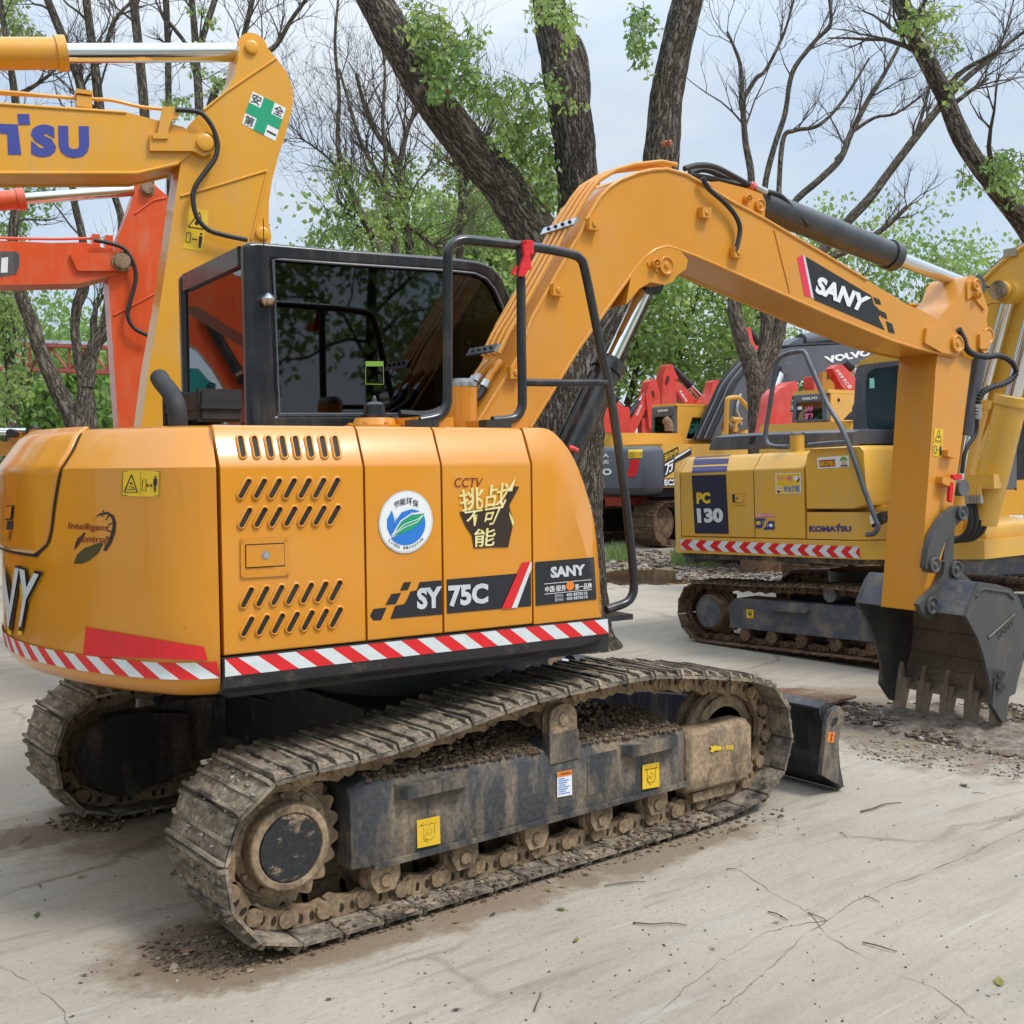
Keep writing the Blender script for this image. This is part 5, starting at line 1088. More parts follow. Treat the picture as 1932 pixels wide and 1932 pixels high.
for y in (-.9, .5): b.box(RF, l.x-.6, l.x+1.8, y, y+.4, 0, .6, SHOER)
b.pieces('crawler_track', rf, bevel=.15)
TE = plane_at(px(17, (320, 1600))[0], 14.5, radians(-20))
te = thing('crawler_excavator', TE.o, 'teal excavator reflected low in the rear window of the near cab', 'excavator')
b = MB(); b.side(TE, px(17, (60, 1320), (245, 1330), (340, 1440), (420, 1500), (400, 1650), (420, 1880), (60, 1950)), 0, .9, TEAL); b.side(TE, px(17, (330, 1500), (425, 1495), (360, 1770), (300, 1640)), -.03, 0, TEAL); b.build('cab', te, bevel=.03)
l = TE.loc(TE.S((390, 800), 0)); b = MB(); b.box(TE, l.x-1.2, l.x+1.6, .05, 1.6, .7, 1.62, TEAL); b.build('body', te, bevel=.08)
b = MB(); b.tube(catmull([TE.S(p, -.06) for p in px(17, (330, 1640), (335, 1520), (360, 1480), (420, 1490))], 5), .012, BLK); b.build('handrail', te)
b = MB()
for y in (0, 1.2): b.box(TE, l.x-1.2, l.x+1.6, y, y+.45, 0, .65, SHOER)
b.pieces('crawler_track', te, bevel=.15)

# these two stand beyond the left edge of the picture: put them where the rear window's reflection shows them
wo_, wn_ = UF.P(xr+.02, 0, 0), UF.x
def flip(p): return p-wn_*(2*(p-wo_).dot(wn_))
for r_ in (rf, te):
    o_ = r_.location.copy(); r_.location = flip(o_)
    st = list(r_.children)
    while st:
        c_ = st.pop(); st += list(c_.children)
        for v_ in c_.data.vertices: v_.co = flip(v_.co+o_)-r_.location
        c_.data.flip_normals()

# ---------------------------------------------------------------- small amber machine at the left edge
SF_ = plane_at(px(19, (300, 500))[0], 8.2, radians(-38))
sf = thing('crawler_excavator', SF_.o, 'amber excavator at the left picture edge, only arm tip and chrome rods showing', 'excavator')
b = MB(); b.side(SF_, px(19, (-600, 380), (-100, 450), (60, 455), (180, 470), (290, 480), (290, 700), (200, 660), (-100, 670), (-600, 640)), -.1, .1, YELB); b.build('boom', sf, bevel=.01); l_ = [SF_.loc(SF_.S(p, -.1)) for p in px(19, (-600, 380), (-600, 640))]; carrier(sf, SF_, l_[0].x, l_[0].z-.003, l_[1].z+.003, YELB, .5, .097)
b = MB(); b.side(SF_, px(19, (110, 450), (170, 390), (205, 318), (300, 318), (330, 400), (380, 380), (430, 310), (450, 270), (500, 252), (545, 275), (590, 420), (560, 700), (420, 1500), (360, 2100), (200, 2100), (150, 1500), (200, 900), (190, 640)), -.085, .085, YELB); b.build('arm', sf, bevel=.008)
cyl2('arm_cylinder', sf, SF_, px(19, (-600, 290), (500, 290)), -.03, .05, .022, .3, BLK); cyl2('bucket_cylinder', sf, SF_, px(19, (-600, 300), (190, 325)), -.14, .05, .018, .3, BLK)

# ---------------------------------------------------------------- yellow machine with its counterweight to the left, behind the bucket
KT = .027; _k = Frame((5.4, 0, 0), -pi/2); sp = _k.loc(_k.S(px(10, (985, 1715))[0], -.85))
KF = Frame((5.4, -(sp.x+1.15), .03), -pi/2, KT)
kf = thing('crawler_excavator', KF.o, 'mustard yellow excavator with red and white chevron band, parked behind the bucket', 'excavator')
KS = -.85
def kx(c, *a): return [(v.x, v.z) for v in [KF.loc(KF.S(p, KS)) for p in px(c, *a)]]
trk = KF.loc(KF.S(px(10, (985, 1715))[0], KS)); kz = trk.z
def ktrack(yc, side, shoes):
    make_track(kf, KF, yc, .36, 1.24, kz-.018, kz-.03, kz, [(-.6, 2*kz-.02), (0, 2*kz+.0), (.6, 2*kz-.015)], .125, SHOER, SHOER, grous=.018, shoes=shoes, k=.8)
    sprocket(kf, KF, -1.15, kz, yc, kz*.8, 21, side, SHOER, SHOER, NAVY, yc+side*.17, .145, .135)
    b = MB(); b.xz(KF, [(-.93, .165), (-.93, .36), (-.86, .42), (.86, .42), (.95, .30), (.95, .165)], yc-.11, yc+side*.14 if side > 0 else yc+.11, NAVY) if side > 0 else b.xz(KF, [(-.93, .165), (-.93, .36), (-.86, .42), (.86, .42), (.95, .30), (.95, .165)], yc-.14, yc+.11, NAVY)
    if side < 0: b.xz(KF, [(-.5, .37), (-.47, .42), (-.12, .42), (-.08, .37), (-.12, .345), (-.46, .345)], yc-.19, yc-.13, NAVY)
    f = b.build('track_frame', kf, bevel=.012)
    for x in (-.78, -.5, -.2, .12, .45, .75):
        b = MB(); b.cyl(KF.P(x, yc-.13, .115), KF.P(x, yc+.13, .115), .055, SHOER, 16); b.build('track_roller', kf)
    b = MB(); b.rev(KF.P(.08, yc-.13, .50), KF.y, [(0, .035), (0, .06), (.26, .06), (.26, .035)], GREY, 20); b.build('carrier_roller', kf); b = MB(); b.rev(KF.P(1.15, yc-.05, kz), KF.y, [(0, kz*.75), (.1, kz*.75)], SHOER, 28); b.build('idler_wheel', kf)
    return f
kfr = ktrack(-.68, -1, True); ktrack(.68, 1, True)
d = Decal(onplane(KF.P(0, -.82, 0), KF.y)); q = px(3, (395, 1446), (434, 1446), (434, 1494), (396, 1492)); d.quad(q, VYE); d.line(q, [(.15, .8), (.85, .8)], .06, VBL); d.line(q, [(.3, .75), (.3, .35), (.5, .2), (.7, .35), (.7, .75)], .06, VBL); d.disc(q, (.5, .5), .14, VBL); d.build('tie_down_sticker', kfr)
b = MB(); b.box(KF, -.5, .5, -.55, .55, .25, .46, BLKS); b.rev(KF.P(0, 0, .44), KF.z, [(0, .42), (.2, .42)], BLKS, 32); b.build('centre_frame', kf)
# body
z0 = kx(3, (30, 1040))[0][1]; zb = kx(3, (35, 1130))[0][1]; zt = kx(12, (790, 1187))[0][1]; zc = kx(12, (780, 1330))[0][1]
KSEC = [(.85, z0), (KS, z0), (KS, zc), (KS+.02, zc+.02), (KS+.09, zt-.03), (KS+.13, zt), (.85, zt)]
xr0 = kx(12, (48, 1600))[0][0]; x1 = kx(12, (135, 1600))[0][0]; x2 = kx(12, (772, 1600))[0][0]; x3 = kx(12, (1212, 1500))[0][0]; x4 = kx(12, (1755, 1500))[0][0]
b = MB(); rings = []
for t in range(9):
    a = pi/2*t/8; x = x1-.01-(x1-xr0)*1.3*sin(a)*1.0; ins = .16*(1-cos(a)); rings.append([KF.P(x, (y+ins if y < 0 else y-ins) , z-(ins*.5 if z > zc+.03 else 0)) for y, z in [(.85, zb), (KS, zb)]+KSEC[2:]])
b.loft(rings, YELP); b.box(KF, xr0+.02, x1, KS+.15, .7, zb-.10, zb, GREY); b.build('counterweight', kf, smooth=50)
d1 = MB(); d1.yz(KF, KSEC, x1, x2-.006, YELP); kd1 = d1.build('engine_door', kf, bevel=.012)
d2_ = MB(); d2_.yz(KF, KSEC, x2+.006, x3-.006, YELP); kd2 = d2_.build('side_door', kf, bevel=.012)
tk = kx(12, (1218, 1680), (1205, 1300), (1222, 1190), (1260, 1140), (1700, 1118), (1735, 1160), (1750, 1400), (1772, 1600), (1765, 1640), (1640, 1680))
d3 = MB(); pk = [KF.P(x, KS, z) for x, z in tk]; cxm = sum(x for x, z in tk)/len(tk); czm = sum(z for x, z in tk)/len(tk)
d3.loft([[KF.P(cxm+(x-cxm)*s, y, czm+(z-czm)*s) for x, z in tk] for y, s in ((KS, .955), (KS+.035, .99), (KS+.07, 1), (-.2, 1))], YELP); kd3 = d3.build('fuel_tank', kf, smooth=50)
stp = kx(12, (1216, 1700), (1630, 1700), (1745, 1925), (1225, 1905)); b = MB(); zs_ = stp[0][1]
b.prism([KF.P(x3+.006, KS, zs_), KF.P(stp[1][0], KS, zs_), KF.P(stp[1][0]+.62, KS+.35, zs_), KF.P(stp[1][0]+.62, -.1, zs_), KF.P(x3+.006, -.1, zs_)], V((0, 0, z0-zs_+.003)), YELP); d4 = b; kd4 = b.build('tool_box', kf, bevel=.02)
b = MB(); l = KF.loc(KF.S(px(12, (1500, 1640))[0], KS+.2)); b.box(KF, l.x, l.x+.75, KS+.12, KS+.42, zs_+.003, zs_+.035, YELP)
for i in range(14): b.box(KF, l.x+.03+i*.05, l.x+.05+i*.05, KS+.13, KS+.41, zs_+.035, zs_+.05, YELP)
b.build('step_plate', kd4)
xe_ = kx(3, (1030, 1100))[0][0]; b = MB()
b.xy(KF, [(x1-.03, KS-.012), (xe_, KS-.012), (xe_+.75, KS+.42), (xe_+.75, .85), (x1-.03, .85)], zb, z0-.004, YELP); d5 = b; kbase = b.build('base_frame', kf, bevel=.01)
b = MB(); b.xy(KF, [(x1-.02, KS+.03), (xe_-.06, KS+.03), (xe_+.5, KS+.42), (xe_+.5, .8), (x1, .8)], zb-.045, zb, FRM); b.build('belly_plate', kf)
q = px(3, (28, 1056), (1020, 1098), (1026, 1162), (34, 1114)); d = Decal(on(d5)); d.quad(q, RFW, .003, 24, 2)
n_ = 12.3
for i in range(13):
    u = i/n_; w = .5/n_; P = [(u, .5), (u+w*.75, 1), (u+w*1.75, 1), (u+w, .5), (u+w*1.75, 0), (u+w*.75, 0)]; d.shape(q, [(min(a, 1), c) for a, c in P], RFR, .0045)
d.build('hazard_tape', kbase)
# stripes, model panel, stickers
d = Decal(on(d1)); DB = mat('deep indigo vinyl', (.05, .05, .17), .4); DG = mat('ink vinyl', (.022, .024, .05), .4)
for P in (((275, 1200), (572, 1190), (562, 1212), (258, 1230)), ((250, 1240), (552, 1233), (546, 1278), (242, 1290)), ((238, 1308), (538, 1297), (533, 1345), (230, 1360))): d.quad([(x, y) for x, y in px(12, *P)], DB, .003, 6, 3)
q = px(12, (228, 1382), (527, 1372), (553, 1890), (258, 1885)); d.quad(q, DG, .003)
d.text('PC', px(12, (268, 1525), (396, 1523), (398, 1628), (272, 1632)), VBL, .004, .09); d.text('PC', px(12, (272, 1528), (392, 1526), (394, 1624), (275, 1628)), VYE, .006, .06)
d.text('130', px(12, (268, 1662), (508, 1660), (512, 1795), (280, 1800)), VBL, .004, .09); d.text('130', px(12, (274, 1666), (503, 1664), (507, 1790), (284, 1795)), RFW, .006, .055); d.build('model_panel', kd1)
d = Decal(on(d1)); q = px(12, (572, 1525), (695, 1522), (698, 1636), (576, 1640)); plate(d, q, [(0, 0), (1, 0), (1, 1), (0, 1)], .006, YELP); d.shape(q, [(.1, .2), (.88, .2), (.88, .84), (.1, .84)], BLKM, .007); plate(d, q, [(.32, .22), (.87, .22), (.87, .82), (.32, .82)], .012, YELP); d.disc(q, (.48, .52), .1, STL, .014, 14); d.build('door_latch', kd1)
d = Decal(on(d2_)); q = px(12, (960, 1362), (1178, 1357), (1182, 1538), (962, 1542)); d.quad(q, WHT, .003); d.shape(q, [(.03, .03), (.97, .03), (.97, .97), (.03, .97)], VYE, .004)
TT = lambda d, q, s, u0, v0, u1, v1, m, bd=.02, off=.006: d.text(s, [lerp2(q, u0, v1), lerp2(q, u1, v1), lerp2(q, u1, v0), lerp2(q, u0, v0)], m, off, bd, 2)
TT(d, q, 'グッパー運動', .05, .62, .66, .88, VPK); TT(d, q, '安全確認', .33, .1, .94, .4, VBU); TT(d, q, 'そして', .15, .46, .32, .56, VOR, 0)
for c, r in (((.82, .72), .09), ((.17, .25), .08)):
    d.disc(q, c, r, WHT, .006, 14)
    for k_ in range(4): a = radians(50+28*k_); d.line(q, [c, (c[0]+r*1.6*cos(a), c[1]+r*1.6*sin(a))], .035, WHT, .006)
d.shape(q, [(.88, .55), (.97, .7), (.92, .74), (.84, .6)], VBL, .007); d.shape(q, [(.06, .1), (.15, .05), (.19, .14), (.1, .18)], VBL, .007); d.build('safety_sticker', kd2)
d = Decal(on(d2_)); q = px(12, (772, 1712), (955, 1710), (963, 1858), (780, 1862)); d.quad(q, WHT, .003); d.shape(q, [(.06, .8), (.95, .8), (.95, .96), (.06, .96)], VPK, .004); TT(d, q, '合図はハッキリ!!', .1, .82, .92, .94, WHT, .02)
d.shape(q, [(.05, .15), (.05, .72), (.55, .72), (.33, .15)], VNV, .004); d.shape(q, [(.4, .05), (.95, .05), (.95, .55), (.68, .55)], VNV, .004); d.disc(q, (.2, .45), .12, VYE, .006, 12); d.disc(q, (.78, .3), .1, WHT, .006, 12); TT(d, q, 'よく', .38, .4, .5, .6, WHT, 0); TT(d, q, 'すぐ', .5, .2, .64, .38, WHT, 0); d.build('safety_sticker', kd2)
d = Decal(on(d3)); q = px(12, (1322, 1225), (1598, 1205), (1604, 1305), (1330, 1322)); d.quad(q, WHT, .003); d.shape(q, [(.05, .12), (.56, .12), (.56, .75), (.05, .75)], mat('oxblood vinyl', (.35, .02, .02), .45), .004); TT(d, q, '指名以外禁止!', .07, .2, .57, .66, VYE, .03)
d.disc(q, (.83, .42), .10, WHT, .005, 16, .25); d.shape(q, [(.71, .55), (.73, .8), (.83, .95), (.93, .8), (.95, .55)], VLG, .006); d.disc(q, (.83, .4), .085, mat('skin tone vinyl', (.75, .55, .38), .5), .0065, 14, .2); d.line(q, [(.80, .75), (.86, .75)], .05, VGR, .007)
for u in (.8, .86): d.disc(q, (u, .45), .012, VBL, .008, 8, .05)
d.line(q, [(.79, .3), (.87, .3)], .02, VBL, .008); d.disc(q, (.68, .35), .06, WHT, .006, 12, .16); d.shape(q, [(.72, .08), (.95, .08), (.95, .18), (.75, .2)], VBL, .006); d.build('safety_sticker', kd3)
d = Decal(on(d4)); d.text('KOMATSU', px(12, (1250, 1818), (1618, 1820), (1622, 1870), (1252, 1872)), DB, .003, .06); d.poly(px(12, (1500, 1800), (1522, 1800), (1522, 1816), (1500, 1816)), DB, .003); d.build('maker_lettering', kd4)
# black hood, filler, rail, cab, lamp
hd_ = kx(12, (372, 1165), (385, 1095), (432, 1045), (860, 1022), (1640, 998), (1640, 1115), (980, 1165))
b = MB(); yh = -.52; P = [(v.x, v.z) for v in [KF.loc(KF.S(p, yh)) for p in px(12, (372, 1165), (385, 1095), (432, 1045), (860, 1022), (1640, 998), (1640, 1130))]]
b.loft([[KF.P(x, yh, z) for x, z in P], [KF.P(x*.99, yh+.10, z+.02) for x, z in P], [KF.P(x, .6, z+.02) for x, z in P]], GREY)
hk = b.build('engine_hood', kf, bevel=.01); d = Decal(on(b))
for P in (((420, 1050), (468, 1048), (452, 1115), (408, 1115)), ((740, 1042), (788, 1040), (770, 1108), (728, 1108))): d.poly(px(12, *P), BLKM, .003)
d.build('hood_vents', hk)
b = MB(); o = KF.S(px(12, (1145, 1160))[0], -.66); u = KF.S(px(12, (1145, 1030))[0], -.66); b.cyl(o-KF.z*.06, u, .058, YELP, 24); b.rev(u, KF.z, [(0, .06), (.02, .06), (.025, .03)], STL, 20); b.build('filler_neck', kf)
b = MB(); yr = KS-.035
b.tube(catmull([KF.S(p, yr) for p in px(12, (1075, 1132), (980, 1132), (910, 1118), (878, 1080), (872, 1000), (905, 800), (950, 480), (965, 400), (1000, 350), (1080, 315), (1180, 300), (1215, 318), (1260, 420), (1400, 740), (1530, 960), (1640, 1230), (1730, 1500), (1830, 1760), (1850, 1810), (1840, 1860), (1800, 1890), (1750, 1895))], 5), .020, GREY, 9); b.tube(catmull([KF.S(p, yr) for p in px(12, (1250, 1125), (1270, 1112), (1580, 1088))], 4), .016, GREY, 8); b.build('handrail', kf)
b = MB(); yb = .05
CO = px(3, (980, 700), (985, 420), (978, 330), (990, 300), (1000, 120), (1020, 92), (1310, 55), (1620, 40), (1620, 800), (1230, 655), (1150, 625), (1080, 560), (1050, 545))
b.side(KF, CO, yb, yb+.75, GREY)
kcb = b.build('cab', kf, bevel=.03); b = MB(); b.side(KF, px(3, (1000, 100), (1030, 62), (1110, 28), (1200, 0), (1330, -20), (1620, -30), (1620, 40), (1310, 65)), yb+.02, yb+.72, YELP); b.build('roof', kcb, bevel=.03)
d = Decal(onplane(KF.P(0, yb, 0), KF.y)); KG = mat('dark teal glass', (.006, .026, .034), .08, spec=.35); d.poly(px(3, (1058, 180), (1068, 135), (1100, 112), (1310, 82), (1620, 70), (1620, 700), (1260, 590), (1160, 550), (1090, 480), (1062, 420)), KG, .004); d.build('side_window', kcb)
d = Decal(onplane(KF.P(0, yb, 0), KF.y)); d.poly(px(3, (1078, 165), (1104, 163), (1106, 218), (1080, 220)), mat('mint vinyl', (.35, .75, .62), .5), .006); d.build('window_label', kcb)
b = MB(); b.side(KF, px(3, (1065, 560), (1250, 640), (1400, 700), (1400, 870), (1100, 870), (1050, 720)), yb+.02, yb+.7, YELP); b.build('cab_base', kf)
b = MB(); b.side(KF, px(3, (1080, 930), (1140, 905), (1145, 960), (1090, 990)), KS-.03, KS+.05, BLKM); b.side(KF, px(3, (1075, 925), (1100, 920), (1105, 965), (1085, 975)), KS-.035, KS-.03, WHT); b.build('work_lamp', kf)
# boom, lift cylinders, hoses
KB = -.20; b = MB(); b.side(KF, px(15, (240, 1700), (300, 1300), (430, 720), (470, 420), (500, 285), (590, 190), (690, 100), (773, 50), (1000, -70), (1400, 60), (2000, 500), (2000, 900), (1400, 560), (1100, 600), (800, 790), (650, 945), (520, 1220), (420, 1480), (380, 1720)), KB, KB+.3, YELP)
b.tube([KF.S(p, KB) for p in px(15, (495, 290), (590, 195), (690, 105), (773, 55), (1000, -65))], .02, YELP, 6)
for P in (((540, 410), (580, 395), (640, 400), (670, 420)), ((640, 640), (720, 560), (800, 520))): b.tube(catmull([KF.S(p, KB) for p in px(15, *P)], 4), .009, YELP, 6)
kb = b.build('boom', kf, bevel=.012, smooth=30)
b = MB(); b.tube([KF.S(p, KB+.02) for p in px(15, (500, 275), (590, 180), (690, 92), (773, 42), (900, -30))], .017, GREY, 7); l = KF.loc(KF.S(px(15, (695, 92))[0], KB)); b.box(KF, l.x-.05, l.x+.05, KB-.02, KB+.1, l.z-.03, l.z+.03, STL)
o = KF.S(px(15, (690, 330))[0], KB-.02); b.rev(o+KF.y*.05, -KF.y, [(0, .085), (.10, .085), (.10, .065), (.2, .065)], YELP, 24); b.rev(o-KF.y*.15, -KF.y, [(0, .066), (.03, .066)], FRMD, 24); b.tube([KF.S(p, KB-.02) for p in px(15, (505, 290), (560, 302), (640, 310))], .008, BLK); b.build('boom_pipe', kb)
cyl2('lift_cylinder', kf, KF, px(15, (330, 1640), (690, 340)), KB-.06, .075, .048, .52, YELP); cyl2('lift_cylinder', kf, KF, px(15, (515, 1740), (880, 250)), KB-.36, .105, .055, .53, YELP)
b = MB(); b.tube(catmull([KF.S(p, KB-.40) for p in px(15, (480, 1480), (520, 1340), (590, 1180), (640, 1060), (650, 1005))], 5), .022, YELP, 8); b.tube(catmull([KF.S(p, KB-.36) for p in px(15, (505, 1480), (560, 1330), (620, 1180))], 5), .02, BLK, 8)
l = KF.loc(KF.S(px(15, (400, 1490))[0], KB-.45)); r_ = KF.loc(KF.S(px(15, (612, 1475))[0], KB-.45)); b.box(KF, l.x, r_.x, KB-.5, KB-.4, l.z-.05, l.z+.05, YELP)
for i, x in enumerate((435, 458, 478, 500)):
    b.tube([KF.S(p, KB-.5) for p in px(15, (x, 1500), (x, 1570))], .02, YELP, 7); b.tube([KF.S(p, KB-.5) for p in px(15, (x, 1570), (x+2, 1620))], .028, STL, 8); b.tube(catmull([KF.S(p, KB-.5+.03*i) for p in px(15, (x+2, 1620), (x+12+i*6, 1680), (x+10+i*8, 1750), (x-20+i*5, 1810), (x-70, 1840), (340, 1850-i*4))], 5), .022, RUB, 8)
b.pieces('lift_hose', kf)
b = MB(); b.side(KF, px(15, (-200, 1720), (420, 1720), (530, 1750), (540, 1830), (500, 1900), (-200, 1960)), -.35, .35, YELP); b.build('boom_foot', kf, bevel=.03)

# ---------------------------------------------------------------- golden machine at the right edge
MF = plane_at(px(15, (700, 1500))[0], 13.2, YAW-pi/2+radians(8))
mf = thing('crawler_excavator', MF.o, 'golden excavator with black cab at the right picture edge, behind yellow lift cylinders', 'excavator')
b = MB(); b.side(MF, px(15, (250, 1700), (540, 1560), (640, 1575), (665, 1500), (690, 1480), (1500, 1440), (1500, 1745), (250, 1745)), 0, 1.6, YELK); b.side(MF, px(15, (200, 1752), (1500, 1752), (1500, 1905), (200, 1905)), -.03, 1.6, YELK); mb_o = b.build('body', mf, bevel=.02)
b = MB(); b.side(MF, px(15, (380, 1480), (520, 1160), (620, 980), (690, 880), (730, 900), (745, 1060), (850, 1080), (1500, 1050), (1500, 1470), (690, 1480), (660, 1520), (640, 1572), (560, 1560), (380, 1580)), .02, .9, BLK); mc = b.build('cab', mf, bevel=.02)
d = Decal(onplane(MF.P(0, .02, 0), MF.y)); d.poly(px(15, (500, 1182), (585, 1176), (565, 1218), (490, 1224)), mat('olive strap', (.16, .22, .10), .6), .004); d.build('strap', mc)
d = Decal(onplane(MF.P(0, 0, 0), MF.y)); d.poly(px(15, (680, 1692), (768, 1692), (766, 1738), (677, 1738)), WHT, .004); d.poly(px(15, (680, 1712), (700, 1712), (699, 1722), (679, 1722)), RFR, .006); d.build('data_plate', mb_o)
d = Decal(onplane(MF.P(0, -.03, 0), MF.y)); d.poly(px(15, (590, 1772), (642, 1774), (640, 1815), (588, 1812)), VBL, .004); d.poly(px(15, (646, 1775), (730, 1778), (728, 1830), (645, 1826)), SIL, .004); d.build('data_plate', mb_o)
make_track(mf, MF, .3, .5, 1.6, .33, .33, .36, [(-.8, .69), (0, .70), (.8, .69)], .18, SHOER, SHOER, shoes=False); b = MB(); b.box(MF, -1.4, 1.4, .12, .5, .2, .5, NAVY); b.box(MF, -1, 1, .5, 1.3, .35, .8, BLKS); b.build('undercarriage', mf, bevel=.02)
make_track(mf, MF, 1.6, .5, 1.6, .33, .33, .36, [(-.8, .69), (0, .70), (.8, .69)], .18, SHOER, SHOER, shoes=False)

# ---------------------------------------------------------------- grey and yellow machine beyond the big tree, rear turned to us
w = at(px(13, (1020, 1000))[0], 20.5); VF = Frame((w.x+2.0, w.y+1.35, 0), 0)
vf = thing('crawler_excavator', VF.o, 'excavator with grey counterweight, red reflector and big white letters on its grey boom', 'excavator')
zz_ = lambda c, p, x: VF.X(px(c, p)[0], x).z
zct, zcb = zz_(13, (900, 672), -2.6), zz_(13, (900, 1345), -2.6)
b = MB(); pl = [(-1.95, -1.35), (-2.4, -1.35), (-2.55, -1.28), (-2.62, -1.15), (-2.75, -.6), (-2.78, 0), (-2.75, .6), (-2.62, 1.15), (-2.4, 1.35), (-1.95, 1.35)]
GRD = mat('scratched slate paint', (.085, .095, .12), .5, col2=(.26, .16, .09), nscale=2.6, npos=(.60, .66), ndet=8)
b.loft([[VF.P(x+(d_ if x < -2 else 0), y*(1-d_*.4), z) for x, y in pl] for z, d_ in ((zcb, .2), (zcb+.05, .08), (zcb+.13, 0), (zct-.1, 0), (zct-.03, .05), (zct, .14))], GRD); cwA = b; vcw = b.build('counterweight', vf, smooth=40)
d = Decal(on(b)); d.text('CHINA', px(13, (-20, 775), (308, 775), (312, 828), (-20, 830)), WHT, .01, .04); d.text('沃尔沃', px(13, (-60, 865), (318, 862), (318, 920), (-60, 925)), WHT, .01, .03); d.text('VOLVO', px(13, (-170, 982), (350, 978), (346, 1070), (-170, 1074)), WHT, .01, .05); d.build('maker_lettering', vcw)
d = Decal(on(b)); q = px(13, (574, 728), (756, 724), (754, 836), (570, 842)); d.quad(q, VYE, .012, 8, 8); d.line(q, [(.08, .18), (.42, .18), (.26, .72), (.08, .18)], .03, VBL, .018); d.disc(q, (.87, .62), .03, VBL, .013); d.line(q, [(.87, .55), (.87, .25)], .03, VBL, .013); d.build('hazard_sticker', vcw)
d = Decal(on(b)); d.quad(px(13, (598, 862), (720, 857), (678, 1080), (556, 1096)), RFR, .012, 8, 8); d.build('reflector', vcw)
b = MB(); zh = zz_(13, (800, 478), -2.2); yh2 = VF.loc(VF.X(px(13, (1310, 600))[0], -.4)).y
b.box(VF, -2.35, -.35, yh2, 1.3, zct-.25, zh, YELV); b.build('engine_hood', vf, bevel=.14, seg=4)
b = MB(); zs2 = VF.S(px(13, (1400, 645))[0], -1.34).z; b.box(VF, -2.0, 2.2, -1.335, 1.3, zcb+.12, zs2, YELV); sdA = b; vsd = b.build('side_body', vf, bevel=.05)
d = Decal(on(b)); q = px(13, (1025, 790), (1240, 680), (1248, 770), (1035, 900)); d.quad(q, VBL, .01); d.text('沃尔沃', px(13, (1042, 800), (1235, 705), (1240, 760), (1050, 890)), VYE, .015, .03); d.poly(px(13, (1032, 910), (1415, 690), (1420, 790), (1200, 900), (1190, 1010), (1035, 1115)), VBL, .011); d.text('万', px(13, (1048, 925), (1180, 850), (1175, 1000), (1060, 1080)), WHT, .016, .04); d.poly(px(13, (1190, 830), (1400, 705), (1405, 725), (1192, 860)), WHT, .016)
d.poly(px(13, (1030, 1120), (1300, 1100), (1300, 1215), (1030, 1225)), VBL, .011); d.text('EC210', px(13, (1050, 1128), (1290, 1120), (1290, 1205), (1052, 1210)), WHT, .016, .04); d.build('slogan_sticker', vsd)
xc_ = .1; L1 = VF.loc(VF.X(px(13, (872, 300))[0], xc_)); R1 = VF.loc(VF.X(px(13, (1200, 300))[0], xc_)); ztp = VF.X(px(13, (1040, 140))[0], xc_).z; zbt = zh-.1
xf_ = VF.loc(VF.S(px(13, (1890, 300))[0], R1.y)).x; xf_ = min(max(xf_, xc_+1.2), xc_+3.0)
def vcab(root, fr, xc, y0, y1, xf, z0_, z1_, glass_m):
    """cab with black rear wall, yellow sides and roof, real openings"""
    h = z1_-z0_; w = y1-y0; b = MB(); b.ring([fr.P(xc, y0, z0_), fr.P(xc, y1, z0_), fr.P(xc, y1-.03, z1_), fr.P(xc, y0+.03, z1_)], [fr.P(xc, y0+.14*w, z0_+.08*h), fr.P(xc, y1-.12*w, z0_+.08*h), fr.P(xc, y1-.14*w, z1_-.30*h), fr.P(xc, y0+.16*w, z1_-.30*h)], fr.x*.08, GREY)
    c = b.build('cab', root, bevel=.04, seg=3); b = MB(); a = .36
    for y in (y0, y1-.06): b.ring([fr.P(x, y, z) for x, z in ((xc+.08, z0_-.1), (xf, z0_-.1), (xf-.05, z1_-.12), (xf-.25, z1_), (xc+.08, z1_))], [fr.P(x, y, z) for x, z in ((xc+a, z0_+.02), (xf-.08, z0_+.02), (xf-.12, z1_-.28), (xf-.3, z1_-.24), (xc+a+.18, z1_-.24))], fr.y*.06, YELV)
    b.prism([fr.P(x, y0, z1_) for x in (xc+.02, xf-.22)]+[fr.P(xf-.22, y1, z1_), fr.P(xc+.02, y1, z1_)], V((0, 0, .05)), YELV)
    b.build('cab_shell', c, bevel=.03)
    b = MB(); b.box(fr, xc+.03, xc+.04, y0+.1, y1-.1, z0_, z1_-.2, glass_m); b.build('rear_window', c, smooth=0)
    b = MB(); b.xz(fr, [(xc+a, z0_+.02), (xf-.08, z0_+.02), (xf-.12, z1_-.28), (xf-.3, z1_-.24), (xc+a+.18, z1_-.24)], y0+.02, y0+.03, glass_m); b.build('side_window', c, smooth=0)
    b = MB(); b.box(fr, xc+.5, xc+1., y0+.3*w, y1-.3*w, z0_-.1, z0_+.18*h, BLKM); b.box(fr, xc+.4, xc+.52, y0+.3*w, y1-.3*w, z0_, z0_+.5*h, BLKM); b.build('seat', c, bevel=.04)
    return c
vc = vcab(vf, VF, xc_, R1.y, L1.y, xf_, zbt, ztp, GLB)
d = Decal(onplane(VF.P(xc_-.02, 0, 0), VF.x)); d.text('VOLVO', px(13, (968, 183), (1112, 170), (1108, 205), (970, 218)), WHT, .01, .05); d.build('maker_lettering', vc)
b = MB(); b.tube(catmull([VF.X(p, -.4) for p in px(13, (1120, 470), (1118, 400), (1100, 350), (1075, 322))], 5), .09, RUST, 12); b.build('exhaust_pipe', vf)
BY = -.35
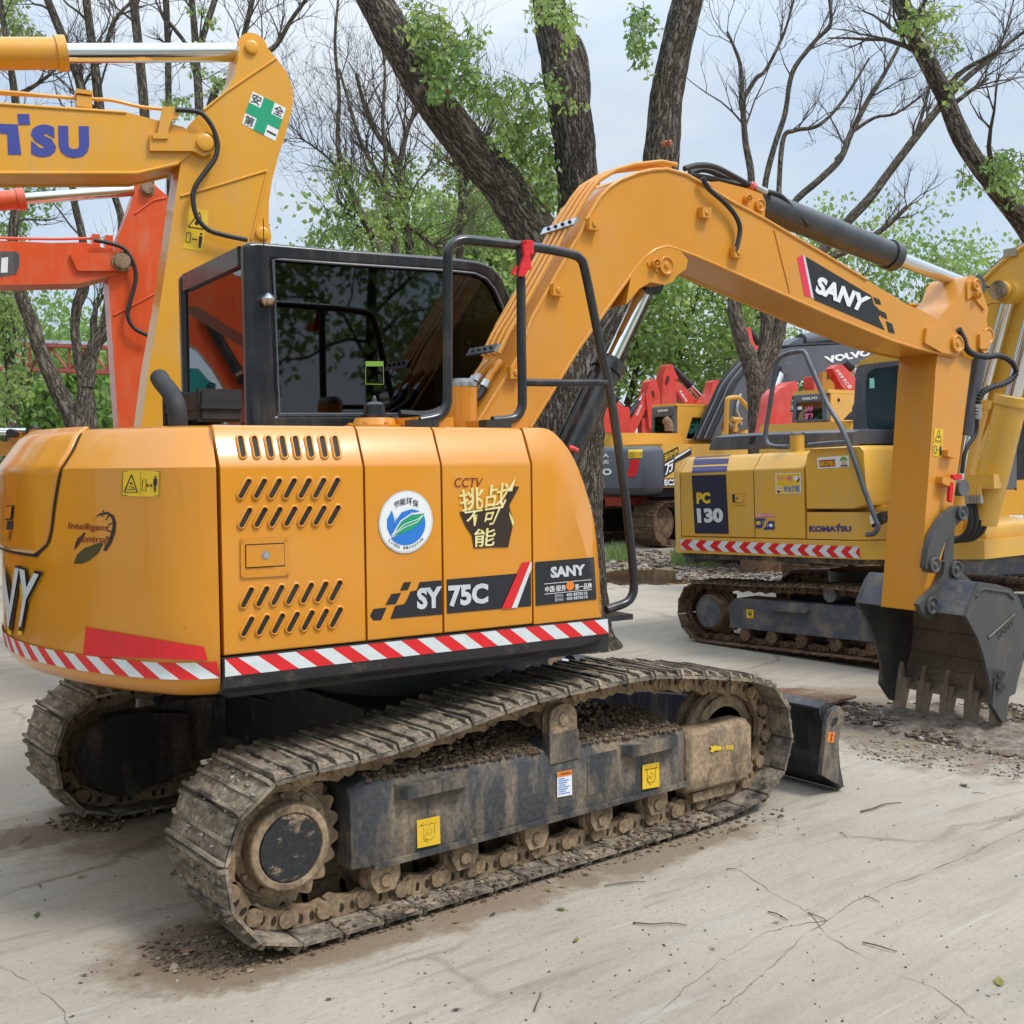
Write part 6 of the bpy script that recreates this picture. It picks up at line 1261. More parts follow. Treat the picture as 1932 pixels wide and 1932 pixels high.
b = MB(); b.side(VF, px(12, (400, 1070), (560, 720), (640, 560), (820, 360), (960, 290), (1100, 262), (1600, 236), (1932, 225), (2400, 230), (2900, 330), (2900, 480), (2400, 400), (1932, 330), (1640, 425), (1400, 480), (1200, 540), (1020, 620), (940, 680), (860, 850), (700, 1100)), BY, BY+.5, GREYV)
vb = b.build('boom', vf, bevel=.03)
b = MB()
for i in range(5): b.tube([p+VF.y*(.05+.1*i)+VF.z*.03-VF.x*.03 for p in catmull([VF.S(p, BY) for p in px(12, (400, 1070), (560, 720), (640, 560), (820, 360), (960, 290), (1100, 262), (1600, 236))], 4)], .032, (BLKM, GREYV)[i % 2], 6)
b.side(VF, px(12, (1030, 262), (1170, 180), (1195, 185), (1200, 240)), BY+.1, BY+.4, GREYV)
o = VF.S(px(12, (1040, 440))[0], BY); b.rev(o, -VF.y, [(0, .13), (.05, .13), (.06, .1)], GREYV, 16); b.build('boom_fittings', vb)
cyl2('arm_cylinder', vf, VF, px(12, (1180, 210), (2300, 60)), BY+.25, .16, .08, .5, GREYV)
cyl2('lift_cylinder', vf, VF, px(12, (880, 860), (1020, 455)), BY-.12, .10, .07, .35, GREYV)
b = MB(); b.tube(catmull([VF.S(p, BY-.06) for p in px(12, (655, 670), (620, 800), (640, 860), (660, 940))], 5), .03, STL, 7); b.build('hose', vb)
b = MB(); b.side(VF, px(12, (2500, 200), (3000, 300), (3100, 600), (2950, 1500), (2750, 1500)), BY+.06, BY+.44, GREYV); b.build('arm', vf)
d = Decal(onplane(VF.P(0, BY, 0), VF.y)); d.text('VOLVO', px(12, (1372, 345), (1780, 280), (1782, 335), (1410, 405)), WHT, .012, .06); d.build('maker_lettering', vb)
b = MB(); b.tube(catmull([VF.S(p, -1.25) for p in px(12, (525, 1045), (530, 900), (535, 740), (550, 708), (630, 702), (665, 730), (720, 790), (760, 860), (780, 1045))], 5), .045, YELV, 8); b.tube([VF.S(p, -1.2) for p in px(12, (580, 890), (655, 895), (610, 920), (600, 1000))], .05, YELV, 8); b.build('handrail', vf)
b = MB(); b.tube(catmull([VF.S(p, -1.1) for p in px(12, (610, 1050), (590, 1000), (560, 960), (520, 950))], 5), [.14]*1+[.13]*15 if False else .12, RUST, 12); b.build('air_intake', vf)
b = MB(); b.box(VF, .3, 1.9, -1.3, -.7, zs2-.02, zs2+.28, YELV); b.build('tool_box', vf, bevel=.1)
for yc in (-1.0, 1.0): make_track(vf, VF, yc, .6, 1.75, .42, .42, .44, [(-.9, .86), (0, .88), (.9, .86)], .20, SHOER, SHOER, shoes=False, k=1.3)
b = MB(); b.box(VF, -.8, .8, -.75, .75, .35, .75, BLKS); b.rev(VF.P(0, 0, .7), VF.z, [(0, .65), (.35, .65)], BLKS, 24); b.box(VF, -1.9, 1.9, -1.2, 1.2, zcb-.05, zcb+.14, BLKM)
for yc in (-1., 1.):
    b.box(VF, -1.4, 1.4, yc-.2, yc+.2, .2, .65, BLKS); b.rev(VF.P(-1.75, yc-.1, .44), VF.y, [(0, .33), (.2, .33)], SHOER, 24)
b.build('undercarriage', vf)
b = MB(); q = px(13, (245, 1372), (590, 1368), (592, 1478), (262, 1490)); b.prism([VF.X(p, -1.8) for p in q], VF.x*.5, REDK); b.build('red_box', vf, bevel=.03)

# ---------------------------------------------------------------- yellow machine with pink lettering on its rear window
w = at(px(18, (1115, 1300))[0], 15.0); BF_ = Frame((w.x-.0, w.y+.2, 0), 0)
bf = thing('crawler_excavator', BF_.o, 'yellow excavator with pink characters on the rear window of its cab, beyond the mustard machine', 'excavator')
R2 = BF_.loc(BF_.X(px(18, (1115, 1200))[0], 0)); L2_ = BF_.loc(BF_.X(px(18, (632, 1200))[0], 0)); zt2 = BF_.X(px(18, (860, 1045))[0], 0).z; zb2 = BF_.X(px(18, (860, 1420))[0], 0).z
bc2 = vcab(bf, BF_, 0, R2.y, L2_.y, 1.5, zb2, zt2, GLB)
d = Decal(onplane(BF_.P(-.01, 0, 0), BF_.x)); d.text('VOLVO', px(18, (775, 1092), (992, 1075), (992, 1112), (780, 1130)), WHT, .01, .05); d.build('maker_lettering', bc2)
d = Decal(onplane(BF_.P(.03, 0, 0), BF_.x)); d.text('出', px(18, (825, 1210), (930, 1205), (930, 1295), (825, 1300)), VPK, .01, .04); d.text('租', px(18, (812, 1302), (940, 1300), (938, 1400), (812, 1402)), VPK, .01, .04); d.poly(px(18, (722, 1215), (782, 1210), (780, 1255), (720, 1258)), WHT, .01); d.poly(px(18, (720, 1410), (745, 1310), (805, 1245), (830, 1250), (800, 1330), (815, 1410)), mat('khaki cloth', (.25, .18, .08), .8), .008); d.build('window_lettering', bc2)
hl = BF_.loc(BF_.X(px(18, (150, 1500))[0], -2.0)); hr_ = BF_.loc(BF_.X(px(18, (1440, 1500))[0], -2.0)); zt3 = BF_.X(px(18, (900, 1430))[0], -2.0).z
b = MB(); b.box(BF_, -2.0, -.1, hr_.y, hl.y, zt3-.7, zt3, YELV); b.build('engine_hood', bf, bevel=.1, seg=4)
b = MB(); b.box(BF_, -1.9, 1.6, hr_.y+.05, hl.y-.05, .75, zt3-.5, YELV); b.build('side_body', bf, bevel=.1)
for y in (hr_.y+.5, hl.y-.4): make_track(bf, BF_, y, .5, 1.4, .33, .33, .35, [(-.7, .68), (0, .7), (.7, .68)], .18, SHOER, SHOER, shoes=False)
b = MB(); b.tube([BF_.S(p, R2.y) for p in px(18, (1265, 1105), (1275, 1140))], .02, BLK); b.build('grab_handle', bc2)

# ---------------------------------------------------------------- red machines parked beyond
def far_red(p, depth, label, arm, boom, cyl=None, lettering=None, c=16, turn=24, slot=None):
    fr = plane_at(px(c, p)[0], depth, YAW-pi/2+radians(turn)); o = thing('crawler_excavator', fr.o, label, 'excavator', 'red excavators in the back row')
    if boom:
        b = MB(); b.side(fr, px(c, *boom), -.12, .12, REDK); bo = b.build('boom', o, bevel=.02)
        if lettering: d = Decal(onplane(fr.P(0, -.12, 0), fr.y)); d.text(lettering[0], px(c, *lettering[1]), WHT, .012, .03); d.build('maker_lettering', bo)
    if arm: b = MB(); b.side(fr, px(c, *arm), -.16, .16, REDK); ao = b.build('arm', o, bevel=.025)
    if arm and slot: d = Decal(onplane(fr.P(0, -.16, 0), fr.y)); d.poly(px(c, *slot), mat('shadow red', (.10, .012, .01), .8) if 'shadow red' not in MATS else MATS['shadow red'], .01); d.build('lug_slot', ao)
    if cyl: cyl2('arm_cylinder', o, fr, px(c, *cyl), 0, .09, .055, .5, BLK)
    l = fr.loc(fr.S(px(c, p)[0], 0)); b = MB(); b.box(fr, -1.2, 1.1, -.9, .9, .75, 1.45, REDK); b.build('body', o, bevel=.08)
    b = MB()
    for y in (-.9, .5): b.box(fr, -1.3, 1.3, y, y+.4, 0, .7, SHOER)
    b.pieces('crawler_track', o, bevel=.2)
    if True:
        b = MB(); b.box(fr, -.15, .15, -.1, .1, 1.4, max(l.z-.1, 1.5), REDK); b.build('boom_foot', o)
    return o, fr
far_red((320, 1150), 25, 'red excavator half hidden by the big trunk, its bent arm low beside the black handrail', ((185, 950), (240, 960), (310, 1040), (360, 1080), (380, 1075), (430, 1075), (442, 1100), (445, 1400), (180, 1400)), None, ((220, 930), (400, 1090)))
far_red((600, 1150), 26, 'red excavator with white lettering down its slanting boom, left of the far yellow cab', ((608, 960), (640, 815), (680, 790), (712, 800), (745, 930), (756, 1060), (750, 1300), (640, 1300)), ((340, 1480), (470, 1180), (600, 935), (632, 925), (650, 1000), (560, 1200), (420, 1480)), ((440, 1170), (640, 880)), ('Kubota', ((497, 1150), (545, 1045), (565, 1060), (515, 1170))), slot=((660, 920), (680, 905), (694, 970), (680, 985)))
far_red((850, 1000), 27, 'tallest middle red excavator with an upright arm and black cylinder, above the far yellow cab', ((768, 990), (785, 745), (830, 640), (872, 640), (892, 690), (935, 785), (900, 800), (918, 890), (905, 1150), (775, 1150)), ((870, 800), (905, 790), (990, 865), (1160, 1035), (1250, 1150), (1080, 1150), (985, 1020), (890, 870)), ((875, 680), (1230, 1040)), ('Kubota', ((960, 905), (1035, 1010), (1012, 1026), (940, 922))), slot=((812, 765), (835, 755), (845, 800), (815, 855), (800, 840)))
far_red((1300, 950), 27, 'red excavator arm poking up alone between two cylinders, right of the far yellow cab', ((1180, 1040), (1265, 925), (1292, 812), (1330, 800), (1362, 812), (1392, 900), (1408, 1150), (1180, 1150)), None, None, slot=((1316, 900), (1334, 895), (1340, 960), (1328, 985), (1315, 950)))
far_red((1700, 500), 30, 'red excavator boom showing high in the fork of the middle tree', ((1605, 262), (1672, 270), (1700, 430), (1790, 500), (1850, 560), (1850, 900), (1720, 900), (1690, 560), (1640, 400)), None, ((1650, 290), (1860, 560)))
far_red((560, 1200), 17, 'bright red excavator arm between the middle tree and the cab with pink characters', ((300, 1600), (380, 1200), (400, 1060), (470, 980), (640, 880), (690, 866), (718, 920), (722, 1030), (640, 1075), (615, 1300), (600, 1600)), None, None, None, 18)
far_red((1350, 850), 24, 'red excavator with Japanese lettering on its boom, behind the mustard machine cab', ((930, 800), (1020, 800), (1060, 1200), (940, 1200)), ((1190, 700), (1260, 640), (1330, 650), (1520, 840), (1600, 1060), (1420, 1060), (1300, 920)), ((1340, 600), (1560, 790)), ('クボタ 久保田', ((1255, 700), (1450, 945), (1405, 975), (1215, 725))), 18)
b = MB(); GY = plane_at(px(18, (1150, 950))[0], 22, YAW-pi/2); b.side(GY, px(18, (1090, 1300), (1050, 900), (1060, 740), (1110, 740), (1105, 850), (1160, 845), (1210, 900), (1225, 1000), (1225, 1300)), -.15, .15, YELB); gy = thing('crawler_excavator', GY.o, 'yellow excavator arm just above the roof of the cab with pink characters', 'excavator'); b.build('arm', gy, bevel=.02)
b = MB(); b.box(GY, -1, 1, -.8, .8, 0, 1.2, YELB); b.build('body', gy, bevel=.1)
# red steel truss at the far left
b = MB(); TR = plane_at(px(14, (700, 700))[0], 21, YAW-pi/2+radians(-6)); M_ = mat('oxide red steel', (.30, .055, .03), .6, col2=(.22, .06, .04), nscale=4)
la_, ra_ = px(14, (-900, 560), (1900, 665)); lb_, rb_ = px(14, (-900, 815), (1900, 915))
for (a, c), r in (((la_, ra_), .05), ((lb_, rb_), .05)): b.tube([TR.S(a, 0), TR.S(c, 0)], r, M_, 4)
for i in range(15):
    t = i/14; top_ = (la_[0]+(ra_[0]-la_[0])*t, la_[1]+(ra_[1]-la_[1])*t); bo_ = (lb_[0]+(rb_[0]-lb_[0])*t, lb_[1]+(rb_[1]-lb_[1])*t); b.tube([TR.S(top_, 0), TR.S(bo_, 0)], .03, M_, 4)
    if i < 14: t2 = (i+1)/14; q_ = ((lb_[0]+(rb_[0]-lb_[0])*t2, lb_[1]+(rb_[1]-lb_[1])*t2) if i % 2 else (la_[0]+(ra_[0]-la_[0])*t2, la_[1]+(ra_[1]-la_[1])*t2)); b.tube([TR.S(bo_ if i % 2 == 0 else top_, 0), TR.S(q_, 0)], .03, M_, 4)
for p in (lb_, rb_): w = TR.S(p, 0); b.tube([w, V((w.x, w.y, 0))], .08, M_, 6)
b.tube([TR.S(la_, .1)+V((0, 0, .06)), TR.S(ra_, .1)+V((0, 0, .06))], .05, STL, 4)
b.build('steel_truss', None, label='rust red steel truss crossing behind the trees at the left', cat='truss', loc=(TR.o.x, TR.o.y, 0))
# ================================================================ trees
def bark(name, c1, c2, sc, bump=1.):
    """furrows run along each limb: the mesh carries (around, around, along) coordinates"""
    m = bpy.data.materials.new(name); m.use_nodes = True; t = m.node_tree; b = t.nodes['Principled BSDF']; L = t.links.new
    at_ = N(t, 'ShaderNodeAttribute', attribute_name='barkco'); O = at_.outputs['Vector']
    n0 = N(t, 'ShaderNodeTexNoise'); n0.inputs['Scale'].default_value = sc*.35; n0.inputs['Detail'].default_value = 3; L(O, n0.inputs['Vector'])
    s_ = N(t, 'ShaderNodeVectorMath', operation='SCALE'); s_.inputs['Scale'].default_value = 1.6/sc; L(n0.outputs['Color'], s_.inputs[0]); ad = N(t, 'ShaderNodeVectorMath', operation='ADD'); L(O, ad.inputs[0]); L(s_.outputs[0], ad.inputs[1])
    mp = N(t, 'ShaderNodeMapping'); mp.inputs['Scale'].default_value = (1, 1, .20); L(ad.outputs[0], mp.inputs[0])
    def nz(k, det, v): n = N(t, 'ShaderNodeTexNoise'); n.inputs['Scale'].default_value = k; n.inputs['Detail'].default_value = det; n.inputs['Roughness'].default_value = .6; L(v, n.inputs['Vector']); return n.outputs['Fac']
    f1 = nz(sc, 4, mp.outputs[0]); f2 = nz(sc*3, 4, ad.outputs[0])
    # ridged noise: |n - .5| gives narrow branching furrows
    q = N(t, 'ShaderNodeMath', operation='SUBTRACT'); L(f1, q.inputs[0]); q.inputs[1].default_value = .5; q2 = N(t, 'ShaderNodeMath', operation='ABSOLUTE'); L(q.outputs[0], q2.inputs[0])
    q3 = N(t, 'ShaderNodeMath', operation='MULTIPLY'); L(q2.outputs[0], q3.inputs[0]); q3.inputs[1].default_value = 6.; q3.use_clamp = True
    q4 = N(t, 'ShaderNodeMath', operation='MULTIPLY_ADD'); L(f2, q4.inputs[0]); q4.inputs[1].default_value = .55; L(q3.outputs[0], q4.inputs[2])
    r = N(t, 'ShaderNodeValToRGB'); r.color_ramp.elements[0].position = .22; r.color_ramp.elements[1].position = 1.0; r.color_ramp.elements[0].color = (*[c*.3 for c in c1], 1); r.color_ramp.elements[1].color = (*c2, 1); e = r.color_ramp.elements.new(.5); e.color = (*c1, 1)
    L(q4.outputs[0], r.inputs[0]); L(r.outputs[0], b.inputs['Base Color']); b.inputs['Roughness'].default_value = .95; b.inputs['Specular IOR Level'].default_value = .12
    bp = N(t, 'ShaderNodeBump'); bp.inputs['Strength'].default_value = bump; bp.inputs['Distance'].default_value = .025; L(q4.outputs[0], bp.inputs['Height']); L(bp.outputs[0], b.inputs['Normal'])
    return m
BARK = bark('rough dark bark', (.095, .078, .064), (.26, .225, .185), 26)
BARKF = bark('grey brown bark', (.095, .082, .064), (.22, .19, .15), 22, .8)
TWIG = mat('twig bark', (.085, .068, .055), .9, col2=(.05, .042, .035), nscale=3)
def leafmat(name, c, tr):
    m = bpy.data.materials.new(name); m.use_nodes = True; t = m.node_tree; t.nodes.clear(); L = t.links.new
    d = N(t, 'ShaderNodeBsdfDiffuse'); d.inputs[0].default_value = (*c, 1); a = N(t, 'ShaderNodeBsdfTranslucent'); a.inputs[0].default_value = (*tr, 1)
    g = N(t, 'ShaderNodeBsdfGlossy'); g.inputs['Roughness'].default_value = .45; x = N(t, 'ShaderNodeMixShader'); x.inputs[0].default_value = .45; y = N(t, 'ShaderNodeMixShader'); y.inputs[0].default_value = .06; o = N(t, 'ShaderNodeOutputMaterial')
    L(d.outputs[0], x.inputs[1]); L(a.outputs[0], x.inputs[2]); L(x.outputs[0], y.inputs[1]); L(g.outputs[0], y.inputs[2]); L(y.outputs[0], o.inputs[0]); return m
LEAF = [leafmat('leaf green', (.17, .28, .07), (.36, .54, .12)), leafmat('leaf dark green', (.12, .23, .055), (.27, .45, .09)), leafmat('leaf yellow green', (.25, .34, .09), (.48, .62, .15)), leafmat('leaf olive', (.20, .235, .095), (.36, .43, .14))]
def leaf(b, p, s, m, R, droop=0.):
    d = V((R.uniform(-1, 1), R.uniform(-1, 1), R.uniform(-1, 1)-droop)).normalized(); u = d.orthogonal().normalized(); u.rotate(Matrix.Rotation(R.uniform(0, 6.28), 3, d)); w = d.cross(u)
    k = len(b.v); i = b.mi(m)
    for q in (p, p+d*s*.5+u*s*.30, p+d*s, p+d*s*.5-u*s*.30+w*s*.06): b.v.append(tuple(q))
    b.f.append((k, k+1, k+2, k+3)); b.m.append(i)
def grow(b, p, d, l, r, lev, R, up=.35, n=5, tips=None, gnarl=.22):
    pts = [p]; q = d.normalized()
    for i in range(n):
        q = (q+V((R.gauss(0, gnarl), R.gauss(0, gnarl), R.gauss(0, gnarl)+up*.16))).normalized(); pts.append(pts[-1]+q*(l/n))
    b.tube(pts, [r*(1-.75*i/n) for i in range(n+1)], TWIG, 4 if r < .02 else 6, cap=False)
    if tips is not None: tips += pts[1:]
    if lev > 0:
        for i in range(R.randint(3, 5)):
            k = R.randint(1, n); t = (pts[k]-pts[k-1]).normalized(); s = V((R.gauss(0, 1), R.gauss(0, 1), R.gauss(0, .7))); s = (s-t*s.dot(t)).normalized()
            grow(b, pts[k], t*.75+s*R.uniform(.35, .8)+V((0, 0, up*.5)), l*R.uniform(.42, .72), max(r*(1-.7*k/n)*.62, .0028), lev-1, R, up, n, tips, gnarl)
def limb_mesh(b, limb, depth, m, n=12, rough=.0, seed=0, sub=4):
    pts = []; rs = []
    for q in limb:
        dd = q[3] if len(q) > 3 else 0; pts.append(at((q[0], q[1]), depth+dd)); rs.append(q[2]/2*(depth+dd)/FOC)
    P = catmull(pts, sub*(2 if n > 12 else 1)); k = len(P); RR = []
    for i in range(k):
        t = i/(k-1)*(len(rs)-1); j = min(int(t), len(rs)-2); RR.append(rs[j]+(rs[j+1]-rs[j])*(t-j))
    v0 = len(b.v); b.tube(P, RR, m, n)
    if rough:
        for i in range(v0, len(b.v)):
            j = min((i-v0)//n, k-1); w = V(b.v[i]); o = (w-P[j]); nz = noise.noise(w*4+V((seed, 0, 0)))*.6+noise.noise(w*11)*.4; b.v[i] = tuple(w+o*nz*rough)
    acc = [0]
    for a_, c_ in zip(P, P[1:]): acc.append(acc[-1]+(c_-a_).length)
    for i in range(v0, len(b.v)):
        j = min((i-v0)//n, k-1); an = 2*pi*((i-v0) % n)/n; b.att[i] = (RR[j]*cos(an)+seed*3.1, RR[j]*sin(an), acc[j])
    return P, RR
def tree(label, depth, limbs, seed, twig=(0, 0), bk=None, leaves=None, cat='tree', name='tree', group=None, tstart=.35, rough=.0, n=10, llen=(.7, 1.5), tuft=0, tuft_m=0, tsize=.1, up=.35):
    R = random.Random(seed); bk = bk or BARKF; base = limbs[0][0]; w = at(base[:2], depth+(base[3] if len(base) > 3 else 0))
    root = thing(name, (w.x, w.y, 0), label, cat, group); b = MB(); tb = MB(); tips = []
    for li, lm in enumerate(limbs):
        P, RR = limb_mesh(b, lm, depth, bk, n, rough, seed+li)
        if li == 0 and P[0].z > 0.02: b.tube([V((P[0].x, P[0].y, -.02)), P[0]], [RR[0]*1.25, RR[0]], bk, n)
        for _ in range(twig[0]):
            k = R.randint(int(len(P)*tstart), len(P)-1); t = (P[k]-P[k-1]).normalized(); s = V((R.gauss(0, 1), R.gauss(0, 1), R.gauss(0, .5))); s = (s-t*s.dot(t)).normalized()
            grow(tb, P[k], t*.7+s*R.uniform(.4, .9)+V((0, 0, .3)), R.uniform(*llen), min(max(RR[k]*.35, .008), .03), twig[1], R, up, 5, tips)
    lb = MB()
    if leaves:
        for (x, y, rx, ry, cnt, s, dd, mi_) in leaves:
            for _ in range(max(int(cnt*1.45)//9, 1)):
                a = R.uniform(0, 6.28); r_ = sqrt(R.random()); c = at((x+rx*r_*cos(a), y+ry*r_*sin(a)), depth+dd+R.uniform(-.45, .45)); mm = LEAF[mi_ if R.random() < .6 else R.choice((0, 1, 2))]
                dr = V((R.gauss(0, .7), R.gauss(0, .7), R.gauss(-.25, .5))).normalized(); ln = s*R.uniform(3.2, 5.5); st = [c-dr*ln*.5, c+V((0, 0, ln*.06)), c+dr*ln*.5-V((0, 0, ln*.10))]; tb.tube(st, [.0035, .0028, .0015], TWIG, 4, cap=False)
                for k_ in range(9): t_ = (k_+.5)/9; q_ = st[0].lerp(st[2], t_)+V((R.gauss(0, s*.25), R.gauss(0, s*.25), R.gauss(0, s*.2))); leaf(lb, q_, s*R.uniform(.7, 1.3), mm, R, .9)
    if tuft and tips:
        for _ in range(tuft):
            c = R.choice(tips); mm = LEAF[tuft_m if R.random() < .6 else R.choice((0, 2, 3))]
            for _ in range(8): leaf(lb, c+V((R.gauss(0, .16), R.gauss(0, .16), R.gauss(0, .14))), tsize*R.uniform(.7, 1.2), mm, R, .4)
    b.build('trunk', root, smooth=60, fixn=False)
    if tb.f: tb.build('branches', root, smooth=60, fixn=False)
    if lb.f: lb.build('foliage', root, smooth=0, fixn=False)
    return root
# the great forked tree behind the excavator
D0 = 9.7
sprig = [(812, 60, 45, 48, 330, .062, -.1, 2), (850, 130, 52, 60, 520, .062, -.1, 0), (900, 60, 20, 30, 60, .06, -.1, 0), (900, 170, 30, 45, 190, .06, 0, 0), (965, 200, 40, 55, 330, .06, .2, 2), (1000, 260, 48, 60, 420, .06, .2, 0), (1020, 330, 30, 70, 330, .06, .2, 2), (945, 262, 18, 16, 50, .06, -.5, 0), (830, 150, 14, 16, 40, .06, -.5, 1), (1208, 70, 24, 52, 230, .06, -.1, 1), (1040, 15, 36, 22, 150, .06, -.5, 2), (1070, 50, 16, 40, 90, .06, -.5, 2), (1036, 165, 13, 26, 60, .06, -.5, 0), (1082, 190, 6, 12, 20, .05, -.5, 2), (1070, 400, 24, 50, 120, .06, .4, 0), (780, 20, 25, 25, 90, .06, .1, 2)]
bt = tree('huge forked tree with three thick furrowed limbs just behind the near excavator', D0, [
    [(1085, 1240, 190), (1075, 1180, 158), (1066, 1050, 150), (1063, 920, 146), (1066, 800, 146), (1070, 700, 150), (1066, 610, 128, .05), (1050, 540, 96, .1), (1022, 462, 86, .1), (985, 402, 84, .1), (941, 340, 80, .1), (880, 272, 76, .05), (819, 190, 74), (770, 112, 70), (712, 10, 66), (660, -90, 58)],
    [(1075, 740, 120), (1075, 600, 100, .2), (1086, 460, 80, .3), (1092, 380, 80, .3), (1087, 300, 78, .3), (1074, 204, 82, .3), (1056, 110, 74, .3), (1040, 40, 62, .3), (1022, -80, 54, .3)],
    [(1088, 770, 110), (1130, 680, 92, -.05), (1172, 600, 76, -.1), (1215, 500, 70, -.1), (1240, 400, 68, -.1), (1248, 300, 68, -.1), (1258, 180, 62, -.1), (1278, 80, 58, -.1), (1300, -10, 60, -.1), (1330, -120, 52, -.1)],
    [(1082, 270, 44, .3), (1098, 170, 34, .35), (1090, 95, 30, .35), (1072, 70, 26, .35)]], 3, (0, 0), BARK, sprig, rough=.16, n=22)
d = MB()
for p, dp in (((1258, 272), -.42), ((846, 172), -.45)):
    c = at(p, D0+dp); s_ = .055 if p[0] > 1000 else .03
    RS = random.Random(int(p[0]))
    for i in range(13): a = RS.uniform(0, 6.28); l_ = s_*RS.uniform(.25, 1.25); q = c+_R*l_*cos(a)+_U*l_*.6*sin(a); d.tube([c+_F*.02, c+(q-c)*.6-_F*.012, q], [.010, .013, .003], mat('raw wood', (.42, .14, .07), .8) if 'raw wood' not in MATS else MATS['raw wood'], 5)
d.build('pruning_scar', bt)
# leaning tree at the right edge
tree('dark tree leaning across the upper right corner, with small leaf tufts and bare twigs', 9.0, [[(2110, 1300, 66), (2130, 1000, 60), (2095, 780, 50), (2030, 570, 44), (1932, 425, 38), (1872, 346, 35), (1820, 272, 34), (1778, 172, 33), (1727, 70, 32), (1700, 0, 30), (1670, -90, 26)],
    [(1782, 170, 12), (1820, 132, 9), (1885, 95, 7), (1932, 60, 6), (1980, 30, 5)], [(1800, 195, 10), (1840, 165, 7), (1865, 148, 5)]], 11, (5, 2), BARK,
    [(1900, 320, 30, 40, 260, .055, 0, 0), (1880, 300, 18, 22, 70, .055, 0, 1), (1830, 330, 14, 12, 40, .055, 0, 0), (1750, 20, 40, 22, 120, .055, 0, 2), (1760, 75, 22, 16, 50, .055, 0, 3), (1725, 40, 22, 16, 60, .055, -.1, 0), (1790, 95, 10, 8, 22, .055, 0, 3), (1800, 155, 12, 14, 30, .05, 0, 2), (1925, 370, 16, 22, 60, .055, 0, 0)], rough=.14, n=16, llen=(.4, 1.0), tstart=.45)
# forked tree in the middle distance
tree('forked tree with mossy furrowed trunk standing between two yellow machines under the boom', 19.0, [
    [(1434, 1060, 50), (1433, 860, 44), (1431, 770, 40), (1428, 720, 42), (1416, 682, 34), (1402, 650, 30), (1391, 610, 28), (1386, 570, 26), (1396, 470, 20), (1417, 347, 14), (1406, 265, 12), (1401, 190, 11), (1396, 120, 7), (1372, 60, 5)],
    [(1428, 715, 36), (1442, 670, 28), (1447, 620, 25), (1443, 560, 22), (1441, 450, 16), (1443, 354, 12), (1460, 280, 11), (1481, 215, 10), (1496, 135, 9), (1540, 75, 8), (1567, 45, 7), (1562, -20, 5)],
    [(1432, 712, 34), (1458, 660, 27), (1472, 615, 24), (1474, 560, 20), (1470, 440, 13), (1470, 350, 10), (1478, 262, 9), (1500, 246, 8), (1545, 236, 7), (1590, 190, 6), (1640, 110, 4)],
    [(1401, 190, 9), (1425, 150, 8), (1446, 130, 7), (1480, 60, 5), (1500, -10, 4)]], 17, (9, 2), BARKF, None, rough=.14, n=14, tstart=.62, llen=(.6, 1.5))
tree('slim bare tree bending right above the arm cylinder', 21.0, [[(1434, 1030, 26), (1434, 800, 24), (1442, 640, 20), (1462, 480, 16), (1492, 391, 13), (1545, 340, 13), (1585, 300, 13), (1606, 250, 12), (1640, 185, 10), (1668, 140, 8), (1700, 80, 6)], [(1606, 250, 8), (1650, 222, 6), (1690, 214, 5), (1740, 180, 4)]], 23, (11, 2), BARKF, None, tstart=.55, llen=(.6, 1.5))
tree('bare tree with one thick diagonal limb crossing behind the leaning trunk', 20.5, [[(1438, 1030, 26), (1437, 800, 24), (1450, 660, 22), (1510, 530, 20), (1587, 432, 19), (1640, 375, 18), (1676, 327, 16), (1725, 262, 16), (1771, 204, 15), (1820, 150, 12), (1880, 102, 9)], [(1530, 500, 16), (1590, 476, 14), (1640, 450, 12), (1680, 420, 10), (1711, 390, 8)], [(1725, 262, 8), (1750, 180, 6), (1765, 90, 4)]], 29, (6, 2), BARKF, None, tstart=.55, llen=(.5, 1.2))
# left-hand group
tree('three-stemmed grey tree behind the orange boom, one stem with a broken pale stub', 13., [
    [(150, 1070, 56), (152, 850, 50), (160, 790, 46), (162, 742, 30), (155, 705, 22), (147, 668, 18), (141, 622, 16), (146, 575, 19), (158, 538, 21), (156, 450, 14), (137, 354, 13), (160, 260, 16), (154, 170, 17), (127, 92, 17), (90, 0, 15), (60, -80, 12)],
    [(150, 810, 46), (130, 775, 33), (104, 724, 30), (84, 680, 28), (72, 650, 26), (63, 615, 25), (38, 551, 24), (24, 450, 18), (36, 354, 17), (34, 260, 15), (28, 180, 14), (6, 40, 10), (-4, -40, 8)],
    [(164, 730, 30), (169, 687, 25), (180, 648, 26), (199, 615, 24), (217, 500, 17), (230, 422, 14), (212, 354, 13), (192, 250, 18), (187, 197, 18), (175, 92, 16), (163, 0, 15), (160, -80, 12)], [(178, 655, 14), (176, 610, 13), (180, 585, 9), (177, 566, 3)], [(30, 180, 9), (60, 165, 8), (95, 140, 6)], [(187, 120, 9), (200, 85, 9), (215, 40, 7), (246, 5, 6)]], 31, (9, 2), BARKF, [(10, 40, 38, 60, 300, .075, 1, 3), (50, 70, 26, 30, 110, .07, 1, 3), (20, 400, 40, 50, 260, .075, 1, 0), (60, 380, 40, 40, 150, .07, 1, 1)], rough=.12, n=12, tstart=.6, llen=(.5, 1.3))
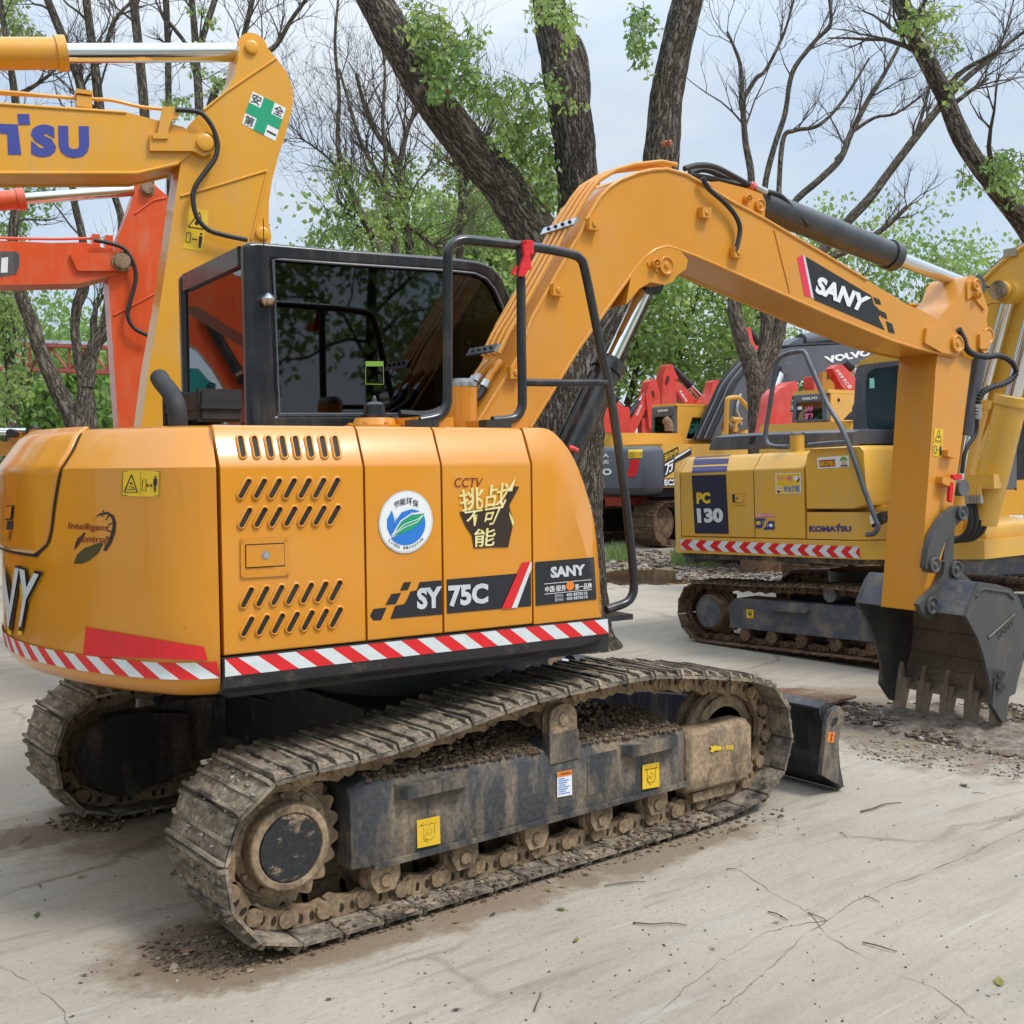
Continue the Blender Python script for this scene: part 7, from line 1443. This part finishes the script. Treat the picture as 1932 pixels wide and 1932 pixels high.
tree('thin grey tree at the far left edge above the amber machine', 15., [[(24, 1050, 32), (20, 808, 28), (24, 742, 22), (20, 696, 20), (11, 650, 18), (7, 600, 16), (-6, 480, 13), (-40, 350, 10)], [(22, 750, 14), (40, 730, 10), (58, 715, 7)]], 37, (6, 2), BARKF, [(8, 570, 26, 46, 330, .08, -.3, 2), (10, 640, 24, 34, 150, .08, -.3, 0), (26, 730, 26, 26, 170, .08, -.3, 2), (8, 770, 20, 20, 110, .08, -.3, 2), (36, 690, 14, 22, 60, .08, -.3, 0)], llen=(.5, 1.1))
tree('straight bare trunk right of the blue lettering, behind the golden boom', 16., [[(300, 1040, 24), (296, 700, 22), (284, 400, 20), (272, 205, 18), (262, 95, 17), (252, 0, 16), (246, -80, 13)]], 41, (9, 2), BARKF, None, tstart=.6, llen=(.5, 1.2))
tree('slender bare trunk left of the green cross plate', 16.5, [[(330, 1040, 20), (326, 600, 17), (318, 190, 12), (317, 92, 12), (313, 0, 12), (310, -60, 10)], [(317, 40, 8), (335, 62, 8), (352, 88, 7), (370, 150, 7)]], 43, (8, 2), BARKF, [(325, 190, 16, 14, 40, .07, 0, 0)], tstart=.6, llen=(.4, 1.1))
tree('leafy-stemmed bare tree forking just below the chrome rod', 16., [[(396, 1040, 24), (388, 600, 20), (376, 210, 16), (371, 130, 15), (369, 85, 14), (362, 0, 11), (356, -60, 9)], [(371, 110, 12), (380, 80, 11), (392, 40, 12), (405, 0, 11), (415, -50, 9)]], 47, (8, 2), BARKF, [(375, 20, 14, 10, 26, .07, -.2, 2), (400, 45, 10, 12, 26, .07, -.2, 3), (372, 85, 10, 8, 22, .07, -.2, 2), (372, 130, 12, 10, 26, .07, -.2, 0), (400, 150, 20, 26, 60, .07, -.2, 0), (345, 200, 22, 16, 70, .07, -.2, 0)], tstart=.6, llen=(.4, 1.0))
tree('bare tree leaning right, rising from behind the golden arm tip', 17., [[(350, 1030, 30), (360, 500, 24), (398, 196, 15), (436, 150, 13), (480, 115, 12), (521, 85, 10), (548, 40, 8), (580, -5, 7)], [(430, 160, 12), (452, 100, 11), (462, 60, 10), (476, 0, 10), (484, -50, 8)]], 53, (10, 2), BARKF, None, tstart=.5, llen=(.5, 1.2))
# trees behind the cab, leafy below and bare above
tree('slender tree with leafy stem at the left end of the cab roof', 18., [[(745, 1000, 30), (728, 600, 22), (712, 475, 17), (690, 420, 15), (675, 393, 14), (658, 350, 12), (648, 320, 11), (637, 269, 9), (640, 180, 7), (632, 80, 6), (640, -20, 4)], [(705, 440, 9), (670, 425, 8), (660, 400, 6)], [(650, 330, 7), (610, 290, 5), (570, 262, 3)]], 59, (16, 2), BARKF, [(660, 360, 26, 50, 285, .075, 0, 0), (640, 300, 14, 40, 60, .09, 0, 2), (640, 430, 40, 35, 390, .075, 0, 1), (600, 455, 24, 18, 105, .075, 0, 0), (690, 430, 40, 40, 390, .075, 0, 2)], tstart=.45, llen=(.7, 1.7))
tree('slender tree with two crossing stems above the middle of the cab roof', 18.5, [[(760, 1000, 26), (752, 600, 20), (746, 475, 16), (734, 418, 14), (726, 370, 13), (722, 345, 12), (700, 305, 9), (680, 265, 8), (660, 200, 6), (640, 130, 4)], [(724, 350, 10), (728, 300, 9), (722, 230, 7), (726, 130, 5), (712, 40, 4)]], 61, (16, 2), BARKF, [(730, 400, 40, 60, 570, .075, 0, 2), (720, 330, 24, 40, 130, .09, 0, 0)], tstart=.4, llen=(.7, 1.6))
tree('dark straight tree above the cab roof beside the handrail', 19., [[(800, 1000, 32), (790, 600, 22), (774, 475, 18), (766, 420, 16), (760, 370, 15), (751, 319, 14), (742, 290, 12), (717, 262, 10), (690, 205, 8), (672, 140, 6)], [(753, 325, 12), (760, 280, 11), (770, 240, 9), (786, 205, 7), (800, 160, 5)], [(766, 420, 8), (800, 450, 7), (830, 470, 6)]], 67, (16, 2), BARKF, [(780, 410, 40, 60, 570, .075, 0, 1), (770, 330, 30, 40, 240, .075, 0, 0)], tstart=.4, llen=(.7, 1.7))
tree('grey tree with a wide fork left of the leaning big limb', 20., [[(860, 1000, 28), (866, 600, 20), (868, 455, 15), (872, 390, 15), (873, 350, 16), (868, 328, 15), (853, 285, 10), (842, 240, 9), (838, 170, 7), (850, 100, 5)], [(872, 345, 11), (888, 310, 11), (905, 280, 9), (930, 240, 7)], [(872, 375, 8), (900, 345, 8), (925, 320, 6)]], 71, (12, 2), BARKF, [(870, 400, 50, 60, 630, .075, 0, 3), (910, 420, 40, 60, 600, .075, 0, 0), (850, 300, 40, 40, 330, .075, 0, 3)], tstart=.4, llen=(.7, 1.6))
# belt of leafy trees at the back: four crowns built once, then copied
def crown_tree(seed, h, w, cl, mix):
    R = random.Random(seed); root = thing('leafy_tree', (0, 0, 0), '', 'tree', 'leafy trees along the back'); b = MB(); tips = []
    stem = [V((0, 0, -.05)), V((R.uniform(-.2, .2), R.uniform(-.2, .2), h*.25)), V((R.uniform(-.4, .4), R.uniform(-.4, .4), h*.55)), V((R.uniform(-.5, .5), R.uniform(-.5, .5), h*.85))]
    P = catmull(stem, 5); b.tube(P, [.16*(1-.8*i/len(P)) for i in range(len(P))], BARKF, 8)
    b2 = MB()
    for i in range(15):
        k = R.randint(4, len(P)-1); a = R.uniform(0, 6.28); grow(b2, P[k], V((cos(a), sin(a), R.uniform(.1, .8))), w*R.uniform(.35, .6), .05*(1-.6*k/len(P)), 2, R, .2, 5, tips, .28)
    b.build('trunk', root, smooth=60, fixn=False); b2.build('branches', root, smooth=60, fixn=False)
    lb = MB()
    for _ in range(cl):
        c = R.choice(tips)+V((R.gauss(0, .18), R.gauss(0, .18), R.gauss(0, .15))); mm = LEAF[R.choices((0, 1, 2, 3), mix)[0]]; s0 = R.uniform(.20, .38)
        for _ in range(R.randint(9, 16)): leaf(lb, c+V((R.gauss(0, s0), R.gauss(0, s0), R.gauss(0, s0*.6))), R.uniform(.12, .20), mm, R, .5)
    lb.build('foliage', root, smooth=0, fixn=False); return root
protos = [crown_tree(101, 6.5, 4.8, 520, (4, 2, 3, 2)), crown_tree(102, 6.2, 4.6, 440, (3, 3, 2, 2)), crown_tree(103, 7.2, 4.2, 380, (2, 2, 2, 4)), crown_tree(104, 3.2, 3.6, 620, (3, 5, 1, 0))]
used = set()
def copy_tree(o, parent=None):
    c = o.copy(); COL.objects.link(c); c.parent = parent
    for ch in list(o.children): copy_tree(ch, c)
    return c
BELT = [(-90, 28, 3, 1.0, 0), (20, 27, 1, .80, 0), (110, 26, 0, .78, 0), (215, 27, 1, .78, 0), (60, 24, 3, 1.0, 0), (170, 23, 3, 1.05, 0), (280, 25, 3, 1.0, 0), (590, 30, 1, .98, 0), (670, 29, 0, 1.0, 0), (760, 31, 1, 1.1, 0), (850, 29, 2, 1.12, 0), (930, 30, 0, 1.2, 0), (1010, 32, 1, 1.3, 0), (1170, 36, 0, 1.25, 0), (1300, 37, 0, 1.3, 0), (1440, 37, 0, 1.2, 0), (1590, 37, 2, 1.15, 0), (1730, 38, 1, 1.2, 0), (1880, 39, 0, 1.2, 0), (1980, 38, 1, 1.2, 0), (400, 30, 1, .9, 0), (480, 31, 0, .95, 0)]
LBL = {0: 'leafy green tree in the back row', 1: 'darker green leafy tree in the back row', 2: 'olive sparse-leaved tree in the back row', 3: 'low dense green bush in the back row'}
R = random.Random(9)
for (x, dp, k, s, _) in BELT:
    w = at((x, 900), dp); o = protos[k] if k not in used else copy_tree(protos[k]); used.add(k)
    o.location = (w.x, w.y, 0); o.rotation_euler = (0, 0, R.uniform(0, 6.28)); o.scale = (s, s, s*R.uniform(.95, 1.08))
    o['label'] = LBL[k]+(', left of the golden arm' if x < 340 else ', above the cab roof' if x < 1050 else ', under the boom arch' if x < 1500 else ', right of the boom end'); o['group'] = o['label']
    if k == 3: o.name = 'bush'; o['category'] = 'bush'
# the row of trees on the near side of the yard, seen only as reflections in glass and paint
for (x, y, k, s_) in ((-12, -8, 0, 1.3), (-9, -13, 1, 1.25), (-4, -16, 2, 1.2), (1, -17, 0, 1.3), (6, -16, 1, 1.3), (-15, -2, 1, 1.2), (11, -14, 0, 1.2), (-7.5, 6.5, 1, 1.35), (-10, 4.5, 0, 1.3), (-6, 9.5, 0, 1.3), (-11.5, 1.5, 1, 1.3)):
    o = copy_tree(protos[k]); o.location = (x, y, 0); o.rotation_euler = (0, 0, x); o.scale = (s_,)*3; o['label'] = 'leafy tree mirrored faintly in the dark cab glass'; o['group'] = 'trees mirrored in the cab glass'; o.name = 'leafy_tree'; o['category'] = 'tree'
# ---------------------------------------------------------------- things on the ground
def clod(b, c, r, m, R, flat=.75):
    bm = CLOD[R.randrange(len(CLOD))]; q = Matrix.Rotation(R.uniform(0, 6.28), 3, V((R.gauss(0, 1), R.gauss(0, 1), R.gauss(0, 1))).normalized()); sx_, sy_, sz_ = R.uniform(.7, 1.3), R.uniform(.7, 1.3), flat*R.uniform(.7, 1.2)
    vs = []
    for v in bm[0]: w = q @ v; vs.append(c+V((w.x*sx_, w.y*sy_, w.z*sz_))*r)
    b.add(vs, bm[1], m)
CLOD = []
for i in range(9):
    bm = bmesh.new(); bmesh.ops.create_icosphere(bm, subdivisions=1, radius=1); R = random.Random(i); bm.verts.ensure_lookup_table()
    CLOD.append(([v.co*R.uniform(.38, 1.3) for v in bm.verts], [tuple(v.index for v in f.verts) for f in bm.faces])); bm.free()
R = random.Random(21)
STONE = [mat('grey stone', (.21, .19, .165), .9), mat('dark stone', (.10, .085, .068), .9), mat('pale stone', (.36, .335, .29), .9)]
CL = [mat('clod dark', (.095, .062, .038), .95), mat('clod brown', (.15, .102, .064), .95), mat('clod tan', (.27, .205, .14), .95)]
def pick(L_, w): return R.choices(L_, w)[0]
# crumbled soil lying on the near track frame
b = MB()
for s_, n_ in ((-1, 4600), (1, 250)):
    for _ in range(n_):
        x = R.uniform(-.80, .76); u = R.random()
        if -.02 < x < .17 and u > .55: continue
        y = s_*(.875-.15+.30*u); a = s_*y-.875
        z = (.503-(a+.05)*.18 if a < .135 else .475)-(x+.8)*.04+.036
        hump = .075*max(0, 1-abs((x+.38)/.34))+.07*max(0, 1-abs((x-.42)/.34))
        z += hump*(1-u)*R.random()
        if a > .125: z -= .008
        clod(b, V((x, y, z)), R.choice((.005, .006, .008, .010, .014)), pick(CL, (5, 4, 1)), R)
b.build('soil', None, kind='stuff', label='crumbled dry soil lying on the track frames of the near excavator', cat='soil', smooth=0, fixn=False)
# mud and rubble at the feet of the tracks
b = MB()
def scatter(P, rx, ry, n, sizes, mats, w, z=0.):
    for _ in range(n):
        a = R.uniform(0, 6.28); r = R.random()**.7; g = ground((P[0]+rx*r*cos(a), P[1]+ry*r*sin(a)), 0); s = R.choice(sizes); clod(b, g+V((0, 0, s*.35+z)), s, pick(mats, w), R, .6)
scatter((395, 1795), 125, 52, 620, (.002, .003, .004, .006, .010), CL, (4, 4, 1)); scatter((330, 1810), 40, 22, 40, (.006, .012, .018), CL, (3, 4, 2)); scatter((165, 1552), 80, 20, 400, (.003, .006, .009, .015), CL, (4, 4, 1)); scatter((470, 1800), 60, 30, 160, (.004, .007, .010), CL, (3, 4, 3))
for i in range(420):
    t = R.random(); x = 520+(1480-520)*t; y = 1812-(1812-1528)*t**.93+R.uniform(-6, 16); g = ground((x, y), 0); s = R.choice((.003, .004, .006, .008, .011)); clod(b, g+V((0, 0, s*.3)), s, pick(CL, (4, 4, 2)), R, .6)
for i in range(500):                                     # crumbs resting on the lower shoes
    x = R.uniform(-1.0, 1.05); y = -1.10+R.random()**1.6*.16; s = R.choice((.004, .006, .009, .012)); clod(b, V((x, y, .036+s*.3)), s, pick(CL, (4, 4, 2)), R, .7)
SP = resample(track_path(1.09, .262, .28, .335, TOPN, 1.13, .332, .024), 900)[0]
for _ in range(2600):
    i = R.randrange(900); (x, z), (x2, z2) = SP[i], SP[(i+1) % 900]
    tx, tz = x2-x, z2-z; l = hypot(tx, tz) or 1; nx, nz = -tz/l, tx/l
    if nx*x+nz*(z-.33) < 0: nx, nz = -nx, -nz
    if z < .12 and abs(x) < 1.1: continue
    s = R.choice((.003, .004, .005, .007, .010)); clod(b, V((x+nx*s*.2, R.uniform(-1.09, -.66), z+nz*s*.2)), s, pick(STONE+CL, (3, 1, 4, 1, 3, 6)), R, .7)
b.build('loose_soil', None, kind='stuff', label='dark loose soil crumbs around the feet of the near tracks', cat='soil', smooth=0, fixn=False)
# soft stain of trodden mud under the sprocket
MUDS = mat('trodden mud', (.19, .135, .088), .95, col2=(.28, .22, .16), nscale=9, npos=(.4, .65), bump=1., bscale=50)
def blot(name, P, z, m, seed, hgt=0., label=None):
    Rb = random.Random(seed); g = [ground(p, 0) for p in P]; c = sum(g, V((0, 0, 0)))/len(g); ring = catmull(g, 8, True); bb = MB(); rings = []
    for k_, s in enumerate((1, .86, .6, .3)):
        rings.append([c+(p-c)*s*(1+.16*noise.noise(p*3+V((seed, k_, 0)))+.09*noise.noise(p*13))+V((0, 0, (.001 if k_ == 0 else z)+hgt*(1-s*s)*(.6+.6*noise.noise(p*6)))) for p in ring])
    bb.loft(rings, m, cap=False); n = len(ring); bb.add(rings[-1], [tuple(range(n))], m); return bb
# gravel bank round the bucket
GRV = mat('gravelly earth', (.13, .10, .072), .95, col2=(.25, .21, .17), nscale=16, npos=(.42, .62), bump=1., bscale=60)
gp = [(1590, 1345), (1660, 1330), (1780, 1330), (1900, 1345), (2050, 1380), (2050, 1440), (1932, 1432), (1820, 1408), (1700, 1395), (1610, 1375)]
blot('bank', gp, .004, GRV, 5, .075).build('gravel_bank', None, kind='structure', smooth=60)
b = MB()
for _ in range(2000):
    x, y = R.uniform(1590, 1990), R.uniform(1328, 1432)
    if y > 1372+(x-1600)*.19 or y < 1322: continue
    g = ground((x, y), 0); s = R.choice((.008, .010, .013, .018, .026)); e = min(1, max(0, 1-abs(y-1372)/45)); clod(b, g+V((0, 0, .03*e+s*.2)), s, pick(STONE+CL, (2, 6, 1, 5, 4, 1)), R, .6)
for _ in range(350):
    x = R.uniform(1600, 1932); y = 1388+(x-1600)*.14+R.uniform(-4, 40); g = ground((x, y), 0); s = R.choice((.005, .008, .012)); clod(b, g+V((0, 0, s*.3)), s, pick(STONE+CL, (5, 2, 5, 1, 2, 2)), R, .6)
for _ in range(900):
    x, y = R.uniform(1280, 1480), R.uniform(1052, 1098); g = ground((x, y), 0); s = R.choice((.015, .02, .03, .045)); clod(b, g+V((0, 0, s*.3)), s, pick(STONE+CL, (5, 4, 1, 2, 2, 2)), R, .6)
for _ in range(300):
    x, y = R.uniform(1140, 1330), R.uniform(1040, 1075); g = ground((x, y), 0); s = R.choice((.02, .03, .04, .06)); clod(b, g+V((0, 0, s*.3)), s, pick(STONE+CL, (5, 4, 1, 2, 2, 2)), R, .5)
b.build('gravel', None, kind='stuff', label='grey and brown gravel around the bucket teeth and beyond the yard', cat='gravel', smooth=0, fixn=False)
# puddle, grass
PUD = mat('muddy water', (.075, .052, .03), .04, spec=.5); blot('p', [(1140, 1080), (1180, 1074), (1260, 1076), (1330, 1082), (1340, 1092), (1280, 1102), (1200, 1104), (1145, 1100)], .008, PUD, 6).build('puddle', None, kind='structure', smooth=0)
b = MB(); GR = [leafmat('grass green', (.11, .19, .04), (.16, .28, .05)), leafmat('grass pale', (.19, .25, .08), (.24, .32, .10))]
for (x0, x1, y0, y1, n) in ((1144, 1185, 1040, 1062, 420), (1268, 1350, 1045, 1072, 800), (1350, 1420, 1048, 1060, 160)):
    for _ in range(n):
        g = ground((R.uniform(x0, x1), R.uniform(y0, y1)), 0); h = R.uniform(.10, .26); a = R.uniform(0, 6.28); dx = V((cos(a), sin(a), 0)); le = V((R.gauss(0, .06), R.gauss(0, .06), 0)); b.add([g-dx*.008, g+dx*.008, g+le+V((0, 0, h))], [(0, 1, 2)], R.choice(GR))
b.build('grass', None, kind='stuff', label='short green grass tufts on the verge beyond the yellow machine', cat='grass', smooth=0, fixn=False)
# rusty steel sheet lying flat
b = MB(); q = [ground(p, .03) for p in px(9, (560, 138), (700, 140), (1005, 180), (860, 222), (600, 200))]; b.prism(q, V((0, 0, .018)), RUST); b.build('steel_sheet', None, bevel=.004, label='rusty flat steel sheet lying on the ground behind the dozer blade', cat='steel sheet', loc=tuple(ground(px(9, (780, 180))[0], 0)))
# fallen leaves and sticks, each one its own object
LG = leafmat('fallen green leaf', (.13, .19, .03), (.1, .15, .02)); LBR = mat('fallen brown leaf', (.26, .13, .075), .8, col2=(.17, .08, .045), nscale=30); LDK = mat('fallen dark leaf', (.06, .045, .035), .8); LYE = leafmat('fallen yellow leaf', (.34, .30, .06), (.2, .18, .03))
def fallen(p, s, m, kind, grp):
    g = ground(p, .004); bb = MB(); a = R.uniform(0, 6.28); u = V((cos(a), sin(a), 0)); w = V((-sin(a), cos(a), 0)); up = V((0, 0, 1)); pr = [(-1, 0), (-.6, .35), (-.1, .52), (.45, .36), (1, 0)]
    L_ = [g+u*s*x+w*s*y*.9+up*s*(.42*y*y+.12*R.random()+.1*x*x) for x, y in pr]; M_ = [g+u*s*x+up*s*.05*R.random() for x, y in pr[1:-1]]; Q_ = [g+u*s*x-w*s*y*.9+up*s*(.35*y*y+.2*R.random()) for x, y in pr[1:-1]]
    vs = L_+M_+Q_; bb.add(vs, [(0, 1, 5), (1, 2, 6, 5), (2, 3, 7, 6), (3, 4, 7), (0, 5, 8), (5, 6, 9, 8), (6, 7, 10, 9), (7, 4, 10)], m); bb.tube([g-u*s*1.5+up*s*.1, g-u*s], s*.03+.0005, m, 4)
    return bb.build('fallen_leaf', None, label=kind, cat='leaf', group=grp, loc=tuple(g), smooth=0, fixn=False)
fallen((351, 1797), .030, LBR, 'largest reddish brown fallen leaf, in the mud below the sprocket', None); fallen((325, 1806), .024, LBR, 'dull brown leaf beside the largest fallen leaf in the mud', None); fallen((268, 1785), .02, LBR, 'curled reddish leaf on concrete left of the mud patch', None)
fallen((70, 1726), .022, LG, 'green fallen leaf alone on the concrete at the lower left', None); fallen((1818, 1482), .03, LDK, 'dark curled leaf lying alone on the concrete right of the dozer blade', None); fallen((1885, 1853), .03, LYE, 'yellow green leaf in the lower right corner', None)
for p, s in (((774, 1752), .014), ((1088, 1773), .016), ((1058, 1716), .02), ((1035, 1680), .016), ((1060, 1673), .014)): fallen(p, s, R.choice((LG, LYE)), 'small green leaf on the concrete in front of the near track', 'small green leaves in front of the near track')
for p, s in (((153, 1655), .018), ((75, 1670), .013), ((260, 1838), .014), ((160, 1840), .012), ((1105, 1650), .016), ((930, 1725), .016), ((860, 1740), .014), ((1325, 1600), .016), ((640, 1770), .018), ((1345, 1790), .012), ((1465, 1740), .012), ((860, 1905), .014), ((620, 1885), .012)): fallen(p, s, R.choice((LBR, LDK)), 'small brown dried leaf scrap on the concrete foreground', 'dried leaf scraps on the concrete')
STK = mat('dry stick', (.075, .055, .04), .9, col2=(.13, .10, .075), nscale=20)
def stick(p0, p1, r, label, grp=None):
    a, c = ground(p0, r+.003), ground(p1, r+.003); j_ = (c-a).length*.035; m1 = a.lerp(c, .35)+V((R.gauss(0, j_), R.gauss(0, j_), .003)); m2 = a.lerp(c, .7)+V((R.gauss(0, j_), R.gauss(0, j_), .002)); bb = MB(); bb.tube(catmull([a, m1, m2, c], 4), [r*(1-.5*i/12) for i in range(13)], STK, 6); bb.build('stick', None, label=label, cat='stick', group=grp, loc=tuple(a))
stick((1140, 1671), (1218, 1663), 0.0027, 'longer forked-looking stick just right of the near track'); stick((1195, 1740), (1296, 1745), 0.0030, 'thin dark straight stick in the middle foreground'); stick((1624, 1531), (1700, 1514), 0.0042, 'brown stick on the concrete below the dozer blade'); stick((1008, 1907), (1021, 1870), 0.0024, 'short stick pointing toward the bottom edge'); stick((1449, 1720), (1485, 1735), 0.0030, 'stick left of the crack crossing in the right foreground'); stick((1628, 1778), (1692, 1795), 0.0030, 'curved stick lowest in the right foreground')
for a, c in (((1630, 1690), (1660, 1702)), ((1525, 1722), (1560, 1738)), ((1370, 1640), (1390, 1640)), ((1585, 1570), (1597, 1578)), ((1835, 1496), (1858, 1497)), ((40, 1590), (60, 1575)), ((240, 1616), (262, 1620))): stick(a, c, .0022, 'tiny dry twig scrap lying on the concrete', 'twig scraps on the concrete')
b = MB()
for _ in range(500):
    g = ground((R.uniform(-50, 1980), R.uniform(1450, 1932)), 0); s = R.choice((.0025, .0035, .005)); clod(b, g+V((0, 0, s*.4)), s, pick(STONE+CL, (2, 3, 1, 2, 2, 2)), R)
b.build('grit', None, kind='stuff', label='scattered grit and tiny stones over the concrete', cat='grit', smooth=0, fixn=False)

# cracks in the slab, opened a little and filled with dark dirt
CRK = mat('crack dirt', (.18, .15, .115), .95, col2=(.27, .235, .19), nscale=14)
R = random.Random(77)
for P_, w_ in (([(1290, 1960), (1420, 1852), (1510, 1772), (1562, 1736), (1640, 1690), (1760, 1640), (1900, 1578), (1980, 1545)], .006), ([(1395, 1640), (1470, 1690), (1530, 1733), (1600, 1790), (1680, 1828), (1770, 1872), (1870, 1940)], .005), ([(-20, 1815), (60, 1860), (110, 1900), (150, 1960)], .004), ([(1560, 1735), (1480, 1748), (1380, 1800), (1180, 1960)], .004)):
    C_ = catmull([ground(p, .002) for p in P_], 14); k_ = len(C_); bb = MB(); vs = []
    for i, p in enumerate(C_):
        t = (C_[min(i+1, k_-1)]-C_[max(i-1, 0)]).normalized(); n_ = V((-t.y, t.x, 0)); p = p+n_*(.022*noise.noise(p*5)+.012*noise.noise(p*19)); w = w_*.5*max(.10, .75+1.6*noise.noise(p*9+V((3, 0, 0)))); vs += [p-n_*w*.5, p+n_*w*.5]
    bb.add(vs, [(2*i, 2*i+1, 2*i+3, 2*i+2) for i in range(k_-1)], CRK); bb.build('crack', None, kind='structure', smooth=0)
